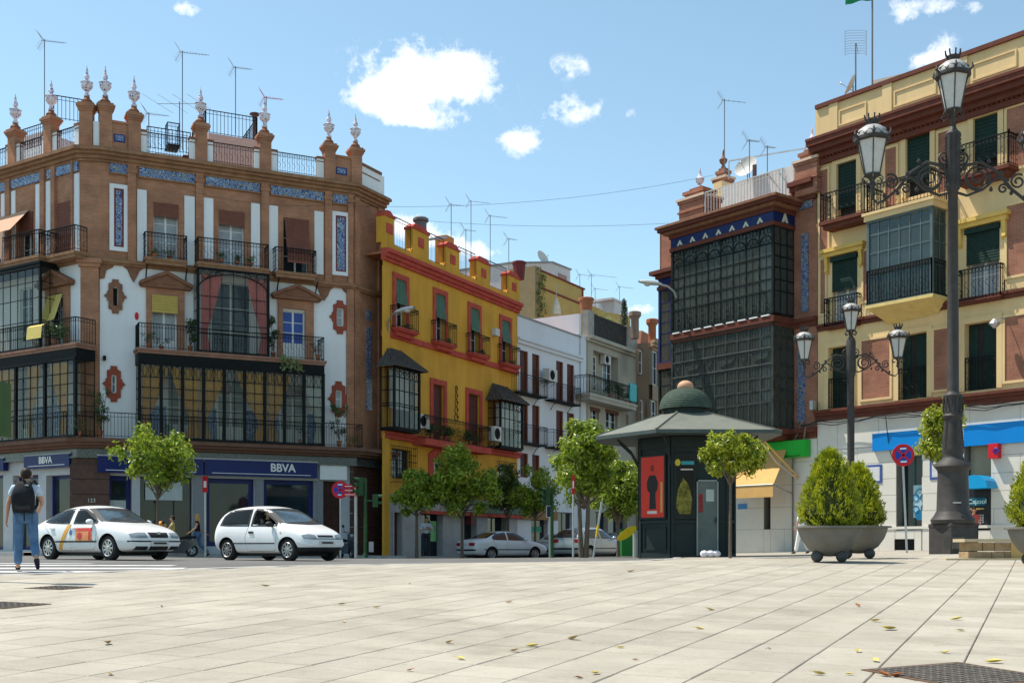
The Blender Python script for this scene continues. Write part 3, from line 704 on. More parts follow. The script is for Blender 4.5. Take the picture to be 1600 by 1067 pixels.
GRANITE=mat('grey_granite',(.23,.235,.24),.5,var=.15,scale=14);FRAMEW=mat('pale_stone_frame',(.46,.47,.48),.6,var=.08,dirt=.15)
PERS=mat('brown_blind',(.20,.075,.05),.7,var=.12);STRAWB=mat('straw_blind',(.52,.37,.10),.7,var=.12);GREENB=mat('green_blind',(.09,.17,.11),.6,var=.12)
YCURT=mat('yellow_curtain',(.62,.31,.008),.85,var=.1);PCURT=mat('pink_curtain',(.74,.22,.18),.85,var=.1);WCURT=mat('white_curtain',(.62,.63,.60),.85,var=.06)
CERW=mat('ceramic_white',(.75,.75,.78),.2,var=.05)
def mat_ceramic():
 m=bpy.data.materials.new('painted_ceramic');m.use_nodes=True;nt=m.node_tree;N=nt.nodes;L=nt.links;b=N['Principled BSDF'];b.inputs['Roughness'].default_value=.18
 tc=N.new('ShaderNodeTexCoord');v=N.new('ShaderNodeTexVoronoi');v.inputs['Scale'].default_value=9;L.new(tc.outputs['Object'],v.inputs['Vector'])
 cr=N.new('ShaderNodeValToRGB');e=cr.color_ramp;e.interpolation='CONSTANT';e.elements[0].color=(.03,.05,.3,1);e.elements[1].position=.3;e.elements[1].color=(.75,.75,.8,1);x=e.elements.new(.55);x.color=(.5,.12,.1,1);x=e.elements.new(.62);x.color=(.72,.73,.78,1)
 L.new(v.outputs['Distance'],cr.inputs[0]);L.new(cr.outputs[0],b.inputs['Base Color']);return m
CERAM=mat_ceramic()
corner=thing('corner_building','large brick and white corner building with blue tile panels and a bank below','building',FR.pt(0,0,.9))
# levels in metres
Z0=.6
zS1=FR.z(320,689,.9);zS2=FR.z(300,549,.9);zS3=FR.z(260,404,.6);zCO=FR.z(300,268,0);zCT=FR.z(200,255,.35);zSTR=FR.z(200,410,0)
zB=zS1-.55
# walls -------------------------------------------------
def S(px,n=0):return FR.s(px,n)
def Z(px,py,n=0):return FR.z(px,py,n)
topw=[(S(240),S(279),zS3,Z(260,318)),(S(342),S(382),zS3,Z(362,330)),(S(443),S(482),zS3,Z(462,342))]
wall(FR,-.0,SE,zSTR,zCO+.1,topw).build('brick_wall',BR_R,corner)
lowd=[(S(237),S(276),zS2,Z(256,460)),(S(441),S(476),zS2,Z(458,486)),(S(330),S(392),zS2,Z(360,442))]
gd=[(S(262),S(300),zS1,Z(280,580)),(S(340),S(382),zS1,Z(360,592)),(S(438),S(478),zS1,Z(458,600))]
niches=[(S(176.5),S(184),Z(180,478),Z(180,449)),(S(174),S(181.5),Z(178,614),Z(178,586)),(S(525.5),S(536),Z(531,510),Z(531,482)),(S(524),S(533.5),Z(529,637),Z(529,610))]
wall(FR,.0,SE,zB,zSTR,lowd+gd+niches).build('plaster_wall',PLASTER,corner)
# left facade
l_top=[(FL.s(90),FL.s(113),FL.z(100,405,0),FL.z(100,316)),(FL.s(31),FL.s(52),FL.z(40,418,0),FL.z(40,333))]
wall(FL,SLf,0,zSTR,zCO+.1,l_top).build('brick_wall',BR_L,corner)
l_mid=[(FL.s(79),FL.s(102),zS2,FL.z(90,462)),(FL.s(31),FL.s(52),zS2,FL.z(40,450)),(FL.s(30),FL.s(56),zS1,FL.z(40,590)),(FL.s(76),FL.s(98),zS1,FL.z(90,590))]
wall(FL,SLf,0,zB,zSTR,l_mid).build('plaster_wall',PLASTER,corner)
wall(FC,0,CW,zB,zCO+.1).build('corner_pier',BR_C,corner)
wall(FE,0,EW,Z0,zCO+.1).build('end_wall',BR_E,corner)
# back volume and roof
bk=MB(FR)
bk.box(-5,SE,-9.5,-9.4,Z0,zCO);bk.build('rear_wall',PLASTER,corner)
rf=MB();a_,b_,c_,d_=FL.pt(SLf,0,zCO),FL.pt(0,0,zCO),FR.pt(0,0,zCO),FR.pt(SE,0,zCO);e_=FE.pt(EW,0,zCO);f_=FE.pt(EW+4,-10,zCO);g_=FL.pt(SLf,-14,zCO)
rf=MB(FR);rf.v=[a_,b_,c_,d_,e_,f_,g_];rf.f=[tuple(range(7))];rf.mi=[0];rf.build('roof_terrace',mat('roof_tiles_clay',(.36,.2,.13),.9),corner)
# top floor brick piers beside windows, white strips, tile panels
def zr(px,py):return Z(px,py,.0)
for(p0,p1,t_,b__)in((214,229,296,408),(288,304,306,414),(318,333,309,404),(392,406,317,418),(420,434,321,424),(491,505,330,428)):
 b=MB(FR);b.box(S(p0),S(p1),.0,.05,zr(p0,b__),zr(p0,t_));b.build('white_strip',PLASTER,corner)
for(p0,p1)in((199,212),(305.5,317),(407.5,419),(507,518),(543,551)):
 b=MB(FR);b.box(S(p0),S(p1),.0,.12,zSTR,zCO-.02);b.box(S(p0)-.04,S(p1)+.04,0,.15,zCO-.45,zCO-.3);b.build('brick_pilaster',BR_R,corner)
for(p0,p1,t_,b__)in((171,200,289,393),(518,546,332,431)):
 b=MB(FR);s0,s1,z0,z1=S(p0),S(p1),zr((p0+p1)/2,b__),zr((p0+p1)/2,t_);w=.17
 b.box(s0,s0+w,0,.08,z0,z1);b.box(s1-w,s1,0,.08,z0,z1);b.box(s0+w,s1-w,0,.08,z1-w,z1);b.box(s0+w,s1-w,0,.08,z0,z0+w);fr_=b.build('panel_frame',PLASTER,corner)
 b=MB(FR);b.box(s0+w,s1-w,0,.03,z0+w,z1-w);b.build('panel_border',mat('dark_red_tile',(.2,.03,.03),.3),fr_)
 b=MB(FR);b.box(s0+w+.07,s1-w-.07,.03,.045,z0+w+.07,z1-w-.07);b.build('tile_panel',AZ_R,fr_)
for(p0,p1)in((171.5,200),(217,304.5),(321,405.5),(423,505),(520,546)):
 b=MB(FR);z1=zCO-.1;b.box(S(p0),S(p1),0,.07,z1-.42,z1);b.build('frieze_tiles',AZ_R,corner)
 b=MB(FR);b.box(S(p0)-.03,S(p1)+.03,0,.1,z1-.48,z1-.42);b.build('frieze_moulding',OCHRE,corner)
for(p0,p1)in((75,123),(19,64),(-30,10)):
 b=MB(FL);z1=zCO-.1;b.box(FL.s(p0),FL.s(p1),0,.07,z1-.42,z1);b.build('frieze_tiles',AZ_L,corner)
for(p0,p1)in((117,124.5),(73,81),(57,64.5),(19,25),(3,10)):
 b=MB(FL);b.box(FL.s(p0),FL.s(p1),0,.05,zS3-.2,zCO-.62);b.build('white_strip',PLASTER,corner)
for(p0,p1)in((65.5,72),(11,18),(82.5,88.5),(114,116.5)):
 b=MB(FL);b.box(FL.s(p0),FL.s(p1),0,.12,zSTR,zCO-.02);b.build('brick_pilaster',BR_L,corner)
 # rounded corner pier lower down, with cap
b=MB(FC);b.box(.02,CW-.02,0,.14,zB,zSTR-.35);b.box(-.05,CW+.05,0,.22,zSTR-.35,zSTR-.2);b.box(-.12,CW+.12,0,.3,zSTR-.2,zSTR-.02);b.box(-.06,CW+.06,0,.22,zS1,zS1+1.0);b.build('brick_pier',BR_C,corner)
# main cornice, string course, bands (mitred round the corners)
CS=[(.10,-.34,-.24),(.2,-.24,-.1),(.34,-.1,0.02),(.48,.02,.14),(.40,.14,.2)]
CSs=[(.12,-.18,-.1),(.2,-.1,.02),(.1,.02,.08)]
zC=zCO+.2
def ring(name,zz,st,m,f=(FL,FC,FR,FE)):
 mi1=math.tan((FC.ang-FL.ang)/2);mi2=math.tan((FR.ang-FC.ang)/2);mi3=math.tan((FE.ang-FR.ang)/2)
 cornice(FL,corner,SLf,0,zz,st,m,name,0,mi1);cornice(FC,corner,0,CW,zz,st,m,name,mi1,mi2);cornice(FR,corner,0,SE,zz,st,m,name,mi2,mi3);cornice(FE,corner,0,EW,zz,st,m,name,mi3,0)
ring('main_cornice',zC,CS,OCHRE);ring('string_course',zSTR,CSs,OCHRE)
ring('shop_cornice',zS1-.1,[(.95,-.08,.08),(.75,-.2,-.08),(.5,-.3,-.2)],mat('brown_slab',(.16,.085,.06),.7,var=.2))
ring('marbled_band',zS1-.41,[(.24,-.32,0),(.29,-.38,-.32)],MARB)
# parapet -----------------------------------------------
zP=zC+.2
def par_pier(F,s,w,h,d=.42,m=BR_R,fin=True):
 g=MB(F);g.box(s-w/2,s+w/2,-d+.1,.1,zP,zP+h);
 for k,(e,za,zb)in enumerate(((.03,h,h+.08),(.07,h+.08,h+.16),(.11,h+.16,h+.26),(.05,h+.26,h+.34))):g.box(s-w/2-e,s+w/2+e,-d+.1-e,.1+e,zP+za,zP+zb)
 p=g.build('parapet_pier',m,corner)
 b=MB(F);pr=[(.2,0),(.22,.1),(.12,.2),(.12,.26)];b.lathe(pr,(s,-d/2+.1,zP+h+.36),8);b.build('finial_base',BROWN,p)
 if fin:
  b=MB(F);pr=[(.09,0),(.13,.06),(.07,.14),(.08,.22),(.2,.34),(.25,.45),(.22,.55),(.26,.58),(.1,.66),(.07,.74),(.12,.8),(.09,.9),(.05,.98),(.06,1.05),(.02,1.2),(.012,1.28)]
  b.lathe(pr,(s,-d/2+.1,zP+h+.62),12);b.build('ceramic_finial',CERAM,p,smooth=True,ang=50)
for px,h in((209.5,1.35),(313.5,1.35),(413.5,1.35),(514,1.35),(555.5,1.35)):par_pier(FR,S(px,-.1),.5,h,m=BR_R)
par_pier(FR,S(165,.0),.5,1.55,m=BR_C)
for px,h in((137,1.5),):par_pier(FC,.22,.52,h,m=BR_C)
for px,h in((76.5,1.35),(20.5,1.3),(-45,1.3)):par_pier(FL,FL.s(px),.5,h,m=BR_L)
def stub(F,p0,p1,h=.95,name='white_stub'):
 b=MB(F);s0,s1=F.s(p0),F.s(p1);b.box(s0,s1,-.22,.02,zP,zP+h);o=b.build(name,PLASTER,corner);b=MB(F);b.box(s0-.02,s1+.02,-.24,.05,zP+h,zP+h+.1);b.box(s0,s1,-.22,.035,zP+h-.14,zP+h-.1);b.build('coping',BROWN,o)
for p in((218,229.5),(296,306),(321,333),(397,407),(421.5,433),(495,506)):stub(FR,*p)
for p in((66,71),(82,89),(117,123.5),(10,15),(26,31)):stub(FL,*p)
b=MB(FC);b.box(.5,CW+.02,-.22,.04,zP,zP+1.1);b.build('white_stub',PLASTER,corner)
b=MB(FR);b.box(S(172),S(203),-.25,.0,zP,zP+1.15);b.box(S(171),S(204),-.27,.05,zP+1.15,zP+1.24);b.build('parapet_panel',BR_R,corner)
b=MB(FR);b.box(S(178),S(195),.0,.03,zP+.38,zP+.7);o=b.build('date_tile',mat('tile_frame_blue',(.03,.05,.2),.3),corner);b=MB(FR);b.box(S(180),S(193),.03,.04,zP+.43,zP+.65);b.build('tile',AZ_R,o)
b=MB(FR);b.box(S(521),S(549),-.25,.0,zP,zP+1.15);b.box(S(520),S(550),-.27,.05,zP+1.15,zP+1.24);b.build('parapet_panel',BR_R,corner)
b=MB(FR);b.box(S(525),S(542),.0,.03,zP+.38,zP+.7);o=b.build('date_tile',mat('tile_frame_blue',(.03,.05,.2),.3),corner);b=MB(FR);b.box(S(527),S(540),.03,.04,zP+.43,zP+.65);b.build('tile',AZ_R,o)
for(p0,p1)in((230,295),(334,396),(434,494)):railing(FR,corner,S(p0),S(p1),0,0,zP+.12,.85,.11,ends=(0,0),scroll=2,name='parapet_railing');
for(p0,p1)in((230,295),(334,396),(434,494)):b=MB(FR);b.box(S(p0),S(p1),-.2,.04,zP,zP+.12);b.build('parapet_kerb',BROWN,corner)
for(p0,p1)in((90,117),(32,65),(-30,9)):railing(FL,corner,FL.s(p0),FL.s(p1),0,0,zP+.1,.85,.12,ends=(0,0),scroll=2,name='parapet_railing')
b=MB(FE);b.box(.2,EW,-.25,.05,zP,zP+1.05);e_w=b.build('end_parapet',PLASTER,corner);b=MB(FE);b.box(.15,EW*.9,-.28,.09,zP+1.05,zP+1.18);b.box(.2,EW*.85,.05,.08,zP+.72,zP+.76);b.build('coping',BROWN,e_w)
# top floor windows
for k,(a,c,e,f)in enumerate(topw):
 if k<2:window(FR,corner,a,c,e,f-.0,-.2,nv=2,nh=3,gm=mat('net_curtain_glass',(.34,.36,.38),.15,var=.15));shutter(FR,corner,a,c,f-(.55 if k==0 else .6),f,.02,PERS)
 else:window(FR,corner,a,c,e,f,-.2,nv=2,nh=3);shutter(FR,corner,a+.03,c-.03,Z(462,415),f,.04,PERS,tilt=.55)
for k,(a,c,e,f)in enumerate(l_top):
 window(FL,corner,a,c,e,f,-.2);shutter(FL,corner,a,c,e+(.2 if k==0 else 1.4),f,.02,PERS)
b=MB(FL);s0,s1=FL.s(2),FL.s(47);zz=FL.z(25,352);b.v=[];b.poly([(s0,.05,zz+.5),(s1,.05,zz+.5),(s1,.95,zz-.55),(s0,.95,zz-.55)]);b.poly([(s0,.95,zz-.55),(s1-.5,.95,zz-.55),(s1-.5,1.0,zz-1.7),(s0,1.0,zz-1.7)])
b.build('salmon_awning',mat('salmon_cloth',(.55,.33,.22),.8,var=.06),corner)
# top balconies
for(p0,p1,h)in((227,292,1.0),(431,494,1.0)):
 slab(FR,corner,S(p0-1,.6),S(p1+1,.6),0,.62,zS3,.26,OCHRE);railing(FR,corner,S(p0,.6),S(p1,.6),0,.58,zS3+.02,h,.13,scroll=2)
slab(FR,corner,S(308,.9),S(422,.9),0,.92,Z(360,414,.9),.2,OCHRE);railing(FR,corner,S(310,.9),S(420,.9),0,.88,Z(360,413,.9),1.0,.13,scroll=2)
for(p0,p1,n1)in((61,116,.6),(-40,60,.95)):
 slab(FL,corner,FL.s(p0,n1),FL.s(p1,n1),0,n1+.02,zS3,.26,OCHRE);railing(FL,corner,FL.s(p0,n1),FL.s(p1,n1),0,n1-.02,zS3+.02,1.0,.13,scroll=2)
for px in(228,290,433,493):
 b=MB(FR);s=S(px,.1);b.tube([(s,.02,zS3-.95),(s,.12,zS3-.8),(s,.15,zS3-.6),(s,.42,zS3-.28)],.03,5);b.ball((s,.06,zS3-1.0),.05,6);b.build('bracket',IRON,corner)
 # scalloped edge under the string course
for(p0,p1)in((203,214),(500,512)):
 b=MB(FR);s0,s1=S(p0),S(p1);sm=(s0+s1)/2;z1=zSTR-.12;b.prism([(s0-.35,z1),(s1+.35,z1),(s1+.1,z1-.2),(s1,z1-.45),(sm,z1-.7),(s0,z1-.45),(s0-.1,z1-.2)],.05,axis=1,a=0);b.build('scalloped_moulding',BROWN,corner)
b=MB(FR);b.prism([(.0,zSTR-.1),(.6,zSTR-.1),(.5,zSTR-.28),(.25,zSTR-.42),(.18,zSTR-.75),(0,zSTR-.8)],.05,axis=1);b.build('scalloped_moulding',BROWN,corner)
b=MB(FR);b.prism([(SE-.6,zSTR-.1),(SE,zSTR-.1),(SE,zSTR-.85),(SE-.18,zSTR-.8),(SE-.22,zSTR-.45),(SE-.45,zSTR-.3)],.05,axis=1);b.build('scalloped_moulding',BROWN,corner)
# pediments and brick surrounds on the second floor
def pediment(F,p0,p1,pyb,pyt,px0,px1,zb,m=BROWN):
 sm=(F.s(p0)+F.s(p1))/2;w=(F.s(p1)-F.s(p0))/2;z0=F.z((p0+p1)/2,pyb);z1=F.z((p0+p1)/2,pyt);h=z1-z0
 b=MB(F);b.prism([(sm-w,z0),(sm+w,z0),(sm+w,z0+.12),(sm,z1),(sm-w,z0+.12)],.3,axis=1)
 b.prism([(sm-w-.06,z0+.06),(sm-w-.06,z0+.2),(sm,z1+.12),(sm+w+.06,z0+.2),(sm+w+.06,z0+.06),(sm,z1-.03)],.4,axis=1)
 b.prism([(sm-w*.5,z0+.14),(sm+w*.5,z0+.14),(sm,z1-.3)],.02,axis=1,a=.302)
 o=b.build('pediment',m,corner)
 s0,s1=F.s(px0),F.s(px1);q0,q1=F.s(p0+(p1-p0)*.12),F.s(p1-(p1-p0)*.12)
 b=MB(F);zt=z0;dz=F.z((px0+px1)/2,pyb)
 b.box(q0,s0,0,.12,zb,z0);b.box(s1,q1,0,.12,zb,z0);b.build('brick_surround',BR_R if F is FR else BR_L,corner)
 b=MB(F);b.box(s0,s1,.0,.12,F.z(px0,462 if F is FR and px0<300 else pyb+12)-0,z0);b.build('brick_lintel',BR_R if F is FR else BR_L,corner)
pediment(FR,219,297,452,430,237,276,zS2);pediment(FR,425,498,470,450,441,476,zS2);pediment(FL,68,116,450,428,79,102,zS2)
a,c,e,f=lowd[0];window(FR,corner,a,c,e,f,-.12,solid=.5,gm=mat('net_curtain_glass',(.34,.36,.38),.15,var=.15));shutter(FR,corner,a-.02,c+.02,Z(256,489),Z(256,463),.16,STRAWB)
a,c,e,f=lowd[1];window(FR,corner,a,c,e,f,-.12,gm=mat('blue_window_glass',(.05,.10,.35),.12),solid=.8)
a,c,e,f=lowd[2];window(FR,corner,a,c,e,f,-.12)
for(a,c,e,f)in gd:window(FR,corner,a,c,e,f,-.1,solid=.7,gm=mat('curtained_glass',(.25,.28,.24),.1,var=.2))
for(a,c,e,f)in l_mid:window(FL,corner,a,c,e,f,-.1,solid=.6)
# narrow niches in stepped brick frames
for k,((a,c,e,f),cx,cy,hw,hh)in enumerate(zip(niches,(180,178,531,529),(464,599,495,621),(18,18,17,17),(27,27,25,25))):
 sm,zm=(a+c)/2,(e+f)/2;W=(S(cx+hw)-S(cx-hw))/2;H=Z(cx,cy-hh)-zm
 o_=[(1,0),(.72,.16),(.72,.28),(.6,.3),(.6,.74),(.4,.78),(.28,.85),(.28,1)]
 prof=[(x*W,y*H)for x,y in o_]+[(-x*W,y*H)for x,y in o_[::-1]]+[(-x*W,-y*H)for x,y in o_]+[(x*W,-y*H)for x,y in o_[::-1]]
 out=[];
 for p in prof:
  if not out or(abs(out[-1][0]-p[0])+abs(out[-1][1]-p[1]))>1e-4:out.append(p)
  # frame drawn as ring between stepped outline and the opening
 m_=BROWN if k==0 else mat('red_brown_frame',(.30,.075,.045),.8,var=.15)
 hw_,hh_=(c-a)/2,(f-e)/2;b=MB(FR);n_=len(out)
 def inner(p):
  r_=max(abs(p[0])/hw_,abs(p[1])/hh_);return(p[0]/r_,p[1]/r_)
 for i in range(n_):
  p,q=out[i],out[(i+1)%n_];pi,qi=inner(p),inner(q)
  b.poly([(sm+p[0],.07,zm+p[1]),(sm+q[0],.07,zm+q[1]),(sm+qi[0],.07,zm+qi[1]),(sm+pi[0],.07,zm+pi[1])])
  b.poly([(sm+p[0],.07,zm+p[1]),(sm+q[0],.07,zm+q[1]),(sm+q[0],0,zm+q[1]),(sm+p[0],0,zm+p[1])])
 o=b.build('niche_frame',m_,corner)
 if k==0:b=MB(FR);b.box(a,c,-.28,-.25,e,f);b.build('niche_back',DARKIN,o)
 else:window(FR,corner,a,c,e,f,-.05,nv=1,nh=2,name='niche_window',gm=GLASSD if k==1 else mat('frosted_glass',(.35,.38,.38),.3))
b=MB(FR);b.prism([(S(213.5)+.08*math.cos(t)*(1 if abs(math.cos(t))>.5 else .6),Z(213.5,494)+.17*math.sin(t))for t in steps(0,6.28,8)[:-1]],.04,axis=1);b.build('tile_lozenge',REDP,corner)
b=MB(FR);b.box(S(152.5)+.2,S(160)+.12,0,.2,Z(156,563),Z(156,556));b.build('lamp_box',IRON,corner)
# second floor gallery (pink curtains) and balcony slab
n2=.9
slab(FR,corner,S(213,n2),S(510,n2),0,n2+.08,zS2,.2,mat('brown_slab_light',(.28,.15,.105),.7,var=.2));
b=MB(FR);b.box(S(216,n2),S(507,n2),0,n2,zS2-.62,zS2-.2);b.build('gallery_head',IRON,corner)
zg1=Z(360,424,n2)
def deco2(b,sl):
 z1=zg1-.02;c=(sl[0]+sl[-1])/2;w=(sl[-1]-sl[0])/2
 b.tube([(c+w*math.cos(t),n2,z1-.85+.72*math.sin(t))for t in steps(0,math.pi,16)],.025,4)
 for sx in(-1,1):
  for r_,cx,cz in((.2,.82,.2),(.13,.58,.12),(.1,.42,.09)):b.tube([(c+sx*w*cx+r_*(1-t*.6)*math.cos(t*9)*sx,n2,z1-cz-.05+r_*(1-t*.6)*math.sin(t*9))for t in steps(0,1,12)],.014,4)
 for k in range(10):t=-.9+1.8*k/9;b.tube([(c+w*t,n2,z1-.02),(c+w*t*.98,n2,z1-.85+.72*math.sqrt(max(0,1-t*t)))],.01,3)
g2=pane_grid_bay(FR,corner,S(309.5,n2),S(419,n2),.0,n2,zS2+.02,zg1,6,[Z(360,524,n2),Z(360,508,n2),Z(360,486,n2),Z(360,466,n2)],IRON,GLASSC,post=.05,heavy=(),decor=deco2)
railing(FR,corner,S(310,n2),S(418,n2),0,n2+.05,zS2+.02,.95,.11,ends=(0,0),scroll=False,name='gallery_railing')
curtain(FR,corner,S(313,.6),S(345,.6),zS2+.1,zg1-.2,.8,PCURT,tie=.75,side=1);curtain(FR,corner,S(384,.6),S(416,.6),zS2+.1,zg1-.2,.8,PCURT,tie=.75,side=-1)
b=MB(FR);b.box(S(311,.8),S(418,.8),.02,.8,zg1-.05,zg1);b.build('gallery_ceiling',PLASTER,corner)
railing(FR,corner,S(217,n2),S(309,n2),0,n2,zS2+.02,1.0,.12,ends=(1,0),scroll=1);railing(FR,corner,S(420,n2),S(506,n2),0,n2,zS2+.02,1.0,.12,ends=(0,1),scroll=2)
# first floor gallery (yellow curtains)
n1_=.9;zg0=zS1+.02;zgt=zS2-.62
zi=[zg0+(zgt-zg0)*q for q in(.26,.40,.54,.68,.82)]
def deco1(b,sl):
 zt=zgt-.03;hh=(zgt-zg0)*.17
 for i in range(len(sl)-1):
  c=(sl[i]+sl[i+1])/2;w=(sl[i+1]-sl[i])
  for cx,rx in((c,w*.2),):b.tube([(cx+rx*math.cos(t),n1_+.01,zt-hh/2+hh*.46*math.sin(t))for t in steps(0,6.283,10)],.012,3)
  for sx in(-1,1):b.tube([(c+sx*w*.45,n1_+.01,zt),(c+sx*w*.3,n1_+.01,zt-hh*.5),(c+sx*w*.48,n1_+.01,zt-hh)],.012,3)
g1=pane_grid_bay(FR,corner,S(218,n1_),S(505,n1_),0,n1_,zg0,zgt,18,zi,IRON,GLASSC,post=.06,bar=.014,heavy=(6,12,2,4,8,10,14,16),decor=deco1)
railing(FR,corner,S(218,n1_),S(505,n1_),0,n1_+.06,zg0,.95,.115,ends=(0,0),scroll=False,name='gallery_railing')
for(p0,p1,sd_)in((221,262,1),(264,308,-1),(309,352,1),(368,416,-1),(418,452,1),(470,502,-1)):
 curtain(FR,corner,S(p0,.6),S(p1,.6),zg0+.1,zgt-.1,.8,YCURT if p0<450 else WCURT,tie=.72,side=sd_)
b=MB(FR);b.box(S(219,.8),S(504,.8),.02,.8,zgt-.05,zgt);b.build('gallery_ceiling',PLASTER,corner)
TILEB=mat_azulejo('dado_tiles',FR,(.03,.07,.28),(.12,.2,.42),(.3,.35,.45),6)
for(p0,p1)in((219,260),(302,338),(384,436),(480,504)):
 b=MB(FR);b.box(S(p0),S(p1),0,.03,zg0,zg0+1.45);b.build('tile_dado',TILEB,corner)
for px in(354,455):b=MB(FR);b.prism([(S(px)+.22*math.cos(t),zgt-.72+.26*math.sin(t))for t in steps(0,6.283,12)[:-1]],.05,axis=1);b.build('wall_plate',mat('ceramic_plate',(.25,.12,.08)if px<400 else(.08,.12,.3),.3,var=.4,scale=14),corner)
railing(FR,corner,0.05,S(217,n1_),0,n1_,zS1,1.0,.14,ends=(0,0),scroll=False);railing(FR,corner,S(506,n1_),S(566,n1_),0,n1_,zS1,1.0,.12,ends=(0,1),scroll=False)
railing(FC,corner,-.45,CW+.25,0,n1_-.02,zS1,1.0,.14,ends=(0,0),scroll=False)
railing(FL,corner,SLf,.3,0,n1_,zS1,1.0,.14,ends=(0,0),scroll=False)
# left facade galleries
nl_=.9;zl2=zS2
sb=FL.s(119,nl_)
slab(FL,corner,SLf,sb+.1,0,nl_+.08,zl2,.2,mat('brown_slab_light',(.28,.15,.105),.7,var=.2));b=MB(FL);b.box(SLf,sb,0,nl_,zl2-.62,zl2-.2);b.build('gallery_head',IRON,corner)
pane_grid_bay(FL,corner,FL.s(-60,nl_),sb-.05,0,nl_,zg0,zl2-.62,16,zi,IRON,GLASSC,post=.06,bar=.014,heavy=(4,8,12),decor=None)
for(p0,p1,sd_)in((2,30,-1),(50,70,1),(84,112,-1)):curtain(FL,corner,FL.s(p0,.6),FL.s(p1,.6),zg0+.1,zl2-.7,.8,YCURT,tie=.72,side=sd_)
b=MB(FL);b.box(-3.0,FL.s(113),0,.03,zg0,zg0+1.45);b.build('tile_dado',TILEB,corner)
pane_grid_bay(FL,corner,FL.s(-50,nl_),FL.s(63,nl_),0,nl_,zl2+.02,FL.z(40,420,nl_),10,[FL.z(30,530,nl_),FL.z(30,505,nl_),FL.z(30,470,nl_),FL.z(30,445,nl_)],IRON,GLASSC,post=.05)
railing(FL,corner,FL.s(-50,nl_),sb,0,nl_+.03,zl2+.02,1.0,.13,ends=(0,1),scroll=1)
slab(FL,corner,FL.s(-50,nl_),FL.s(64,nl_),0,nl_+.06,FL.z(40,412,nl_),.22,IRON,name='gallery_head')
b=MB(FL);s0,s1=FL.s(80),FL.s(103);z1=FL.z(90,462);b.poly([(s0,.16,z1),(s1,.16,z1),(s1,.55,z1-1.1),(s0,.55,z1-1.1)]);b.poly([(s0,.55,z1-1.1),(s1,.55,z1-1.1),(s1-.1,1.05,z1-1.45),(s0-.1,1.05,z1-1.45)]);b.poly([(s0-.1,1.05,z1-1.45),(s1-.1,1.05,z1-1.45),(s1-.1,1.1,z1-1.95),(s0-.1,1.1,z1-1.95)])
b.build('yellow_awning',mat('yellow_awning_cloth',(.66,.52,.16),.8,var=.06),corner)
# end facade: tall narrow tile strip and small tile
b=MB(FE);s0=EW*.42;b.box(s0,s0+.42,0,.04,FE.z(581,642),FE.z(581,513));b.build('tile_panel',AZ_E,corner)
b=MB(FE);b.box(s0,s0+.42,0,.04,FE.z(581,503),FE.z(581,487));b.build('tile_panel',AZ_E,corner)
for(s0,s1)in((.02,.4),(EW-.5,EW-.02)):b=MB(FE);b.box(s0,s1,0,.1,zS1,zCO-.05);b.build('brick_pilaster',BR_E,corner)
b=MB(FR);b.box(S(541),SE-.002,0,.1,zS1,zSTR-.2);b.build('brick_pilaster',BR_R,corner)
b=MB(FR);b.box(S(143.5),S(152),-.0,.0,0,0)
# ground floor ------------------------------------------
zB2=zS1-1.05;SHOPG=mat('shop_glass',(.014,.024,.032),.04,var=.5,scale=.8,spec=.35)
zSg0,zSg1=Z(430,745,.25),Z(430,721,.25)
shop=[(S(168),S(206),1.45,zSg0-.1),(S(219),S(301),1.0,zSg0-.1),(S(322),S(398),1.35,zSg0-.1),(S(412),S(492),1.35,zSg0-.1),(S(505),S(533),.95,zSg0-.1)]
wall(FR,.35,SE,Z0,zB2+.5,shop,depth=.4).build('shop_front',FRAMEW,corner)
wall(FC,-.35,CW+.35,Z0,zB2+.5,n=.05).build('brown_pier',DARKBR,corner)
b=MB(FC)
for q in range(6):b.box(-.4,CW+.4,.0,.1,1.0+q*.62,1.0+q*.62+.58)
b.build('rusticated_pier',DARKBR,corner)
text_obj('123',.16,mat('steel_digits',(.5,.5,.48),.4,metal=.5),corner,fmat(FC,.45,.115,FC.z(143,782)),name='house_number')
wall(FL,SLf,-.35,Z0,zB2+.5,[(FL.s(72),FL.s(115),1.45,FL.z(90,742)),(FL.s(20),FL.s(60),1.2,FL.z(40,742)),(FL.s(-40),FL.s(5),1.2,FL.z(0,742))],depth=.4).build('shop_front',FRAMEW,corner)
for(p0,p1,z0)in((72,115,1.45),(20,60,1.2),(-40,5,1.2)):
 window(FL,corner,FL.s(p0),FL.s(p1),z0,FL.z((p0+p1)/2,742),-.3,fm=NAVY,gm=SHOPG,nv=1,nh=1,fw=.14,name='shop_window')
for k,(a,c,e,f)in enumerate(shop[:4]):window(FR,corner,a,c,e,f,-.3,fm=NAVY if k!=1 else mat('dark_door_frame',(.03,.03,.035),.4),gm=SHOPG,nv=1 if k!=1 else 3,nh=1,fw=.2 if k!=1 else .06,name='shop_window')
a,c,e,f=shop[4];b=MB(FR);b.box(a,c,-.36,-.3,e,f);
for q in range(5):b.box(a+.05,a+(c-a)/2-.04,-.3,-.27,e+.15+q*.62,e+.65+q*.62);b.box(a+(c-a)/2+.04,c-.05,-.3,-.27,e+.15+q*.62,e+.65+q*.62)
b.build('wooden_door',mat('dark_wood_door',(.06,.025,.018),.5,var=.3),corner)
for(s0,s1)in((SE-.03,SE+.0),):pass
b=MB(FR)
for q in range(7):b.box(S(546.5),SE+.02,.0,.09,1.0+q*.62,1.0+q*.62+.58)
b.build('rusticated_pier',DARKBR,corner)
b=MB(FE)
for q in range(7):b.box(.0,EW-.05,.0,.09,1.0+q*.62,1.0+q*.62+.58)
b.build('rusticated_pier',DARKBR,corner)
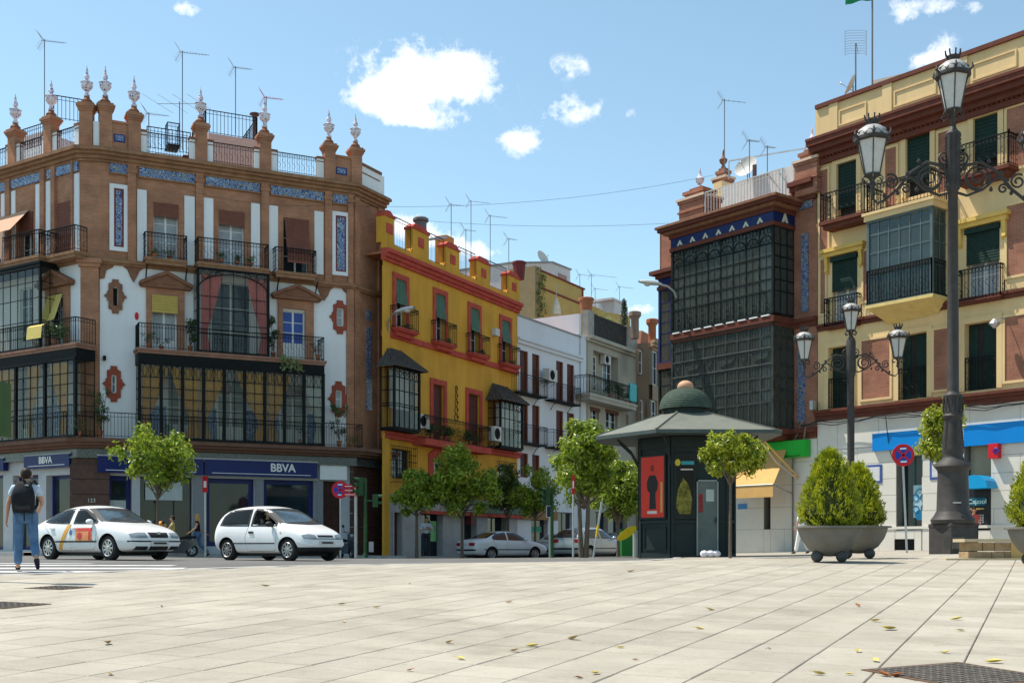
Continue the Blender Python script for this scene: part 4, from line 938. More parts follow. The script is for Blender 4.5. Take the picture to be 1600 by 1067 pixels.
for(q0,q1,q2)in((.4,S(166),1.45),(S(302),S(321),zSg0-.1),(S(399),S(411),zSg0-.1),(S(493),S(504),zSg0-.1)):b=MB(FR);b.box(q0,q1,0,.1,1.0,q2);b.build('stone_pilaster',GRANITE,corner)
# signs
def bank_sign(F,s0,s1,z0,z1,ts,n=.3):
 b=MB(F);b.box(s0,s1,.06,n,z0,z1);o=b.build('bank_sign',NAVY,corner)
 b=MB(F);b.box(s0+.3,s1-.3,n,n+.012,z0+.09,z0+.115);b.build('sign_line',WHITEP,o)
 if ts is not None:text_obj('BBVA',(z1-z0)*.52,WHITEP,o,fmat(F,ts,n+.012,(z0+z1)/2+.05),name='lettering',sx=.95,bold=.012)
 b=MB(F);b.box(s0-.03,s1+.03,.05,n-.03,z1,z1+.06);b.build('sign_cap',FRAMEW,o)
bank_sign(FR,S(153,.3),S(318,.3),zSg0,zSg1,None);bank_sign(FR,S(320,.3),S(496,.3),zSg0,zSg1,S(442,.3))
b=MB(FR);b.box(S(498),S(540),.05,.2,zSg0-.05,zSg1);b.build('blank_sign_box',WHITEP,corner)
bank_sign(FL,FL.s(37,.3),FL.s(108,.3),FL.z(70,731,.3),FL.z(70,711,.3),FL.s(71,.3))
bank_sign(FL,FL.s(-60,.3),FL.s(5,.3),FL.z(70,731,.3),FL.z(70,711,.3),None)
b=MB(FR);b.box(S(228),S(286),-.2,-.17,Z(256,781),Z(256,752));b.build('hanging_panel',mat('pale_panel',(.45,.5,.48),.4),corner)
b=MB(FR);b.box(S(172),S(198),-.27,-.24,Z(185,800),Z(185,781));b.build('notice',mat('pale_panel',(.45,.5,.48),.4),corner)
b=MB(FR);b.box(S(172),S(198),-.0,.05,1,1.4);b.build('stall_riser',GRANITE,corner)
# roof structures of the corner building
zR=zCO
PINKW=mat('pink_render',(.62,.42,.36),.85,var=.08)
def roof_room(F,s0,s1,n0,n1,z0,z1,m,name='roof_room',wedge=0):
 b=MB(F);b.box(s0,s1,n0,n1,z0,z1);o=b.build(name,m,corner);return o
roof_room(FR,S(322,-3.5),S(410,-3.5),-6.5,-3.0,zR,Z(366,214,-3),PINKW)
railing(FR,corner,S(322,-3),S(402,-3),-6.3,-3.05,Z(366,214,-3),1.05,.17,scroll=False,name='roof_railing',ends=(1,1),r=.014)
roof_room(FR,S(240,-3.0),S(322,-3.0),-5.5,-2.6,zR,Z(270,243,-2.6),PLASTER)
b=MB(FR)
for k in range(9):b.box(S(236,-2)+k*.26,S(236,-2)+(k+1)*.26,-2.6,-1.6,zR+.3+k*.17,zR+.34+k*.17)
b.build('iron_stair',mat('rusty_stair',(.25,.14,.1),.8),corner)
railing(FR,corner,S(232,-2),S(300,-2),-2.4,-2.4,Z(260,236,-2.4),.95,.16,scroll=False,name='roof_railing',ends=(0,0),r=.013)
railing(FR,corner,S(262,-2),S(281,-2),-2.6,-2.0,Z(268,226,-2),.95,.17,scroll=2,name='stair_landing_railing',ends=(1,1),r=.007)
b=MB(FR);b.box(S(262,-2),S(281,-2),-2.8,-1.9,Z(268,229,-2),Z(268,226,-2));b.build('stair_landing',IRON,corner)
roof_room(FL,FL.s(28,-2),FL.s(66,-2),-5,-2,zR,FL.z(45,233,-2),PLASTER)
roof_room(FL,FL.s(28,-3),FL.s(60,-3),-5,-3.2,FL.z(45,235,-3),FL.z(45,208,-3),mat('grey_pink_render',(.5,.42,.42),.85))
railing(FL,corner,FL.s(32,-2),FL.s(72,-2),-2.05,-2.05,FL.z(50,232,-2),1.0,.16,scroll=False,name='roof_railing',ends=(0,0),r=.013)
railing(FR,corner,S(84,-3),S(128,-3),-3.05,-3.05,FL.z(100,226,-3),1.0,.16,scroll=False,name='roof_railing',ends=(0,0),r=.013)
b=MB(FR);s=S(401.5,-3);b.tube([(s,-3.4,Z(400,225,-3.4)),(s,-3.4,Z(400,180,-3.4))],.12,8);b.lathe([(.25,0),(.25,.04),(.05,.12)],(s,-3.4,Z(400,180,-3.4)),10);b.build('chimney_flue',mat('flue',(.12,.08,.08),.6),corner)
# plants of the corner building
pl=[(FR,242,.7,zS3,.6,.25,'red flowers in a trough on the upper balcony of the left window',REDF),(FR,265,.45,zS3,.7,.3,'low red flowering plant on the upper balcony below the brown blind',REDF),(FR,345,.75,zS3,.35,.45,'potted plant at the left of the wide upper balcony',None),(FR,370,.75,zS3,.3,.35,'small potted plant in the middle of the wide upper balcony',None),(FR,392,.7,zS3,.6,.4,'grey green plant at the right of the wide upper balcony',None)]
for(F,px,n,z,w,h,lb,fl)in pl:plant(F,F.s(px,n),n,z+.03,w,h,lb,flowers=fl)
plant(FR,S(455,1.0),1.05,zS2-.0,1.1,.55,'pale green plant hanging over the edge of the second floor balcony',kind='pale',pot=False,hang=True,big=True)
plant(FR,S(233,.6),.6,zS2,.6,.7,'dark leafy plant at the left end of the second floor balcony')
plant(FR,S(252,.7),.7,zS2,.8,.45,'flowering plant in front of the white balcony door with the straw blind',flowers=PINKF)
plant(FR,S(297,.5),.5,zS2,.6,1.5,'tall climbing plant left of the glazed gallery with pink curtains',big=True)
plant(FR,S(427,.45),.45,zS2,.5,1.9,'tall climbing plant right of the glazed gallery with pink curtains',big=True)
plant(FR,S(497,.7),.7,zS2,.7,.9,'red flowering bush at the right end of the second floor balcony',flowers=REDF)
plant(FC,.9,.6,zS1,.9,2.0,'tall spreading plant in a large terracotta pot beside the brick corner pier',kind='stems',big=True)
plant(FR,S(530,.55),.55,zS1,.8,2.0,'thin branching plant with red flowers at the right end of the first floor balcony',kind='stems',big=True,flowers=REDF)
plant(FR,S(548,.7),.7,zS1,1.0,.5,'row of low potted plants at the far right of the first floor balcony')
plant(FL,FL.s(128,.7)-.2,.7,zS1,2.0,.55,'yellow green plants in a long trough in front of the brick corner pier')
plant(FL,FL.s(88,.7),.8,zS2,1.6,1.0,'white flowering bushes under the yellow awning on the left facade',flowers=WHITEF,big=True)
plant(FL,FL.s(60,.7),.8,zS2,1.0,.7,'dark red leaved plant left of the white flowering bushes',flowers=PINKF)
plant(FR,S(262,.45),.45,zS1,.5,.7,'dark pot plant inside the gallery with yellow curtains, left')
plant(FR,S(470,.45),.45,zS1,.5,.8,'dark pot plant inside the gallery with yellow curtains, right')
# antennas of the corner building
def ant(F,px,n,py0,py1,label,**k):p=F.pt(F.s(px,n),n,0);return antenna(p.x,p.y,F.z(px,py0,n),F.z(px,py1,n),label,**k)
ant(FL,69.5,-3,232,62,'tall mast with a small aerial rising behind the leftmost roof railing',boom=1.0)
ant(FR,285,-3,235,80,'tall mast with a slanting aerial above the stair landing',boom=1.2)
ant(FR,280.5,-2.8,235,159,'wide aerial with long crossed rods above the stair landing',kind='vhf',boom=1.2)
ant(FR,368,-4.5,210,104,'mast with a short aerial at the corner of the pink roof room railing',boom=.8)
ant(FR,416,-3.5,215,151,'white and red aerial near the rusty chimney flue',kind='red',boom=.8)
ant(FR,232.5,-2.5,240,176,'short thin aerial behind the third ceramic finial',boom=.9)
# ================================================================= yellow building
FY=Frame(598,52.2,925,1800)
YEL=mat('yellow_render',(.68,.355,.05),.85,var=.16,scale=1.3,bump=.2,dirt=.35,streak=1);REDT=mat('red_trim',(.50,.085,.06),.85,var=.2,scale=3,dirt=.3);STONEG=mat('grey_stone_base',(.42,.42,.41),.8,var=.15,scale=2,dirt=.2)
yel=thing('yellow_building','yellow house with red window surrounds, little tiled bays and a parapet terrace','building',FY.pt(0,0,.6))
def YS(px,n=0):return FY.s(px,n)
def YZ(px,py,n=0):return FY.z(px,py,n)
YW=YS(808.5)
zy0,zyS=.2,YZ(598,770)
zyC=YZ(598,392);zyB1=YZ(598,519);zyB0=YZ(598,680)
ytop=[(YS(617.5),YS(634),YZ(625,516),YZ(625,437)),(YS(680),YS(695),YZ(687,537),YZ(687,460)),(YS(734),YS(748),YZ(741,555),YZ(741,482)),(YS(783),YS(796),YZ(789,570),YZ(789,501))]
ymid=[(YS(676),YS(693),YZ(684,690),YZ(684,601)),(YS(731),YS(749),YZ(740,698),YZ(740,616)),(YS(614),YS(648),YZ(630,672),YZ(630,590)),(YS(779),YS(805),YZ(790,700),YZ(790,645))]
ylow=[(YS(612),YS(643),YZ(628,748),YZ(628,702)),(YS(676),YS(692),YZ(684,752),YZ(684,722)),(YS(777),YS(800),YZ(788,765),YZ(788,725))]
wall(FY,0,YW,zyS,zyC+.3,ytop+ymid+ylow).build('yellow_wall',YEL,yel)
yg=[(YS(615),YS(628.5),.9,YZ(621,800)),(YS(658),YS(692),.8,YZ(675,800)),(YS(725),YS(745),.8,YZ(735,803)),(YS(762),YS(792),.8,YZ(777,803))]
wall(FY,0,YW,zy0,zyS,yg,depth=.4).build('stone_base',STONEG,yel)
b=MB(FY);b.box(-.05,.4,0,.12,zy0,YZ(598,415));b.build('yellow_pilaster',YEL,yel)
b=MB(FY);b.box(0,YW,-9.2,-9.0,zy0,zyC);b.box(YW-.1,YW,-9,-.05,zy0,zyC+.2);b.build('rear_wall',YEL,yel)
b=MB(FY);b.box(0,YW,-9,-.02,zyC-.1,zyC);b.build('roof_terrace',TERRA,yel)
cornice(FY,yel,0,YW+.1,zyC,[(.12,-.4,-.24),(.22,-.24,-.06),(.34,-.06,.12)],REDT,'red_cornice')
cornice(FY,yel,0,YW,zyC,[(.12,.14,.42)],YEL,'parapet_base')
cornice(FY,yel,0,YW,zyB1,[(.1,-.14,.12)],REDT,'red_band');cornice(FY,yel,0,YW,zyB0,[(.18,-.12,.06),(.28,.06,.2)],REDT,'red_band')
for i,(p0,p1,t_,chim)in enumerate(((598,613,340,0),(642.5,667,363,1),(694,715,390,0),(743,763,412,0),(792,809,434,0))):
 s0,s1=YS(p0),YS(p1);zt=YZ((p0+p1)/2,t_);zb=zyC+.42
 b=MB(FY);b.box(s0,s1,-.35,.1,zb,zt);b.prism([(s0-.2,zb),(s0,zb),(s0,zb+.25)],.3,axis=1,a=-.25)if i else None;b.prism([(s1+.2,zb),(s1,zb),(s1,zb+.25)],.3,axis=1,a=-.25)if i<4 else None
 o=b.build('parapet_pier',YEL,yel)
 b=MB(FY);b.box(s0-.05,s1+.05,-.39,.15,zt,zt+.1);b.prism([(s0,zt+.12),(s1,zt+.12),(s1-.25,zt+.3),(s0+.25,zt+.3)],.45,axis=1,a=-.36);b.build('pier_cap',REDT,o)
 b=MB(FY);m_=(s0+s1)/2;b.box(m_-.25,m_+.25,.1,.13,zt-.75,zt-.3);b.build('pier_panel',REDT,o)
for(p0,p1)in((613,642),(667,694),(715,743),(763,792)):
 railing(FY,yel,YS(p0)+.05,YS(p1)-.05,0,0,zyC+.44,1.35,.13,ends=(0,0),scroll=False,name='parapet_railing',r=.01)
for i,(a,c,e,f)in enumerate(ytop):
 window(FY,yel,a,c,e,f,-.22,nv=2,nh=3,fw=.06);shutter(FY,yel,a,c,e+(f-e)*.52,f,-.02,GREENB,tilt=.12)
 surround(FY,yel,a,c,e,f,.24,0,.06,REDT)
 b0,b1=a-.42,c+.42
 slab(FY,yel,b0,b1,0,.5,e,.16,REDT);railing(FY,yel,b0+.03,b1-.03,0,.46,e,1.0,.12,scroll=1)
 b=MB(FY);b.prism([(0,e-.16),(.48,e-.16),(.3,e-.32),(0,e-.42)],1,axis=0)if False else b.box(b0+.15,b1-.15,0,.3,e-.36,e-.16);b.build('balcony_console',REDT,yel)
 if i<4:plant(FY,(b0+b1)/2+.3,.3,e,.6,.25,'low plant on the %s upper balcony of the yellow house'%('first','second','third','fourth')[i])
for(a,c,e,f)in ymid[:2]:
 surround(FY,yel,a,c,e,f,.26,0,.06,REDT);shutter(FY,yel,a,c,e,f,-.12,mat('brown_shutter',(.12,.035,.025),.6,var=.15),name='wooden_shutter')
a,c,e,f=ylow[0];window(FY,yel,a,c,e,f,-.25,fm=mat('dark_frame',(.05,.05,.055),.5))
b=MB(FY)
for s_ in steps(a-.15,c+.15,12):b.tube([(s_,.22,e-.2),(s_,.22,f+.1)],.012,4)
for z_ in steps(e-.2,f+.1,5):b.tube([(a-.15,0,z_),(a-.15,.22,z_),(c+.15,.22,z_),(c+.15,0,z_)],.014,4)
b.build('window_grille',IRON,yel)
a,c,e,f=ylow[2];window(FY,yel,a,c,e,f,-.25);b=MB(FY)
for s_ in steps(a-.1,c+.1,9):b.tube([(s_,.2,e-.2),(s_,.2,f+.1)],.012,4)
for z_ in steps(e-.2,f+.1,4):b.tube([(a-.1,0,z_),(a-.1,.2,z_),(c+.1,.2,z_),(c+.1,0,z_)],.014,4)
b.build('window_grille',IRON,yel)
a,c,e,f=ylow[1];window(FY,yel,a,c,e,f,-.2,nh=2)
b=MB(FY);z_=YZ(684,722);s0,s1=YS(669),YS(698);b.prism([(s0,z_-.5),(s1,z_-.5),(s1,z_+.15),((s0+s1)/2,z_+.75),(s0,z_+.15)],.06,axis=1);b.build('red_pediment',REDT,yel)if False else None
b=MB(FY);sm=(s0+s1)/2;b.prism([(s0,f),(a,f),(c,f),(s1,f),(s1,f+.35),(sm,f+.8),(s0,f+.35)],.06,axis=1);b.box(s0,a,0,.06,e,f);b.box(c,s1,0,.06,e,f);b.build('red_pediment',REDT,yel)
# tiled bays
TILER=mat('weathered_roof_tile',(.10,.085,.075),.85,var=.3,scale=6)
def tiled_bay(p0,p1,py_t,py_e,py_b,n=.75):
 s0,s1=YS(p0,n),YS(p1,n);pm=(p0+p1)/2;ze,zb=YZ(pm,py_e,n),YZ(pm,py_b,n);zt=ze+.95
 def dc(b,sl):
  for s_ in steps(s0+.15,s1-.15,5):b.tube([(s_+.12*math.cos(t),n+.01,ze-.25+.12*math.sin(t))for t in steps(0,6.28,8)],.014,3)
 o=pane_grid_bay(FY,yel,s0,s1,0,n,zb,ze,5,[zb+(ze-zb)*q for q in(.36,.4,.62,.84)],IRON,GLASSC,post=.05,bar=.018,decor=dc)
 b=MB(FY);b.box(s0,s1,0,n,zb-.12,zb);b.build('bay_floor',IRON,yel)
 for(q0,q1,sd)in((.1,.5,1),(.5,.9,-1)):curtain(FY,yel,s0+(s1-s0)*q0,s0+(s1-s0)*q1,zb+.9,ze-.1,.35,WCURT,waves=4)
 b=MB(FY);e=.3;sa,sb_,na=s0-e,s1+e,n+e;ra,rb=s0+.5,s1-.5
 rows=7
 def roofrow(k,off):
  t0,t1=k/rows,(k+1.25)/rows
  def ring_(t,dz):return[(sa+(ra-sa)*t,0.0,ze+(zt-ze)*t+dz),(sa+(ra-sa)*t,na*(1-t)+.02,ze+(zt-ze)*t+dz),(sb_+(rb-sb_)*t,na*(1-t)+.02,ze+(zt-ze)*t+dz),(sb_+(rb-sb_)*t,0.0,ze+(zt-ze)*t+dz)]
  A,B=ring_(t0,.04),ring_(min(1,t1),.0)
  for q in range(3):b.poly([A[q],A[q+1],B[q+1],B[q]])
  C=ring_(t0,0)
  for q in range(3):b.poly([A[q],A[q+1],C[q+1],C[q]])
 for k in range(rows):roofrow(k,0)
 for q in range(9):
  t=q/8;b.tube([(sa+(sb_-sa)*t,na,ze+.05),(ra+(rb-ra)*t,.03,zt+.03)],.045,4)
 for q in range(1,4):
  t=q/4
  for(s_,r_)in((sa,ra),(sb_,rb)):b.tube([(s_,na*t,ze+.05),(r_,.03,zt+.03)],.04,4)
 r=b.build('bay_roof',TILER,yel)
 return o
tiled_bay(616,655,549,577,670);tiled_bay(782,816,598,629,699)
# long middle balcony
n_=.7;s0,s1=YS(664,n_),YS(767,n_);zb=YZ(700,690,n_)
b=MB(FY);b.box(s0,s1,0,n_+.05,zb-.3,zb);b.build('balcony_slab',REDT,yel);railing(FY,yel,s0,s1,0,n_,zb,1.1,.13,scroll=1,m=IRON)
b=MB(FY);sm=YS(713,n_)
for k in range(5):b.tube([(sm+.22*(1-.1*k)*math.cos(t)*(1-t/12),n_,zb+1.25+k*.35+.18*math.sin(t))for t in steps(0,7,10)],.022,4)
b.build('wrought_iron_crest',IRON,yel)
for k,px in enumerate((675,690,704,722,736,752)):plant(FY,YS(px,.5),.45,zb,.9,.75,'dark green plant on the long middle balcony, '+('leftmost','second from left','third from left','third from right','second from right','rightmost')[k]+' of six',big=(k%2==0))
ac_unit(FY,YS(659,.5),.3,YZ(659,669,.5),.95,.65,.35,'white air conditioner at the left end of the long yellow house balcony')
ac_unit(FY,YS(773,.7),.55,YZ(773,689,.7),.75,.75,.35,'white air conditioner at the right end of the long yellow house balcony')
b=MB(FY);s0,s1=YS(768),YS(774.5);b.box(s0,s1,0,.25,YZ(771,525),YZ(771,514));b.build('vent_box',mat('ac_casing',(.62,.61,.56),.6,var=.1),yel)
# shops
b=MB(FY);s0,s1=YS(745),YS(812);b.box(s0,s1,.02,.25,YZ(780,803),YZ(780,788));o=b.build('green_shop_sign',mat('green_sign',(.01,.07,.03),.4),yel)
text_obj('Grif',.38,WHITEP,o,fmat(FY,YS(788,.27),.262,YZ(788,796,.26)),name='lettering')
b=MB(FY);b.box(YS(657),YS(812),.0,.3,YZ(720,804)-.05,YZ(720,802)+.05);b.build('red_ledge',REDT,yel)
b=MB(FY);b.box(YS(612.5),YS(615),0,.04,.9,YZ(621,800));b.build('door_jamb',STONEG,yel)
for i,(a,c,e,f)in enumerate(yg):
 if i in(0,):
  b=MB(FY);b.box(a,c,-.35,-.3,e,f)
  for q in range(3):b.box(a+.1,c-.1,-.3,-.28,e+.2+q*.75,e+.8+q*.75)
  b.build('wooden_door',mat('brown_door',(.10,.03,.025),.5,var=.2),yel)
 else:window(FY,yel,a,c,e,f,-.35,fm=mat('dark_frame',(.05,.05,.055),.5),gm=SHOPG,nv=2,nh=1,name='shop_window')
b=MB(FY);b.box(YS(679),YS(689),-.3,-.27,1.6,2.6);b.build('green_poster',mat('green_poster',(.2,.5,.2),.5,var=.5,scale=3),yel)
b=MB(FY);b.box(YS(727),YS(735),.0,.35,YZ(730,820),YZ(730,800));b.build('red_box_sign',mat('dark_red_box',(.12,.02,.02),.5),yel)
b=MB(FY)
for q in range(3):b.poly([(0.05,.0,0)]*3)if False else None
def yant(px,n,py0,py1,label,**k):p=FY.pt(FY.s(px,n),n,0);return antenna(p.x,p.y,FY.z(px,py0,n),FY.z(px,py1,n),label,**k)
yant(705,-3,420,318,'tall thin aerial mast left of the centre of the yellow house roof',boom=.7,els=4)
yant(736,-4,430,313,'tallest thin mast above the yellow house roof',boom=1.1,els=3)
yant(728,-3,430,358,'short aerial with white rods beside the tallest mast on the yellow house',boom=.6)
yant(766,-3,440,336,'aerial with many white rods near the right of the yellow house roof',boom=1.0,els=12)
yant(795,-2.5,450,372,'aerial with a dark head at the right end of the yellow house roof',boom=.5,els=12)
yant(604,-1.5,390,338,'low aerial at the left end of the yellow house roof',boom=.5,els=4)
b=MB(FY);s=YS(701,-2);b.box(s-.4,s+.4,-2.6,-1.9,zyC,YZ(701,370,-2));b.build('chimney',mat('orange_render',(.55,.25,.08),.8),yel)
b=MB(FY);s=YS(652,-1.2);b.lathe([(.3,0),(.3,.5),(.4,.5),(.4,.62),(.3,.7)],(s,-1.0,YZ(652,363,-1.2)),10);b.build('chimney_pot',mat('dark_grey_pot',(.15,.15,.16),.7),yel)
b=MB(FY);s=YS(811,-.8);b.lathe([(.3,0),(.38,.9),(.42,.9),(.42,1.0),(.3,1.05)],(s,-.8,YZ(811,437,-.8)),10);b.build('chimney_pot',mat('dark_red_pot',(.16,.04,.04),.7),yel)
b=MB(FY);b.tube([(YS(665,-1.5),-1.5,YZ(665,375,-1.5)),(YS(700,-2),-2,YZ(700,371,-2))],.07,6);b.build('roof_pipe',GALV,yel)
# ================================================================= white house
pW=FY.pt(YW+.02,0,0);FW=Frame.__new__(Frame);FW.u=Vector((1050,1800,0)).normalized();FW.n=Vector((FW.u.y,-FW.u.x,0));FW.o=pW+FW.n*(-.1);FW.ang=math.atan2(FW.u.y,FW.u.x)
WHR=mat('white_render',(.74,.75,.77),.85,var=.06,scale=1,dirt=.12,streak=1);BSH=mat('brown_shutter',(.12,.035,.025),.6,var=.15)
def WS(px,n=0):return FW.s(px,n)
def WZ(px,py,n=0):return FW.z(px,py,n)
wh=thing('white_house','plain white house with brown shutters and thin black balconies','building',FW.pt(0,0,.5))
WL=WS(908)
wins=[]
colz=((813,825),(831.5,843),(869,880),(886,897))
rows=[]
for r_,(zt_,zb_)in enumerate(((WZ(812,546),WZ(812,614)),(WZ(812,628),WZ(812,692)),(WZ(812,707),WZ(812,745)))):
 for(p0,p1)in colz:wins.append((WS(p0),WS(p1),zb_,zt_,r_))
zwP=WZ(811,494);zwc=WZ(811,531)
wall(FW,0,WL,.2,zwP,[w[:4]for w in wins]+[(WS(830),WS(856),.6,WZ(840,805)),(WS(872),WS(896),.6,WZ(880,800))]).build('white_wall',WHR,wh)
b=MB(FW);b.box(0,WL,-9.2,-9,.2,zwP);b.box(WL-.1,WL,-9,-.3,.2,zwP);b.box(.0,.1,-9,-.3,zyC-1,zwP);b.build('rear_wall',WHR,wh)
b=MB(FW);b.box(0,WL,-9,-.25,zwc,zwc+.1);b.build('roof_terrace',TERRA,wh)
b=MB(FW);b.box(-.0,WL,-.3,.06,zwP,zwP+.08);b.build('parapet_coping',mat('grey_coping',(.3,.3,.31),.8),wh)
cornice(FW,wh,0,WL,zwc,[(.14,-.2,.0),(.25,0,.12)],WHR,'white_cornice')
for(a,c,e,f,r_)in wins:
 if r_<3:
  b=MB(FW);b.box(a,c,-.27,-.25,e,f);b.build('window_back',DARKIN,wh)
  shutter(FW,wh,a,a+(c-a)*.62,e,f,-.06,BSH,name='wooden_shutter');b=MB(FW);b.box(c-.1,c-.02,-.2,-.02,e,f);b.build('folded_shutter',mat('reddish_wood',(.25,.09,.05),.6),wh)
for r_,(pyb)in enumerate((615,692)):
 for(p0,p1)in((811,856),(865,908)):
  s0,s1=WS(p0,.6),WS(p1,.6);zb=WZ(812,pyb);slab(FW,wh,s0,s1,0,.62,zb,.08,IRON);railing(FW,wh,s0,s1,0,.58,zb,1.0,.13,scroll=False)
  b=MB(FW)
  for q in(.2,.8):s_=s0+(s1-s0)*q;b.tube([(s_,.5,zb-.08),(s_,.2,zb-.25),(s_,.02,zb-.55)],.02,4)
  b.build('bracket',IRON,wh)
ac_unit(FW,WS(861,.5),.25,WZ(861,596,.5),1.0,.7,.4,'white air conditioner between the two upper balconies of the white house')
b=MB(FW);b.box(WS(811),WS(866),.0,.25,WZ(840,812),WZ(840,798));o=b.build('shop_sign',mat('shop_sign_brown',(.3,.15,.05),.6),wh)
window(FW,wh,WS(830),WS(856),.6,WZ(840,805),-.25,fm=mat('shop_frame_tan',(.35,.22,.1),.5),gm=SHOPG,nv=2,nh=1,name='shop_window')
b=MB(FW);b.box(WS(832),WS(849),-.18,-.14,WZ(840,831),WZ(840,822));b.build('green_poster',mat('teal_poster',(.02,.3,.16),.5),wh)
window(FW,wh,WS(872),WS(896),.6,WZ(880,800),-.25,fm=GRANITE,gm=SHOPG,nv=2,nh=1,name='shop_window')
# ================================================================= terrace penthouse behind the white house
p0_=FW.pt(0,-7.5,0);FP1=Frame.__new__(Frame);FP1.u=FW.u.copy();FP1.n=FW.n.copy();FP1.o=p0_;FP1.ang=FW.ang
OCHY=mat('ochre_render',(.50,.34,.12),.85,var=.08,scale=1)
pent=thing('ochre_terrace_wall','ochre rooftop wall with dark red trim and a climber at its left','wall',FP1.pt(0,0,10))
def PS(px,n=0):return FP1.s(px,n)
def PZ_(px,py,n=0):return FP1.z(px,py,n)
b=MB(FP1);za,zb=PZ_(842,423),PZ_(842,500)
b.box(PS(842),PS(912),-.25,0,zb,za);b.build('wall_body',OCHY,pent)
b=MB(FP1);b.box(PS(842),PS(912)+.1,-.3,.08,za,za+.12);b.build('red_coping',mat('dark_red_trim',(.20,.035,.03),.7),pent)
b=MB(FP1);zz_=PZ_(848,451);b.box(PS(846),PS(910),0,.05,zz_-.07,zz_+.07);b.box(PS(909),PS(910.5),0,.05,zz_,za);b.build('red_moulding',mat('dark_red_trim',(.20,.035,.03),.7),pent)
b=MB(FP1);b.box(PS(834),PS(842),-2,.1,zb-2,PZ_(838,417));b.build('end_pier',mat('dark_tan_render',(.30,.22,.12),.85),pent)
cl_pts=[(Vector(FP1.pt(PS(838+rnd.uniform(-2,8)),.25,PZ_(840,425+q*70)))-_org[pent.name],.3)for q in steps(0,1,12)]
v,f=leaves_mesh(cl_pts,500,.16,rnd)
climb=thing('climbing_plant','green climber hanging at the left end of the ochre rooftop wall','plant',_org[pent.name]);me=bpy.data.meshes.new('foliage');me.from_pydata([tuple(x)for x in v],[],f);me.materials.append(LEAF_POT);o=bpy.data.objects.new('foliage',me);COL.objects.link(o);o.parent=climb
# white rear house with a dish
FP2=Frame.__new__(Frame);FP2.u=FW.u.copy();FP2.n=FW.n.copy();FP2.o=FW.pt(0,-10,0);FP2.ang=FW.ang
rear=thing('rear_white_house','white gabled house top rising behind the ochre terrace wall','house',FP2.pt(0,0,10))
s0,sm,s1=FP2.s(796),FP2.s(862),FP2.s(891);z0=FP2.z(840,505);RW=mat('pinkish_white_render',(.66,.60,.59),.85,var=.06)
b=MB(FP2);b.prism([(s0,z0),(s1,z0),(s1,FP2.z(891,422)),(sm,FP2.z(860,410)),(s0,FP2.z(800,414))],-5,axis=1);b.build('gabled_wall',RW,rear)
b=MB(FP2);b.prism([(s0-.1,FP2.z(800,414)),(sm,FP2.z(860,410)),(s1+.1,FP2.z(891,422)),(s1+.1,FP2.z(891,422)+.1),(sm,FP2.z(860,410)+.12),(s0-.1,FP2.z(800,414)+.12)],-5.2,axis=1,a=.1);b.build('roof_edge',mat('grey_coping',(.3,.3,.31),.8),rear)
b=MB(FP2);sx=FP2.s(827);b.prism([(sx-.7,FP2.z(827,450)),(sx+.7,FP2.z(827,450)),(sx+.7,FP2.z(827,425)),(sx+.4,FP2.z(827,417)),(sx-.4,FP2.z(827,417)),(sx-.7,FP2.z(827,425))],.1,axis=1);b.build('blind_arch',WHR,rear)
b=MB(FP2);b.box(FP2.s(872),FP2.s(885),-.0,.05,FP2.z(878,437),FP2.z(878,429));b.build('vent_panel',mat('dull_pink',(.4,.25,.22),.8),rear)
pD=FP2.pt(FP2.s(856),-.6,0);dish(pD.x,pD.y,FP2.z(856,420),.62,'white satellite dish on the ridge of the rear white house',rad(50))
b=MB(FW);b.box(WS(811),WS(834),-7,-3,zwc,WZ(820,456,-3));b.build('roof_room',WHR,wh)
b=MB(FW);b.box(WS(905),WS(918),-.4,0,.2,WZ(905,522));b.box(WS(905),WS(908),-9,0,.2,WZ(905,490));b.build('party_wall',WHR,wh)
um=thing('closed_parasol','closed cream parasol standing on the roof terrace below the ochre wall','parasol',FP1.pt(PS(869,.8),.8,PZ_(869,494,.8)))
b=MB();b.tube([(0,0,0),(0,0,2.3)],.03,6);b.build('pole',GALV,um);b=MB();h_=PZ_(869,466,.8)-PZ_(869,494,.8);b.lathe([(.36,.1),(.33,.4*h_),(.2,.8*h_),(.05,h_),(.01,h_*1.05)],n=9);b.build('canopy',mat('cream_cloth',(.6,.55,.45),.8),um,smooth=True)
# ================================================================= beige apartment house
FB=Frame.__new__(Frame);FB.u=FW.u.copy();FB.n=FW.n.copy();FB.o=FW.pt(WS(916),.0,0);FB.ang=FW.ang
BEI=mat('beige_render',(.44,.40,.32),.85,var=.1,scale=1.2,dirt=.25,streak=1)
def BS(px,n=0):return FB.s(px,n)
def BZ(px,py,n=0):return FB.z(px,py,n)
ap=thing('beige_apartment_house','beige apartment house with a deep loggia and a planted roof terrace','building',FB.pt(0,0,.4))
BL=BS(994);zbc=BZ(918,527)
bw=[(BS(927),BS(966),BZ(940,612),BZ(940,551)),(BS(923),BS(936),BZ(930,668),BZ(930,637)),(BS(947),BS(965),BZ(955,690),BZ(955,641)),(BS(978),BS(982),BZ(980,700),BZ(980,648)),(BS(930),BS(950),.4,BZ(940,800)),(BS(958),BS(980),.4,BZ(970,800)),(BS(924),BS(936),BZ(930,740),BZ(930,712)),(BS(947),BS(965),BZ(955,750),BZ(955,716))]
wall(FB,0,BL,.1,zbc,bw,depth=.5).build('beige_wall',BEI,ap)
b=MB(FB);b.box(0,.1,-9,-.5,.2,zbc);b.box(BL-.1,BL,-9,-.5,.2,zbc);b.box(0,BL,-9,-.5,zbc-.1,zbc);b.build('body',BEI,ap)
cornice(FB,ap,0,BL,zbc,[(.2,-.25,-.1),(.4,-.1,.12)],BEI,'beige_cornice')
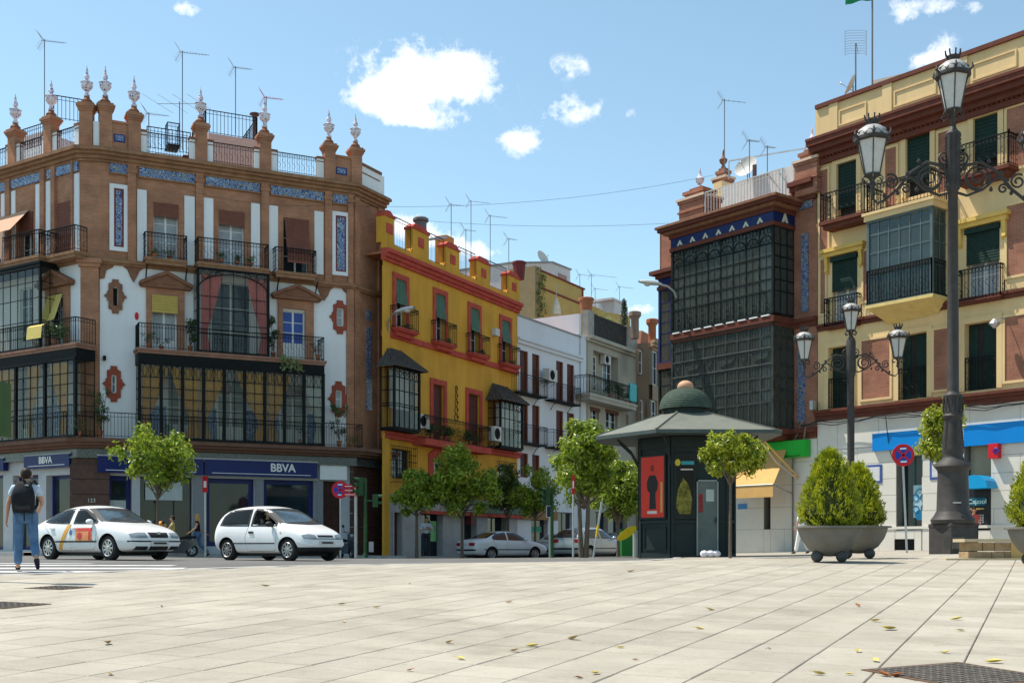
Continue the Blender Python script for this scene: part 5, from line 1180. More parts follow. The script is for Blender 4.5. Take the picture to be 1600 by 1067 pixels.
for(p0,p1)in((917,926),(978,994)):b=MB(FB);b.box(BS(p0),BS(p1),-.3,.1,zbc+.12,zbc+1.7);b.build('terrace_pier',mat('grey_beige',(.36,.33,.29),.85,var=.2),ap)
b=MB(FB)
for s_ in steps(BS(926),BS(978),22):b.box(s_-.09,s_+.09,-.1,.02,zbc+.12,zbc+1.45)
b.box(BS(926),BS(978),-.12,.06,zbc+1.45,zbc+1.6);b.box(BS(926),BS(978),-.14,-.1,zbc+.1,zbc+1.5);b.build('terrace_screen',mat('dark_screen',(.06,.055,.05),.8,var=.3),ap)
a,c,e,f=bw[0];b=MB(FB);b.box(a,c,-.52,-.5,e,f);b.build('loggia_back',mat('loggia_render',(.40,.35,.26),.85),ap)
window(FB,ap,a+.05,a+1.3,e,f-.2,-.46,nv=2,nh=5,fw=.08,name='loggia_door');window(FB,ap,BS(951),BS(964),e,f-.3,-.46,nv=2,nh=3,fw=.08,name='loggia_door')
ac_unit(FB,BS(952,0),-.42,BZ(952,569,0),.95,.6,.32,'air conditioner hanging inside the loggia of the beige apartment house',brackets=False)
for(a,c,e,f)in bw[1:3]+bw[6:]:window(FB,ap,a,c,e,f,-.2,nv=2,nh=3,fw=.07);b=MB(FB);b.box(a-.1,c+.1,-.05,.05,f-.22,f);b.build('blind_box',mat('brown_box',(.14,.07,.05),.7),ap)
for(a,c,e,f)in bw[4:6]:window(FB,ap,a,c,e,f,-.3,fm=GRANITE,gm=SHOPG,nv=2,nh=1,name='shop_window')
n_=1.0;s0,s1=BS(921,n_),BS(995,n_);zb=BZ(925,614,n_);slab(FB,ap,s0,s1,0,n_+.05,zb,.4,BEI);railing(FB,ap,s0,s1,0,n_,zb,1.1,.22,scroll=1,r=.016)
b=MB(FB);b.box(BS(984,n_),BS(994,n_),n_-.1,n_+.04,zb+.15,zb+1.3);b.build('turquoise_cloth',mat('turquoise',(.10,.45,.45),.7,var=.3,scale=6),ap)
for px,big,w in((953,True,1.2),(967,True,1.0),(978,False,1.0),(985,True,.8)):plant(FB,BS(px,.7),.7,zb,w,1.1 if big else .6,'bushy plant on the loggia balcony, '+{953:'left of the four',967:'second of the four',978:'low third of the four',985:'next to the turquoise cloth'}[px],big=big)
for px,w,h,lb in((928,.9,1.6,'small bush by the left pier of the planted roof terrace'),(945,2.2,2.0,'pale green bush on the planted roof terrace'),(958,2.0,1.7,'second pale green bush on the planted roof terrace')):plant(FB,BS(px,-.8),-.8,zbc+.5,w,h,lb,big=True,kind='pale' if w>1 else 'bush')
cy=thing('slim_cypress','slim dark cypress on the planted roof terrace','tree',FB.pt(BS(975,-.8),-.8,zbc+.3));hh=BZ(975,467,-.8)-zbc-.3
v,f=leaves_mesh([(Vector((0,0,hh*q)),.42*(1-q)**.6+.05)for q in steps(.08,.97,22)],1500,.14,rnd);me=bpy.data.meshes.new('foliage');me.from_pydata([tuple(x)for x in v],[],f);me.materials.append(mat_leaf('dark_cypress',(.02,.045,.02),(.05,.085,.03),.15));o=bpy.data.objects.new('crown',me);COL.objects.link(o);o.parent=cy;b=MB();b.tube([(0,0,0),(0,0,hh*.9)],.05,6);b.build('trunk',mat('bark',(.13,.1,.075),.9,var=.3,scale=8),cy)
b=MB(FB);b.prism([(BS(918,-3),zbc+.2),(BS(985,-3),zbc+.2),(BS(985,-3),BZ(985,494,-3)),(BS(945,-3),BZ(945,487,-3)),(BS(930,-3),BZ(930,479,-3)),(BS(920,-3),BZ(920,478,-3))],-.3,axis=1,a=-3);b.build('curved_parapet',OCHY,ap)
b=MB(FB);b.lathe([(.3,0),(.45,.9),(.5,.9),(.5,1.05),(.38,1.1)],(BS(916,-1),-1,BZ(916,492,-1)),12);b.build('terracotta_pot',TERRA,ap,smooth=True)
b=MB(FB);b.box(BS(935,-8),BS(962,-8),-12,-8,zbc,BZ(950,480,-8));b.build('rear_roof_room',WHR,ap)
b=MB(FB);b.box(BS(960,-7),BS(981,-7),-10,-7,zbc,BZ(970,474,-7));b.box(BS(959.5,-6.8),BS(981.5,-6.8),-10,-6.9,BZ(970,474,-7),BZ(970,471,-7));b.build('rear_roof_room',RW,ap)
def bant(px,n,py0,py1,label,**k):p=FB.pt(FB.s(px,n),n,0);return antenna(p.x,p.y,FB.z(px,py0,n),FB.z(px,py1,n),label,**k)
bant(906,-8,490,428,'aerial with white rods just right of the ochre terrace wall',boom=1.2,els=12);bant(924,-8,490,428,'tall mast with long aerial arm above the beige house',boom=2.0,els=12);bant(930,-8,490,450,'lower aerial beside the tall mast above the beige house',boom=1.0);bant(968,-8,480,447,'single aerial above the small roof room near the cypress',boom=1.2)
# ================================================================= brown corner house
FN=Frame.__new__(Frame);FN.u=Vector((1050,1800,0)).normalized();FN.n=Vector((FN.u.y,-FN.u.x,0));FN.o=FB.pt(BL,.0,0)+FB.n*1.2;FN.ang=FW.ang
BRO=mat('brown_render',(.33,.24,.165),.85,var=.12,scale=1.2,dirt=.25,streak=1)
bh=thing('brown_corner_house','narrow brown house with chimney like columns beside the dark glazed bay','building',FN.pt(0,0,.4))
NS=lambda px,n=0:FN.s(px,n)
NZ=lambda px,py,n=0:FN.z(px,py,n)
nw=[(NS(1019),NS(1029),NZ(1024,602),NZ(1024,548)),(NS(1017),NS(1027),NZ(1022,665),NZ(1022,625)),(NS(1001),NS(1007),NZ(1004,663),NZ(1004,624)),(NS(999),NS(1006),NZ(1002,585),NZ(1002,546))]
wall(FN,0,NS(1060),.1,NZ(1000,527),nw).build('brown_wall',BRO,bh)
for(a,c,e,f)in nw:window(FN,bh,a,c,e,f,-.15,nv=1,nh=2,fw=.1)
b=MB(FN);b.box(-.0,NS(1060),-6,-.3,.2,NZ(1000,527));b.build('body',BRO,bh)
cornice(FN,bh,-.1,NS(1060),NZ(1000,527),[(.2,-.3,-.1),(.35,-.1,.1)],BRO,'brown_cornice',e0=1)
for px in(992,1019):b=MB(FN);b.lathe([(.27,0),(.27,1.3),(.34,1.4),(.42,1.5),(.42,1.75),(.3,1.8)],(NS(px,-.5),-.5,NZ(1000,527)),10);b.build('round_chimney',TERRA if px>1000 else mat('brown_chimney',(.3,.2,.15),.8),bh,smooth=True)
b=MB(FN);b.prism([(NS(1000,-1.5),NZ(1000,527)),(NS(1060,-1.5),NZ(1000,527)),(NS(1060,-1.5),NZ(1000,507)),(NS(1003,-1.5),NZ(1003,500))],-2,axis=1,a=-1.5);b.build('pitched_roof',mat('terracotta_roof',(.36,.17,.11),.85),bh)
# end of the street behind
FZ=Frame(1000,118,1,.2)
eb=thing('far_street_end_house','pale house closing the far end of the street','building',FZ.pt(0,0,0));
wz=[(s_,s_+1.2,z_,z_+2.2)for s_ in steps(-14,16,9)for z_ in(1.5,5,8.5)]
wall(FZ,-18,20,-.5,12,wz).build('wall',BEI,eb);
for(a,c,e,f)in wz:b=MB(FZ);b.box(a,c,-.2,-.18,e,f);b.build('window',GLASSD,eb)
# far-side pavements
def pavement(name,F,s0,s1,n0,n1,m=SIDEW,dz=.13):
 ns=max(2,int(abs(s1-s0)));v=[];f=[]
 for i in range(ns+1):
  s_=s0+(s1-s0)*i/ns
  for n_ in(n0,n1):p=F.pt(s_,n_,0);v.append((p.x,p.y,G(p.x,p.y)+dz))
  p=F.pt(s_,n1,0);v.append((p.x,p.y,G(p.x,p.y)-.2))
 for i in range(ns):
  k=3*i;f+=[(k,k+3,k+4,k+1),(k+1,k+4,k+5,k+2)]
 me=bpy.data.meshes.new(name);me.from_pydata(v,[],f);me.materials.append(m);me.update();o=bpy.data.objects.new(name,me);COL.objects.link(o);tag(o,kind='structure')
 ks=thing(name+'_kerb',None,None);ks['kind']='structure'
 for i in range(ns):
  a,c=s0+(s1-s0)*i/ns+.005,s0+(s1-s0)*(i+1)/ns-.005;bb=MB()
  q=[F.pt(a,n1-.0,0),F.pt(c,n1-.0,0),F.pt(c,n1+.18,0),F.pt(a,n1+.18,0)]
  bb.v=[Vector((r.x,r.y,G(r.x,r.y)-.1))for r in q]+[Vector((r.x,r.y,G(r.x,r.y)+dz+.012))for r in q];bb.f=[(4,5,6,7),(0,1,5,4),(1,2,6,5),(2,3,7,6),(3,0,4,7)];bb.mi=[0]*5;bb.build('kerb_stone',KERB,ks)
pavement('bank_pavement',FR,-2.5,SE+1.2,-1,3.4);pavement('left_pavement',FL,-16,1.2,-1,3.4);pavement('street_pavement',FY,-2.0,30,-1,2.2)
# ================================================================= right-hand yellow and brick building
RDIR=(1440,-1800)
FQ=Frame(1278,46,*RDIR)
def QS(px,n=0):return FQ.s(px,n)
def QZ(px,py,n=0):return FQ.z(px,py,n)
CREAM=mat('cream_yellow_render',(.70,.51,.265),.85,var=.1,scale=1.0,bump=.2,dirt=.2,streak=1)
BR_Q=mat_brick('brick_right',FQ,(.34,.135,.085),(.28,.105,.07),(.31,.2,.14));DRB=mat('dark_red_moulding',(.13,.042,.028),.75,var=.2,scale=4)
PALE=mat('pale_stone_cladding',(.66,.63,.57),.7,var=.07,scale=.8,dirt=.08);YMO=mat('yellow_moulding',(.66,.44,.12),.8,var=.08)
GSH=mat('dark_green_blind',(.014,.034,.026),.7,var=.2);DGR=mat('green_black_iron',(.01,.016,.016),.6,var=.3,spec=.12)
qb=thing('cream_yellow_building','cream yellow building with brick panels, green blinds and a glazed bay','building',FQ.pt(0,0,1.1))
QE=13.0
zp,zc_,z21,z10=QZ(1278,172),QZ(1276,232),QZ(1270,514),QZ(1270,648)
top_=[(QS(1308),QS(1339),QZ(1323,346),QZ(1323,253)),(QS(1416),QS(1454),QZ(1435,305),QZ(1435,210)),(QS(1521.5),QS(1560),QZ(1540,275),QZ(1540,181))]
mid_=[(QS(1301),QS(1339),QZ(1320,508),QZ(1320,400)),(QS(1376),QS(1440),QZ(1410,470),QZ(1410,340)),(QS(1511),QS(1561),QZ(1536,468),QZ(1536,355))]
bot_=[(QS(1295),QS(1330),QZ(1313,637),QZ(1313,541)),(QS(1404.5),QS(1449),QZ(1427,623),QZ(1427,521)),(QS(1508),QS(1558),QZ(1533,609),QZ(1533,503))]
def qbay(ops,k):return[(a+k*8.8,b_+k*8.8,c,d)for a,b_,c,d in ops]
wall(FQ,0,QE,z10,zc_,top_+mid_+bot_).build('cream_wall',CREAM,qb)
b=MB(FQ);b.box(0,QE,-.3,.04,zc_-.1,zp);b.build('parapet',CREAM,qb)
b=MB(FQ);b.box(-.05,QE,-.4,.14,zp,zp+.16);b.build('parapet_coping',DRB,qb)
for(p0,p1)in((1283,1305),(1395,1465),(1515,1545)):pass
for(p0,p1)in((1312,1355),(1398,1464),(1520,1590)):
 b=MB(FQ);s0,s1=QS(p0),QS(p1);za,zb=zp-.35,zc_+.55;w=.06
 for q in((s0,s0+w,zb,za),(s1-w,s1,zb,za),(s0+w,s1-w,za-w,za),(s0+w,s1-w,zb,zb+w)):b.box(q[0],q[1],.04,.08,q[2],q[3])
 b.build('panel_moulding',CREAM,qb)
for px in(1304,1388,1505):b=MB(FQ);b.box(QS(px)-.2,QS(px)+.2,.04,.1,zc_+.3,zp);b.build('parapet_strip',CREAM,qb)
cornice(FQ,qb,-.1,QE,zc_,[(.15,-.75,-.55),(.28,-.5,-.3),(.5,-.3,-.1),(.66,-.1,.1),(.7,.1,.2)],DRB,'main_cornice')
b=MB(FQ)
for s_ in steps(.1,QE-.2,70):b.box(s_,s_+.1,0,.2,zc_-.55,zc_-.4)
b.build('dentils',DRB,qb,kind='stuff')
cornice(FQ,qb,0,QE,z21,[(.08,-.16,0),(.16,0,.1)],DRB,'floor_moulding');cornice(FQ,qb,-.05,QE,z10,[(.12,-.3,-.1),(.2,-.1,.02),(.28,.02,.12)],DRB,'floor_moulding')
ztop_s=z21+.12
for(p0,p1,t_,b__)in((1282,1294,266,395),(1384,1401,232,340),(1467,1488,206,300),(1574,1640,168,262),(1283,1290,406,490),(1350,1356.5,392,470),(1482,1492,320,455),(1574,1640,320,430),(1347,1391,530,622),(1460,1489,514,608),(1571,1640,494,594)):
 pm=min(p1,1600)/2+p0/2;b=MB(FQ);b.box(QS(p0),QS(p1),-.0,.02,QZ(pm,b__),QZ(pm,t_));b.build('brick_panel',BR_Q,qb)
 b=MB(FQ);s0,s1,za,zb=QS(p0),QS(p1),QZ(pm,b__),QZ(pm,t_);w=.09
 for q in((s0-w,s0,za-w,zb+w),(s1,s1+w,za-w,zb+w),(s0,s1,zb,zb+w),(s0,s1,za-w,za)):b.box(q[0],q[1],0,.05,q[2],q[3])
 b.build('panel_border',CREAM,qb)
for(a,c,e,f)in top_:
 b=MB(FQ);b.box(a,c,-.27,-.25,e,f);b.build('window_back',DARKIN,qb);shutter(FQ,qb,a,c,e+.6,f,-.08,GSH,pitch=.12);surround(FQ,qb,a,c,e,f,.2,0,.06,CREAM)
for i,(a,c,e,f)in enumerate(mid_):
 if i==1:window(FQ,qb,a,c,e,f,-.2);continue
 window(FQ,qb,a,c,e,f,-.2,nv=2,nh=3,fw=.07,gm=mat('net_curtain_glass',(.34,.36,.38),.15,var=.15));shutter(FQ,qb,a-.02,c+.02,e+(f-e)*.52,f,.0,GSH);b=MB(FQ);b.box(a-.05,c+.05,-.02,.12,f-.16,f+.02);b.build('blind_box',GSH,qb)
 b=MB(FQ);b.box(a-.45,c+.45,0,.3,f+.22,f+.36);b.box(a-.36,c+.36,0,.2,f+.06,f+.22);b.build('window_hood',YMO,qb)
 for s_ in(a-.3,c+.16):b=MB(FQ);b.prism([(0,f+.06),(.18,f+.06),(.12,f-.3),(.16,f-.5),(0,f-.6)],.14,axis=0,a=s_);b.build('hood_console',YMO,qb)
for(a,c,e,f)in bot_:
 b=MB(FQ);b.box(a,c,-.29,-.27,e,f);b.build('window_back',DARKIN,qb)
 shutter(FQ,qb,a+(c-a)*.52,c-.03,e+.05,f-.05,-.2,GSH,name='louvred_shutter',pitch=.1);shutter(FQ,qb,a+.03,a+(c-a)*.3,e+.05,f-.05,-.24,GSH,name='louvred_shutter',pitch=.1)
 surround(FQ,qb,a,c,e,f,.2,0,.05,CREAM)
 railing(FQ,qb,a+.02,c-.02,0,.03,e+.02,1.15,.13,ends=(0,0),scroll=2,name='window_railing',m=IRON,r=.012)
 # top balconies
for(p0,p1,i)in((1281,1352,0),(1490,1578,2)):
 a,c,e,f=top_[i];n=.62;s0,s1=QS(p0,n),QS(p1,n);slab(FQ,qb,s0,s1,0,n+.08,e,.3,DRB,lip=.12);railing(FQ,qb,s0+.04,s1-.04,0,n,e+.01,1.08,.14,scroll=2,knobs=True,r=.012)
for(i)in(0,2):
 a,c,e,f=mid_[i];s0,s1=a-.22,c+.22;slab(FQ,qb,s0,s1,0,.3,e,.12,DRB);railing(FQ,qb,s0+.03,s1-.03,0,.27,e,1.1,.13,scroll=2,belly=.0,r=.012)
 # glazed bay
n=.95;s0,s1=QS(1357,n),QS(1456,n);zb0,zb1,zbm=QZ(1400,470,n),QZ(1400,338,n),QZ(1400,462,n)
def dq(b,sl):pass
pane_grid_bay(FQ,qb,s0,s1,0,n,zb0,zb1,6,[zb0+(zb1-zb0)*q for q in(.36,.40,.62,.84)],mat('teal_bay_paint',(.09,.13,.135),.5,var=.15),mat_glass('green_bay_glass',(.4,.56,.58),.86),post=.05,bar=.022)
b=MB(FQ);b.box(s0-.12,s1+.12,0,n+.12,zb1+.04,zb1+.24);b.box(s0-.18,s1+.18,0,n+.18,zb1+.24,zb1+.34);b.build('bay_head',CREAM,qb)
railing(FQ,qb,s0-.02,s1+.02,0,n+.06,zb0+.03,1.25,.12,scroll=2,name='bay_railing',r=.014)
railing(FQ,qb,s0,s1,0,n+.05,zb1+.35,1.0,.14,scroll=2,knobs=True,name='bay_top_railing',r=.012)
b=MB(FQ);zz=zb0
b.box(s0-.1,s1+.1,0,n+.1,zz-.12,zz);
b.v+=[FQ.pt(*p)for p in((s0-.06,n+.06,zz-.12),(s1+.06,n+.06,zz-.12),(s1-.3,0.02,zz-.52),(s0+.3,.02,zz-.62),(s0-.06,0.02,zz-.12),(s1+.06,.02,zz-.12))];k=len(b.v)-6;b.f+=[(k,k+1,k+2,k+3),(k,k+3,k+4),(k+1,k+5,k+2)];b.mi+=[0]*3
b.build('bay_base',mat('bay_base_render',(.66,.50,.20),.85),qb)
curtain(FQ,qb,s0+.3,s1-.3,zb0+.5,zb0+(zb1-zb0)*.6,.4,WCURT,waves=12)
b=MB(FQ);b.box(s0,s1,.02,n,zb1-.05,zb1);b.build('bay_ceiling',CREAM,qb)
# ground storey
sh=[(QS(1401),QS(1441),QZ(1420,828),QZ(1420,712)),(QS(1507),QS(1549),QZ(1528,828),QZ(1528,690))]
# course by course cladding panels
gz0=QZ(1300,862)-.5
wall(FQ,0,QE,gz0,z10-.28,sh,depth=.45).build('ground_wall',mat('cladding_joint',(.2,.19,.17),.9),qb)
vent=(QS(1399),QS(1430),QZ(1414,859),QZ(1414,842))
zline=[gz0,QZ(1300,826)];z_=zline[-1]
while z_<QZ(1300,712)-.1:z_+=.62;zline.append(z_)
zline.append(z10-.3)
nclad=0;cl_mesh={}
def clad_piece(F,parent,a,c,e,f,n=.0,t=.03,m=PALE):
 global nclad
 b=MB(F);g_=.006;bv=.005;a+=g_;c-=g_;e+=g_;f-=g_
 b.box(a,c,n,n+t,e,f);b.build('stone_panel',m,parent);nclad+=1
for j in range(len(zline)-1):
 off=0 if j%2 else .9
 ss=[0]+[q for q in steps(-off,QE+1.8-off,8)if .3<q<QE-.3]+[QE]
 for i in range(len(ss)-1):
  a,c,e,f=ss[i],ss[i+1],zline[j],zline[j+1]
  parts=[(a,c,e,f)]
  for(oa,oc,oe,of_)in sh+[vent]:
   nx=[]
   for(a1,c1,e1,f1)in parts:
    if c1<=oa or a1>=oc or f1<=oe or e1>=of_:nx.append((a1,c1,e1,f1));continue
    if a1<oa:nx.append((a1,oa,e1,f1))
    if c1>oc:nx.append((oc,c1,e1,f1))
    if f1>of_:nx.append((max(a1,oa),min(c1,oc),of_,f1))
    if e1<oe:nx.append((max(a1,oa),min(c1,oc),e1,oe))
   parts=nx
  for(a1,c1,e1,f1)in parts:
   if c1-a1>.05 and f1-e1>.05:clad_piece(FQ,qb,a1,c1,e1,f1,t=.03 if j else .06)
b=MB(FQ);b.box(0,QE,0,.09,QZ(1300,828),QZ(1300,824));b.build('plinth_ledge',PALE,qb)
b=MB(FQ)
for z_ in steps(vent[2]+.05,vent[3]-.05,5):b.box(vent[0],vent[1],.01,.05,z_-.015,z_+.015)
b.box(vent[0],vent[1],0.002,.01,vent[2],vent[3]);b.build('vent_grille',IRON,qb)
BLS=mat('bright_blue_sign',(.005,.21,.60),.35,var=.03)
b=MB(FQ);b.box(QS(1363,.15),QS(1440,.15),.04,.16,QZ(1396,702.5,.15),QZ(1396,675,.15));b.build('blue_fascia_sign',BLS,qb);b=MB(FQ);b.box(QS(1506,.15),QE,.04,.16,QZ(1550,694,.15),QZ(1550,661,.15));b.build('blue_fascia_sign',BLS,qb)
b=MB(FQ);b.box(QS(1440,.15),QS(1506,.15),.04,.1,QZ(1470,700,.1),QZ(1470,668,.1));b.build('white_fascia_panel',WHITEP,qb)
a,c,e,f=sh[0];window(FQ,qb,a,c,e,f,-.35,fm=mat('green_metal_frame',(.05,.1,.09),.4),gm=SHOPG,nv=2,nh=1,name='shop_window')
b=MB(FQ);b.box(QS(1420),QS(1440),-.33,-.30,QZ(1430,808),QZ(1430,757));po=b.build('round_dots_poster',mat('pale_blue_poster',(.35,.55,.62),.5),qb)
b=MB(FQ)
for(px,py,r)in((1430,770,.16),(1424,777,.13),(1436,777,.13),(1424,795,.13),(1437,793,.13)):s_,z_=QS(px),QZ(px,py);b.tube([(s_+r*math.cos(t),-.295,z_+r*math.sin(t))for t in steps(0,6.283,12)],.02,4)
b.prism([(QS(1430)+.2*math.cos(t),QZ(1430,804)+.2*math.sin(t))for t in steps(0,6.28,12)[:-1]],.01,axis=1,a=-.3);b.build('poster_circles',mat('poster_blue',(.02,.16,.32),.5),po)
# cash machine
a,c,e,f=sh[1];window(FQ,qb,a,c,QZ(1528,762),f,-.3,fm=mat('green_metal_frame',(.05,.1,.09),.4),gm=mat('beige_glass',(.30,.28,.2),.15,var=.1),nv=1,nh=1,name='shop_window')
b=MB(FQ);b.box(a,c,-.3,-.02,e,QZ(1528,764));cm=b.build('cash_machine',mat('cash_machine_black',(.025,.026,.03),.35),qb)
b=MB(FQ);b.box(a+.25,c-.2,-.02,.03,QZ(1528,790),QZ(1528,777));sg=b.build('machine_sign',mat('machine_sign_blue',(.01,.10,.16),.3),cm);text_obj('Cajasol',.17,mat('pale_lettering',(.55,.8,.8),.4),sg,fmat(FQ,(a+c)/2,.032,QZ(1528,783.5)),name='lettering')
b=MB(FQ);b.box(a+.2,c-.25,-.02,.06,QZ(1528,796),QZ(1528,793.5));b.build('machine_shelf',mat('brass_strip',(.45,.3,.1),.4,metal=.5),cm);b=MB(FQ);b.box(a+.3,c-.6,-.02,.01,QZ(1528,814),QZ(1528,799));b.build('screen',mat('grey_screen',(.12,.13,.14),.2),cm)
b=MB(FQ)
for q in range(4):
 for r_ in range(3):b.box(c-.5+r_*.08,c-.45+r_*.08,-.02,.0,QZ(1528,806)-q*.08,QZ(1528,806)-q*.08+.05)
b.build('keypad',GALV,cm)
b=MB(FQ);sm=(QS(1511,.3)+QS(1552,.3))/2;w=(QS(1552,.3)-QS(1511,.3))/2;zh=QZ(1530,763,.5)
arc=[(sm+w*math.cos(t),zh+.05+.42*math.sin(t))for t in steps(math.pi,0,12)]
b.prism([(sm-w,zh)]+arc+[(sm+w,zh)],.7,axis=1,a=.03);b.build('blue_hood',mat('hood_blue',(.01,.30,.60),.3,var=.03),cm)
# alarm box, tile plaques
b=MB(FQ);b.box(QS(1547,.15),QS(1562,.15),.04,.28,QZ(1555,716,.15),QZ(1555,693,.15));al=b.build('alarm_box',REDP,qb);b=MB(FQ);s_,z_=QS(1556,.28),QZ(1556,704,.28)
for t in steps(0,5.24,5):b.tube([(s_,.285,z_),(s_+.12*math.cos(t),.285,z_+.12*math.sin(t))],.014,3)
b.tube([(s_+.1*math.cos(t),.285,z_+.1*math.sin(t))for t in steps(0,6.28,10)],.012,3);b.build('alarm_emblem',BLUEP,al)
for(p0,p1,t_,b__)in((1353,1379,726,755),(1454,1476,718,749)):
 b=MB(FQ);b.box(QS(p0),QS(p1),.03,.055,QZ((p0+p1)/2,b__),QZ((p0+p1)/2,t_));pf=b.build('tile_plaque',mat('plaque_border',(.06,.1,.3),.3,var=.4,scale=20),qb)
 b=MB(FQ);e_=.09;b.box(QS(p0)+e_,QS(p1)-e_,.055,.062,QZ((p0+p1)/2,b__)+e_,QZ((p0+p1)/2,t_)-e_);b.build('plaque_field',mat('plaque_white',(.6,.6,.62),.3,var=.25,scale=16),pf)
 # wall lantern on the first floor
b=MB(FQ);s_,z_=QS(1570,.2),QZ(1570,503,.2);b.tube([(s_,0,z_+.1),(s_-.1,.3,z_+.15),(s_-.2,.5,z_+.05)],.02,4);b.lathe([(.06,.12),(.18,0),(.2,-.04),(.15,-.1),(.05,-.2)],(s_-.2,.5,z_-.02),10);b.build('wall_lantern',GALV,qb)
# cables along the moulding
b=MB(FQ)
for k in range(3):b.tube([(q,.3+.02*k,z10-.35-.06*k+.05*math.sin(q*2.1+k)+(.03*math.sin(q*5)))for q in steps(-.6,QE,40)],.022,4)
b.tube([(QS(1391),.3,z10-.4),(QS(1392),.12,z10-1.6),(QS(1397),.08,z10-2.0),(QS(1402),.1,z10-1.7)],.018,4)
b.build('cable_bundle',mat('dark_cable',(.03,.03,.03),.6),qb)
b=MB(FQ);b.box(-.1,QE,-9,-8.8,.8,zp);b.box(-.12,-.0,-9,-.0,zc_-3,zp);b.box(0,QE,-9,-.3,zc_,zc_+.1);b.build('rear_wall',CREAM,qb)
b=MB(FQ);b.prism([(QS(1362,-2),QZ(1362,140,-2)),(QS(1466,-2),QZ(1466,118,-2)),(QS(1466,-2),QZ(1466,102,-2)),(QS(1364,-2),QZ(1364,126,-2))],-2.5,axis=1,a=-2);b.build('rooftop_shed',mat('grey_tin_roof',(.42,.38,.34),.8,var=.12),qb)
b=MB(FQ);b.box(QS(1362,-2),QS(1440,-2),-4.4,-2.01,zc_,QZ(1362,140,-2));b.build('shed_wall',mat('dark_red_trim',(.20,.035,.03),.7),qb)
b=MB(FQ);b.box(QS(1512,-1.5),QS(1555,-1.5),-3,-1.5,zp-.5,QZ(1520,82,-1.5));b.build('rooftop_box',mat('pale_tan',(.5,.42,.34),.8),qb)
def qant(px,n,py0,py1,label,**k):p=FQ.pt(FQ.s(px,n),n,0);return antenna(p.x,p.y,FQ.z(px,py0,n),FQ.z(px,py1,n),label,**k)
qant(1337,-.8,150,68,'mast with a rectangular grid aerial on the right building',kind='grid',thick=.03);qant(1363,-1.2,140,-6,'tall flag mast on the right building',kind='none',thick=.035)
p=FQ.pt(FQ.s(1363,-1.2),-1.2,0);fl=thing('green_flag','green and white flag at the top of the tall mast','flag',(p.x,p.y,FQ.z(1363,3,-1.2)));b=MB()
for i in range(12):
 for j in range(2):pass
v=[];
for i in range(13):
 for j in range(4):v.append((-i*.09,.06*math.sin(i*.9),.05+j*.3-.012*i*i*.12))
f=[(i*4+j,i*4+4+j,i*4+5+j,i*4+1+j)for i in range(12)for j in range(3)]
me=bpy.data.meshes.new('flag_cloth');me.from_pydata(v,[],f);me.materials.append(mat('flag_green',(.02,.25,.1),.7));me.materials.append(WHITEP);
for k,pl_ in enumerate(me.polygons):pl_.material_index=1 if k%3==1 else 0
o=bpy.data.objects.new('flag_cloth',me);COL.objects.link(o);o.parent=fl
p=FQ.pt(FQ.s(1333,-.7),-.7,0);dish(p.x,p.y,QZ(1333,152,-.7),.42,'small satellite dish behind the parapet of the right building',rad(-100),post=.25)
# ================================================================= brick building with glazed galleries
bb_=thing('brick_gallery_building','brick building wrapped in a tall dark glazed gallery with blue tile frieze','building',FQ.pt(-1,0,1.1))
BR_G=BR_Q;AZ_Q=mat_azulejo('azulejo_right',FQ,(.05,.08,.19),(.26,.31,.37),(.3,.22,.1));BLT=mat('cobalt_tile',(.01,.022,.10),.3,var=.25)
sL=QS(1031);nb=1.31
zt2=QZ(1250,300)
zgT,zgM,zgB=QZ(1208,352,nb),QZ(1208,492,nb),QZ(1208,668,nb)
wall(FQ,sL,-.02,QZ(1240,690)-.3,zt2,[(QS(1085),QS(1105),zgB,zgM-.8),(QS(1130),QS(1150),zgB,zgM-.8),(QS(1165),QS(1190),zgB,zgM-.8),(QS(1085),QS(1105),zgM,zgT-1),(QS(1130),QS(1150),zgM,zgT-1),(QS(1165),QS(1190),zgM,zgT-1)]).build('brick_wall',BR_Q,bb_)
for(p0,p1)in((1085,1105),(1130,1150),(1165,1190)):
 for(za,zb)in((zgB,zgM-.8),(zgM,zgT-1)):window(FQ,bb_,QS(p0),QS(p1),za,zb,-.1,nv=2,nh=4,gm=mat('curtained_glass',(.25,.28,.24),.1,var=.2))
b=MB(FQ);b.box(sL,0,-9,-8.8,1,zt2);b.box(sL,sL+.1,-9,0,.8,zt2);b.box(sL,0,-9,0,zt2-.1,zt2);b.build('rear_wall',BR_Q,bb_)
s0,s1=QS(1051,nb),QS(1208,nb)
GALG=mat_glass('gallery_glass',(.62,.66,.62),.86,ior=1.3)
def gz(q):return zgM+.1+(zgT-zgM-.1)*q
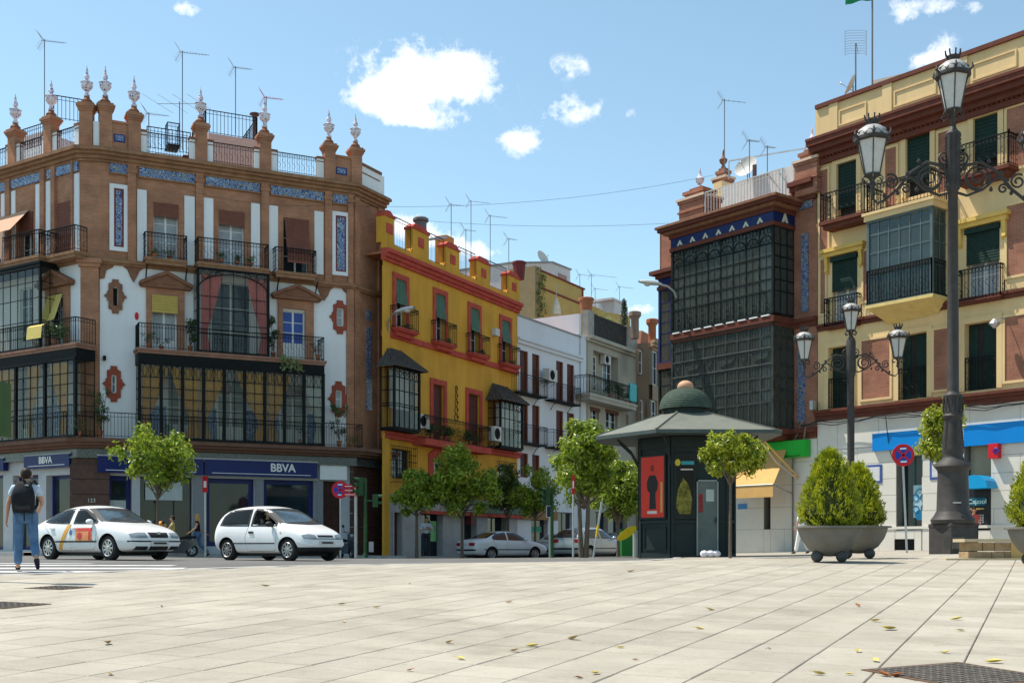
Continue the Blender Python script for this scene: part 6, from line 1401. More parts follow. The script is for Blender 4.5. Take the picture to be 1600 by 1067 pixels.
# upper gallery: arched lights
def arches(b,sl):
 for i in range(len(sl)-1):
  a,c=sl[i],sl[i+1];m_=(a+c)/2;r=(c-a)/2-.03;z_=gz(.80)
  b.tube([(m_+r*math.cos(t),nb+.02,z_+r*1.15*math.sin(t))for t in steps(0,math.pi,8)],.025,4)
  for t in steps(.6,math.pi-.6,2):b.tube([(m_+r*.4*math.cos(t),nb+.02,z_+r*.45*math.sin(t)),(m_+r*math.cos(t),nb+.02,z_+r*1.1*math.sin(t))],.012,3)
  b.tube([(m_+r*.4*math.cos(t),nb+.02,z_+r*.45*math.sin(t))for t in steps(0,math.pi,5)],.012,3)
  b.tube([(m_,nb+.01,gz(.0)),(m_,nb+.01,z_)],.012,3)
  for t in range(7):b.ball((a,nb+.05,gz(.1*t+.05)),.035,4)
  for s_ in steps(a,c,6)[1:-1]:b.tube([(s_,nb+.04,gz(0)),(s_,nb+.04,gz(.25))],.01,3)
  b.tube([(m_+.12*math.sin(t)*(1 if t<3.14 else-1),nb+.05,gz(.04)+.2*t*.35)for t in steps(0,6.28,8)],.014,3)
 for s_ in steps(sl[0],sl[-1],30):b.tube([(s_+.1*math.cos(t),nb+.02,gz(.955)+.12*math.sin(t))for t in steps(0,6.28,6)],.012,3)
pane_grid_bay(FQ,bb_,s0,s1,0,nb,zgM+.1,zgT,8,[gz(q)for q in(.26,.39,.53,.66,.80)],DGR,GALG,post=.05,bar=.024,side_v=3,decor=arches,name='upper_gallery')
lg0,lg1=zgB,zgM-.28
def gl(q):return lg0+(lg1-lg0)*q
def low_deco(b,sl):
 for i in range(len(sl)-1):
  a,c=sl[i],sl[i+1];m_=(a+c)/2
  if i%3==0:b.tube([(a+.1,nb+.03,gl(.74)),(m_,nb+.03,gl(.64)),(c-.1,nb+.03,gl(.74))],.025,4)
  elif i%3==1:b.tube([(a+.1,nb+.03,gl(.73)),(m_,nb+.03,gl(.66)),(c,nb+.03,gl(.67))],.025,4)
  else:b.tube([(a,nb+.03,gl(.67)),(m_,nb+.03,gl(.68)),(c-.1,nb+.03,gl(.74))],.025,4)
  for s_ in steps(a,c,4)[1:-1]:b.tube([(s_,nb+.01,gl(0)),(s_,nb+.01,gl(.6))],.011,3);b.tube([(s_,nb+.01,gl(.77)),(s_,nb+.01,gl(1))],.011,3)
  for s_ in steps(a,c,6)[1:-1]:b.tube([(s_,nb+.04,gl(0)),(s_,nb+.04,gl(.24))],.01,3)
 for s_ in(0,1,2):pass
GR2=mat('grey_green_iron',(.07,.08,.072),.6,var=.4)
pane_grid_bay(FQ,bb_,s0,s1,0,nb,lg0,lg1,9,[gl(q)for q in(.25,.37,.49,.61,.765,.88)],mat('lower_gallery_iron',(.04,.048,.043),.6,var=.5),GALG,post=.05,bar=.03,side_v=3,decor=low_deco,name='lower_gallery')
b=MB(FQ);b.box(s0,s1,nb+.02,nb+.05,gl(.605),gl(.618));b.box(s0,s1,nb+.02,nb+.05,gl(.757),gl(.77));b.build('gallery_rails',GR2,bb_)
b=MB(FQ);b.box(s0-.08,s1+.1,0,nb+.1,zgM-.26,zgM-.02);b.box(s0-.03,s1+.05,0,nb+.05,zgM-.4,zgM-.26);b.build('gallery_sill',DRB,bb_)
b=MB(FQ)
for s_ in steps(s0,s1,9)[:-1]:b.box(s_+.1,s_+(s1-s0)/9-.1,nb+.0,nb+.14,zgM-.02,zgM+.03)
b.build('white_sill_blocks',WHITEP,bb_)
b=MB(FQ);b.box(s0-.08,s1+.1,0,nb+.1,zgB-.2,zgB);b.box(s0+.3,s1-.1,0,nb*.7,zgB-.45,zgB-.2);b.build('gallery_base',DRB,bb_)
for(za,zb)in((zgM,zgT-.1),(lg0,lg1-.1)):curtain(FQ,bb_,s0+.2,s1-.2,za+.3,zb,1.12,mat('pale_curtain',(.40,.40,.35),.9,var=.7,scale=.7)if za>lg0+1 else mat('dull_curtain',(.19,.19,.16),.9,var=.8,scale=.8),waves=20,amp=.05)
# tile frieze and deep cornice over the gallery
zf=zgT
def wrap(name,z0,z1,e,m,a=s0,c=s1,nn=nb):
 b=MB(FQ);b.box(a-e,c+e,0,nn+e,z0,z1);return b.build(name,m,bb_)
wrap('gallery_architrave',zf,zf+.16,.1,DRB);fz=wrap('cobalt_frieze',zf+.16,zf+.56,.06,BLT)
b=MB(FQ)
for i,s_ in enumerate(steps(s0+.5,s1-.6,6)):b.prism([(s_-.16,zf+.2),(s_-.06,zf+.2),(s_,zf+.3),(s_+.06,zf+.2),(s_+.16,zf+.2),(s_+.02,zf+.42),(s_-.02,zf+.42)],.03,axis=1,a=nb+.06)
b.prism([(nb*.5-.2,zf+.2),(nb*.5-.07,zf+.2),(nb*.5,zf+.36),(nb*.5+.07,zf+.2),(nb*.5+.2,zf+.2),(nb*.5+.04,zf+.56),(nb*.5-.04,zf+.56)],.03,axis=0,a=s1+.06)
b.build('white_tile_motifs',mat('cream_tile',(.55,.55,.42),.3),fz,kind='stuff')
wrap('brick_cornice',zf+.56,zf+.74,.12,DRB);wrap('brick_cornice',zf+.74,zf+.86,.3,BROWN);wrap('brick_cornice',zf+.86,zf+1.0,.48,DRB);wrap('cornice_top',zf+1.0,zf+1.1,.56,BROWN)
# cornice along the wall proper to the right
cornice(FQ,bb_,s1,-.02,zt2+.25,[(.15,-.7,-.3),(.3,-.3,-.1),(.45,-.1,.08)],DRB,'wall_cornice')
b=MB(FQ);b.box(QS(1242),QS(1270),0,.06,zt2-.75,zt2-.35);b.build('tile_frieze',AZ_Q,bb_)
for(p0,p1,t_,b__)in((1252,1263,365,487),(1246,1258,537,660)):
 b=MB(FQ);b.box(QS(p0,.02),QS(p1,.02),0,.04,QZ((p0+p1)/2,b__),QZ((p0+p1)/2,t_));b.build('tile_strip',AZ_Q,bb_)
cornice(FQ,bb_,s1,-.02,QZ(1260,503),[(.1,-.2,0),(.2,0,.15)],DRB,'floor_moulding');cornice(FQ,bb_,QS(1130),-.02,QZ(1250,678),[(.12,-.15,.02),(.25,.02,.2)],DRB,'floor_moulding')
# small gallery turning the corner to the side street
p=FQ.pt(s0,0,0);n2_=.55;sS0,sS1=QS(1031,n2_),QS(1050,n2_)+.6
pane_grid_bay(FQ,bb_,sS0,sS1,0,n2_,zgM-1.0,zgT-1.3,2,[zgM-1.0+(zgT-zgM-.3)*q for q in(.25,.4,.55,.7,.82)],mat('cobalt_iron',(.02,.03,.12),.5),GALG,post=.05,name='side_gallery')
pane_grid_bay(FQ,bb_,sS0,sS1,0,n2_,zgB-.6,zgM-1.3,2,[zgB+(zgM-zgB)*q for q in(.2,.4,.55,.7)],DGR,GALG,post=.05,name='side_gallery')
for(z0,z1,e,m)in((zgM-1.3,zgM-1.02,.1,DRB),(zgT-1.3,zgT-1.15,.1,DRB),(zgT-1.15,zgT-.8,.05,BLT),(zgT-.8,zgT-.62,.15,DRB),(zgT-.62,zgT-.45,.35,DRB),(zgB-.8,zgB-.6,.1,DRB)):wrap('side_gallery_band',z0,z1,e,m,sS0,sS1,n2_)
b=MB(FQ);b.box(sS0-.0,sS1,-3,0,1,zgT-.5);b.build('side_return',BR_Q,bb_)
# roof: piers, white railing, chimneys
def gpier(p0,p1,py_b,py_t,nn,fin=True,label=None):
 s0_,s1_=QS(p0,nn),QS(p1,nn);pm=(p0+p1)/2;z0,z1=QZ(pm,py_b,nn),QZ(pm,py_t,nn);d=(s1_-s0_)*.8
 b=MB(FQ);b.box(s0_,s1_,nn-d,nn,z0,z1);b.box(s0_-.06,s1_+.06,nn-d-.06,nn+.06,z0+(z1-z0)*.45,z0+(z1-z0)*.52);b.box(s0_-.05,s1_+.05,nn-d-.05,nn+.05,z1-.12,z1);o=b.build('roof_pier',BR_Q,bb_)
 b=MB(FQ);b.box(s0_-.1,s1_+.1,nn-d-.1,nn+.1,z1,z1+.1);b.build('pale_cap',mat('pale_cap',(.6,.45,.34),.8),o)
 b=MB(FQ);m_=(s0_+s1_)/2;w=(s1_-s0_)/2;b.box(m_-w*.7,m_+w*.7,nn-d*.85,nn-d*.15,z1+.1,z1+.28);b.box(m_-w*.85,m_+w*.85,nn-d*.92,nn-d*.08,z1+.28,z1+.42);b.box(m_-w*.5,m_+w*.5,nn-d*.75,nn-d*.25,z1+.42,z1+.55);b.build('pier_top',BR_Q,o)
 if fin:b=MB(FQ);b.lathe([(.08,0),(.12,.08),(.06,.16),(.17,.3),(.2,.42),(.1,.52),(.05,.62),(.06,.7),(.02,.9)],(m_,nn-d/2,z1+.55),10);b.build('finial',CERAM if fin==1 else BROWN,o,smooth=True)
gpier(1061,1099,345,311,nb);gpier(1242,1276,304,252,.3);gpier(1115,1133,310,280,-3.5,2)
wr=railing(FQ,bb_,QS(1102,nb),QS(1240,.6),nb,nb,zf+1.12,1.05,.16,ends=(0,0),scroll=False,name='white_railing',m=mat('white_grey_paint',(.55,.55,.54),.5),r=.02)
b=MB(FQ);b.box(QS(1128,-3),QS(1240,-3),-5,-3,zt2,QZ(1180,277,-3));b.build('roof_room',mat('grey_white_render',(.55,.54,.52),.85,var=.08),bb_)
b=MB(FQ);b.box(QS(1115,-3.2),QS(1128,-3.2),-4.2,-3.2,zt2,QZ(1120,285,-3.2));b.build('roof_room',CREAM,bb_)
b=MB(FQ);z_=QZ(1138,250,-3.2);z2_=QZ(1138,252,-3.2)
b.tube([(QS(1139,-3.2),-3.2,QZ(1139,280,-3.2)),(QS(1139,-3.2),-3.2,z2_),(QS(1258,-3.2),-3.2,QZ(1258,232,-3.2)),(QS(1258,-3.2),-3.2,QZ(1258,262,-3.2))],.04,4);b.build('pipe_frame',GALV,bb_)
b=MB(FQ);b.tube([(QS(1179,-2.5),-2.5,QZ(1179,276,-2.5)),(QS(1179,-2.5),-2.5,QZ(1179,258,-2.5))],.1,6);b.build('flue',mat('flue',(.12,.08,.08),.6),bb_)
qant(1132,-3.5,300,155,'tall mast with a small aerial above the glazed brick building',boom=1.0,els=4);qant(1171,-2.6,280,218,'bushy aerial above the white railing',boom=.5,els=12);qant(1199,-2.6,276,228,'aerial with upright white rods above the white railing',boom=.4,els=8);qant(1091,.6,300,285,'short stub mast on the left roof pier',kind='none')
p=FQ.pt(QS(1168,-2.8),-2.8,0);dish(p.x,p.y,QZ(1168,284,-2.8),.55,'white satellite dish behind the white railing',rad(-40),post=.3)
# ground floor under the gallery
zgg=QZ(1250,690)
gop=[(QS(1194),QS(1204.5),QZ(1200,858),QZ(1200,712))]
wall(FQ,QS(1000),-.02,.4,zgg,gop,depth=.6).build('ground_wall',mat('cladding_joint',(.2,.19,.17),.9),bb_)
zz_l=[.5,QZ(1240,826)]
while zz_l[-1]<zgg-.5:zz_l.append(zz_l[-1]+.9)
zz_l.append(zgg)
for j in range(len(zz_l)-1):
 ss=[QS(1000)]+[QS(1110),QS(1150),gop[0][0],gop[0][1]]+[QS(1238 if j%2 else 1226)]+[-.02]
 for i in range(len(ss)-1):
  if ss[i]>=gop[0][0]-.01 and ss[i+1]<=gop[0][1]+.01 and j>0:continue
  if zz_l[j+1]-zz_l[j]>.05:clad_piece(FQ,bb_,ss[i],ss[i+1],zz_l[j],zz_l[j+1])
b=MB(FQ);b.box(gop[0][0],gop[0][1],-.62,-.6,.5,zgg);b.build('dark_doorway',DARKIN,bb_)
b=MB(FQ);b.box(QS(1196,.4),QS(1258,.4),.05,.42,QZ(1226,715,.4),QZ(1226,689,.4));gs=b.build('green_box_sign',mat('bright_green_sign',(.02,.40,.04),.35,var=.03),bb_);b=MB(FQ);b.box(QS(1225,.42),QS(1250,.42),.42,.43,QZ(1236,713,.42),QZ(1236,711.5,.42));b.build('sign_small_print',mat('dark_green_print',(.01,.1,.01),.5),gs)
b=MB(FQ);b.box(QS(1154),QS(1168),.03,.06,QZ(1161,795),QZ(1161,787));b.build('small_blue_plate',mat('plate_blue',(.08,.25,.5),.4),bb_)
# tan awning
aw=thing('tan_awning','tan canvas awning stretched over the shop beside the kiosk','awning',FQ.pt(QS(1170),0,QZ(1170,740)))
AWN=mat('tan_canvas',(.60,.36,.13),.8,var=.06,scale=2);na=1.6;sa,sb_=QS(1133,na),QS(1208,na)
zA,zF=QZ(1170,690,0),QZ(1195,757,na)
b=MB(FQ);b.v=[]
nx_=14
for i in range(nx_+1):
 s_=sa+(sb_-sa)*i/nx_;sw=.02*math.sin(i*1.7)
 for q in steps(0,1,6):b.v.append(FQ.pt(s_-.35*(1-q),.05+(na-.05)*q,zA+(zF-zA)*q-.06*math.sin(math.pi*q)+sw*q))
 b.v.append(FQ.pt(s_,na,zF));b.v.append(FQ.pt(s_,na+.02,zF-.5))
for i in range(nx_):
 for q in range(6):k=i*9+q;b.f.append((k,k+9,k+10,k+1));b.mi.append(0)
 k=i*9+7;b.f.append((k,k+9,k+10,k+1));b.mi.append(0)
b.build('canvas',AWN,aw,smooth=True,ang=50)
b=MB(FQ);b.tube([(sa,na,zF),(sb_,na,zF)],.03,6);b.tube([(sb_-.05,na,zF),(sb_-.25,.9,zF-.1),(sb_-.3,.05,zF-.3)],.025,5);b.build('front_bar',GALV,aw)
# folded awning arms to the right
ar=thing('folded_awning_arms','folded awning arms sticking out below the green sign','awning',FQ.pt(QS(1230),0,QZ(1230,730)))
b=MB(FQ);b.tube([FQ.pt(QS(1188,2.2),2.2,QZ(1188,688,2.2)),FQ.pt(QS(1213,1.2),1.2,QZ(1213,722,1.2)),FQ.pt(QS(1246,.1),.1,QZ(1246,748,.1))],.045,5,raw=True);b.build('awning_arm',mat('tan_metal',(.5,.42,.34),.5),ar)
b=MB(FQ);b.tube([FQ.pt(QS(1193,2.2),2.2,QZ(1193,688,2.2)),FQ.pt(QS(1247,.1),.1,QZ(1247,745,.1))],.045,5,raw=True);b.build('rolled_canvas',AWN,ar)
b=MB(FQ);b.tube([(QS(1241),.1,1.0),(QS(1241),.1,QZ(1241,720)),(QS(1244),.12,QZ(1244,690)),(QS(1258),.2,QZ(1258,660))],.035,5);b.tube([(QS(1241),.14,QZ(1241,730)),(QS(1246),.2,QZ(1246,712)),(QS(1260),.25,QZ(1260,700)),(QS(1266),.3,QZ(1266,668))],.03,5);b.build('drain_pipe',mat('pipe_grey',(.2,.18,.16),.6),bb_)
b=MB(FQ);b.box(QS(1266,.3),QS(1271,.3),.1,.35,QZ(1268,640,.3),QZ(1268,626,.3));b.build('junction_box',GALV,bb_)
# ================================================================= cars
CARW=mat('white_car_paint',(.78,.78,.77),.28,var=.03,coat=.6);CARS=mat('silver_car_paint',(.48,.50,.52),.3,metal=.5,var=.03,coat=.6);CARD=mat('dark_car_paint',(.04,.05,.06),.3,coat=.6)
TYRE=mat('tyre_rubber',(.025,.025,.025),.85,var=.15);RIM=mat('wheel_rim',(.42,.42,.42),.35,metal=.7,var=.1);BPL=mat('black_plastic',(.03,.03,.032),.6)
HEADL=mat('headlamp_glass',(.24,.27,.28),.08,var=.15,scale=20,spec=.9);TAILL=mat('tail_lamp',(.42,.015,.02),.12,var=.15,scale=15);AMB=mat('amber_lamp',(.6,.22,.03),.15);CARG=mat('car_glass_dark',(.02,.028,.03),.03,var=.2,spec=.9)
WSG=mat('windscreen_glass',(.05,.075,.085),.04,var=.6,scale=1.6,spec=.8);SEATM=mat('seat_cloth',(.05,.05,.055),.9);PLATEM=mat('plate_white',(.62,.62,.60),.4)
def eval_mesh(ob):
 bpy.context.view_layer.update();me=bpy.data.meshes.new_from_object(ob.evaluated_get(bpy.context.evaluated_depsgraph_get()));return me
def resample(pl,n):
 P=[Vector(p)for p in pl];L=[0]
 for a,b in zip(P,P[1:]):L.append(L[-1]+(b-a).length)
 out=[]
 for k in range(n):
  t=L[-1]*k/(n-1);i=max(j for j in range(len(L))if L[j]<=t+1e-9);i=min(i,len(P)-2);q=(t-L[i])/max(1e-9,L[i+1]-L[i]);out.append(P[i].lerp(P[i+1],min(1,q)))
 return out
class Car:
 def __init__(s,name,label,paint,L,W,stations,wheels,wr,loc,rz,open_glass=(),group='cars'):
  """stations: (x, z_bottom, z_belt, z_top, w_belt_factor, w_top_factor); x forward"""
  s.t=thing(name,label,'car',loc,rz,group);s.L,s.W=L,W
  v=[];f=[];H=W/2;NP=9
  for(x,zb,zbelt,zt,wf,tf)in stations:
   w=H*wf;wt=H*tf
   half=[(0,zb),(w*.75,zb),(w*.93,zb+.05),(w,zb+.22),(w*1.0,zbelt-.22),(w*.965,zbelt-.03),(wt*1.03,zt-(zt-zbelt)*.16-.02),(wt*.84,zt-.008),(0,zt+.02)]
   for(y,z)in half:v.append((x,y,z))
   for(y,z)in half[1:-1][::-1]:v.append((x,-y,z))
  n=2*NP-2
  for i in range(len(stations)-1):
   for j in range(n):f.append((i*n+j,i*n+(j+1)%n,(i+1)*n+(j+1)%n,(i+1)*n+j))
  f.append(tuple(range(n))[::-1]);f.append(tuple((len(stations)-1)*n+j for j in range(n)))
  me=bpy.data.meshes.new('tmp');me.from_pydata(v,[],f);ob=bpy.data.objects.new('tmp',me);COL.objects.link(ob)
  m=ob.modifiers.new('s','SUBSURF');m.levels=3;m.render_levels=3
  full=eval_mesh(ob);bpy.data.objects.remove(ob)
  bm=bmesh.new();bm.from_mesh(full);s.bvh=BVHTree.FromBMesh(bm);bm.free()
  cyl=MB()
  for x in wheels:
   for sg in(-1,1):
    cyl.v+=[Vector((x+(wr+.06)*math.cos(a),sg*(H-.32),wr+(wr+.06)*math.sin(a)))for a in steps(0,2*math.pi,24)[:-1]]+[Vector((x+(wr+.06)*math.cos(a),sg*(H+.3),wr+(wr+.06)*math.sin(a)))for a in steps(0,2*math.pi,24)[:-1]]
    k=len(cyl.v)-48;q=list(range(24))if sg<0 else list(range(24))
    F_=[tuple(k+j for j in range(24))[::-1],tuple(k+24+j for j in range(24))]+[(k+j,k+(j+1)%24,k+24+(j+1)%24,k+24+j)for j in range(24)]
    cyl.f+=F_ if sg>0 else[tuple(reversed(x_))for x_ in F_]
  cm=bpy.data.meshes.new('c');cm.from_pydata([tuple(p)for p in cyl.v],[],cyl.f);cm.materials.append(BPL);b2=bmesh.new();b2.from_mesh(cm);bmesh.ops.recalc_face_normals(b2,faces=b2.faces);b2.to_mesh(cm);b2.free();co=bpy.data.objects.new('c',cm);COL.objects.link(co)
  b2=bmesh.new();b2.from_mesh(full);bmesh.ops.recalc_face_normals(b2,faces=b2.faces);b2.to_mesh(full);b2.free();full.materials.clear();full.materials.append(paint);fo=bpy.data.objects.new('f',full);COL.objects.link(fo)
  bo=fo.modifiers.new('b','BOOLEAN');bo.operation='DIFFERENCE';bo.object=co;bo.solver='EXACT'
  try:bo.material_mode='TRANSFER'
  except Exception:pass
  for(sv_,us)in(('EXACT',False),('EXACT',True),('FAST',False)):
   bo.solver=sv_
   if sv_=='EXACT':bo.use_self=us
   body=eval_mesh(fo)
   if len(body.vertices)and max(abs(v_.co.y)for v_ in body.vertices)<H+.06 and len(body.vertices)>len(full.vertices)*.5 and any(abs(v_.co.z-wr)<.02 and abs(abs(v_.co.y)-H+.32)<.02 for v_ in body.vertices):break
  bpy.data.objects.remove(fo);bpy.data.objects.remove(co)
  if len(body.materials)<2:body.materials.append(BPL)
  s.holes=open_glass
  if open_glass:
   bm=bmesh.new();bm.from_mesh(body);rm=[]
   for fc in bm.faces:
    c=fc.calc_center_median()
    for(kind,up,lo)in open_glass:
     a,z=(c.x,c.z)if kind=='side' else(c.y,c.z)
     if kind=='side' and abs(c.y)<H*.5:continue
     if kind=='front' and(c.x<0 or fc.normal.x<.2):continue
     if kind=='rear' and c.x>0:continue
     xs=[p[0]for p in up]
     if not min(xs)<a<max(xs):continue
     def itp(pl):
      for p,q in zip(pl,pl[1:]):
       lo_,hi_=sorted((p[0],q[0]))
       if lo_<=a<=hi_:return p[1]+(q[1]-p[1])*(a-p[0])/((q[0]-p[0])or 1e-9)
      return None
     zu,zl=itp(up),itp(lo)
     if zu is not None and zl is not None and zl+.035<z<zu-.035 and min(xs)+.04<a<max(xs)-.04:rm.append(fc);break
   bmesh.ops.delete(bm,geom=list(set(rm)),context='FACES');bm.to_mesh(body);bm.free()
  body.name='body';body.polygons.foreach_set('use_smooth',[True]*len(body.polygons));body.set_sharp_from_angle(angle=rad(32))
  s.body=bpy.data.objects.new('body',body);COL.objects.link(s.body);s.body.parent=s.t
  for x in wheels:
   for sg in(-1,1):s.wheel(x,sg,wr,H)
  b=MB();b.box(wheels[0]-.1,wheels[1]+.1,-H*.7,H*.7,.12,.3);b.build('underbody',BPL,s.t)
 def wheel(s,x,sg,r,H):
  w=.19;y0=sg*(H-.03);M_=Matrix.Translation((x,y0,r))@Matrix.Rotation(rad(90)*sg,4,'X')
  b=MB(M=M_);b.lathe([(r*.64,0),(r*.93,-.0),(r,.03),(r,w-.02),(r*.9,w),(r*.5,w)],n=24,cap=False);wh_=b.build('wheel',TYRE,s.t,smooth=True)
  b=MB(M=M_);b.lathe([(r*.66,.005),(r*.62,.02),(r*.60,.09),(.01,.09)],n=20,cap=False);b.build('wheel_dish',BPL,wh_)
  b=MB(M=M_);b.lathe([(r*.69,-.004),(r*.66,-.012),(r*.6,.004),(r*.6,.02)],n=24,cap=False);b.lathe([(r*.16,-.0),(r*.14,-.012),(.005,-.014)],n=10,cap=False)
  for k in range(9):
   a=k*2*math.pi/9;c,d=math.cos(a),math.sin(a);p=Vector((-d,c,0))*r*.075
   q0,q1=Vector((c,d,0))*r*.12,Vector((c,d,0))*r*.63
   i=len(b.v);b.v+=[M_@(q0-p+Vector((0,0,-.004))),M_@(q0+p+Vector((0,0,-.004))),M_@(q1+p*1.3+Vector((0,0,.002))),M_@(q1-p*1.3+Vector((0,0,.002)))];b.f.append((i,i+1,i+2,i+3));b.mi.append(0)
  b.build('rim',RIM,wh_,smooth=True)
 def patch(s,name,m,kind,up,lo,off=.006,nx=14,ny=6,parent=None,sides=(1,-1),label=None,thick=0):
  """sheet laid on the body between an upper and a lower outline; kind side: (x,z), front/rear: (y,z)"""
  U,D=resample(up,nx),resample(lo,nx);out=[]
  for sg in(sides if kind=='side' else(1,)):
   v=[];
   for j in range(ny+1):
    for i in range(nx):
     p=U[i].lerp(D[i],j/ny)
     if kind=='side':o,d=Vector((p[0],sg*3,p[1])),Vector((0,-sg,0))
     elif kind=='front':o,d=Vector((5,p[0],p[1])),Vector((-1,0,0))
     elif kind=='rear':o,d=Vector((-5,p[0],p[1])),Vector((1,0,0))
     h,nn,_,_=s.bvh.ray_cast(o,d)
     if h is None:h=v[-1]if v else o+d*3;nn=Vector((0,0,0))
     v.append(h+(nn if nn.dot(d)<0 else-nn)*off)
   f=[(j*nx+i,j*nx+i+1,(j+1)*nx+i+1,(j+1)*nx+i)for j in range(ny)for i in range(nx-1)]
   me=bpy.data.meshes.new(name);me.from_pydata([tuple(p)for p in v],[],f);me.materials.append(m);me.polygons.foreach_set('use_smooth',[True]*len(f));me.update()
   ob=bpy.data.objects.new(name,me);COL.objects.link(ob);ob.parent=parent or s.t
   if label:ob['label']=label
   out.append(ob)
  return out
 def seal(s,kind,up,lo,w=.075,name='window_seal',m=None):
  """dark rubber ring round a window"""
  m=m or BPL;cu=Vector(sum((Vector(p)for p in up+lo),Vector((0,0))))/(len(up)+len(lo))
  def sh(pl):return[tuple(Vector(p)+(cu-Vector(p)).normalized()*w)for p in pl]
  iu,il=sh(up),sh(lo)
  o_=.004 if kind=='side' else .013
  for(a,b)in((up,iu),(il,lo)):s.patch(name,m,kind,a,b,off=o_,ny=1)
  for k in(0,-1):s.patch(name,m,kind,[up[k],iu[k]],[lo[k],il[k]],off=o_,nx=2,ny=4)
 def line(s,kind,pts,w=.008,name='panel_gap',m=None,sides=(1,-1),parent=None):
  """thin strip along a polyline"""
  P=[Vector(p)for p in pts];up=[];lo=[]
  for i,p in enumerate(P):
   d=(P[min(i+1,len(P)-1)]-P[max(i-1,0)]).normalized();q=Vector((-d.y,d.x))*w/2;up.append(p+q);lo.append(p-q)
  return s.patch(name,m or BPL,kind,up,lo,off=.003,nx=max(8,len(pts)*4),ny=1,sides=sides,parent=parent)
 def block(s,name,m,x0,x1,y0,y1,z0,z1,both=False,parent=None):
  for sg in((1,-1)if both else(1,)):
   b=MB();b.box(x0,x1,sg*y0,sg*y1,z0,z1);b.build(name,m,parent or s.t)
 def mirror(s,x,z,y,m):
  for sg in(1,-1):
   b=MB();b.ball((x,sg*(y+.1),z),.1,10,sz=.75);b.tube([(x,sg*(y-.06),z-.06),(x,sg*(y+.08),z-.03)],.03,5)
   o=b.build('wing_mirror',m,s.t,smooth=True)
 def inside(s,x_seat,z_seat,x_dash,H):
  for sg in(1,-1):
   b=MB();b.box(x_seat-.05,x_seat+.45,sg*.12,sg*.6,z_seat-.25,z_seat);b.prism([(x_seat-.1,z_seat-.05),(x_seat+.06,z_seat-.05),(x_seat-.1,z_seat+.55),(x_seat-.2,z_seat+.55)],.42,axis=1,a=.14 if sg>0 else-.56);b.box(x_seat-.24,x_seat-.14,sg*.24,sg*.46,z_seat+.57,z_seat+.75);b.build('front_seat',SEATM,s.t)
  b=MB();b.box(x_seat-1.15,x_seat-.7,-.6,.6,z_seat-.25,z_seat);b.box(x_seat-1.25,x_seat-1.1,-.6,.6,z_seat,z_seat+.5);b.build('rear_seat',SEATM,s.t)
  b=MB();b.box(x_dash-.25,x_dash+.2,-H+.15,H-.15,z_seat-.1,z_seat+.32);b.box(x_seat-1.4,x_dash,-H+.12,H-.12,.25,.3);b.build('dashboard',SEATM,s.t)
  b=MB();b.tube([(x_dash-.34+.07*math.sin(t),.36+.18*math.cos(t),z_seat+.3+.16*math.sin(t))for t in steps(0,6.283,14)],.014,5);b.build('steering_wheel',BPL,s.t)
def place(px,Y):x=at(px,Y);return(x,Y,G(x,Y))
# --- taxi (heading towards the camera and to the right)
tx=place(164,30.5)
# vehicle axis x forward -> heading angle
T_side_r=('side',[(-1.55,1.06),(-1.25,1.22),(-.7,1.335),(-.34,1.345)],[(-1.55,.99),(-1.2,.955),(-.7,.94),(-.36,.935)])
T_side_f=('side',[(-.22,1.345),(.1,1.33),(.42,1.2),(.78,.99)],[(-.20,.935),(.1,.93),(.42,.925),(.78,.93)])
T_front=('front',[(-.58,1.33),(0,1.36),(.58,1.33)],[(-.72,.985),(0,.96),(.72,.985)]);T_rear=('rear',[(-.52,1.3),(0,1.33),(.52,1.3)],[(-.6,1.05),(0,1.04),(.6,1.05)])
taxi=Car('taxi','white taxi with an orange side stripe and a red and orange door advert',CARW,4.5,1.73,[(-2.24,.34,.78,.84,.86,.70),(-2.1,.24,.86,.97,.95,.74),(-1.75,.2,.92,1.08,1,.70),(-1.2,.18,.93,1.30,1,.70),(-.6,.18,.93,1.425,1,.72),(0,.18,.92,1.435,1,.72),(.35,.18,.92,1.35,1,.71),(.75,.18,.92,1.13,1,.74),(1.02,.18,.90,.985,1,.80),(1.5,.2,.84,.92,.99,.80),(1.95,.22,.74,.80,.93,.76),(2.18,.26,.62,.68,.84,.70),(2.25,.36,.54,.58,.74,.62)],(-1.28,1.28),.315,tx,rad(-35),(T_side_r,T_side_f),group='moving white cars on the road')
for(k,up,lo)in(T_side_r,T_side_f,T_front,T_rear):taxi.patch('windscreen' if k=='front' else 'rear_window' if k=='rear' else 'side_window',GLASST if k=='side' else WSG,k,up,lo,off=.002 if k=='side' else .009);taxi.seal(k,up,lo)
taxi.line('side',[(.80,.93),(.84,.6),(.74,.28),(-.26,.25),(-.28,.93)]);taxi.line('side',[(-.28,.25),(-.82,.26),(-.98,.5),(-1.22,.72),(-1.5,.95)])
taxi.patch('side_moulding',BPL,'side',[(-.92,.50),(.86,.50)],[(-.92,.46),(.86,.46)],off=.012,ny=1);taxi.patch('orange_stripe',mat('taxi_orange',(.75,.36,.05),.35),'side',[(-.42,.92),(-.27,.92)],[(-.82,.27),(-.67,.27)],off=.008,nx=3,ny=10)
ad=taxi.patch('door_advert',mat('advert_orange',(.75,.30,.12),.45,var=.25,scale=9),'side',[(-.02,.83),(.66,.83)],[(-.02,.50),(.66,.50)],off=.010)
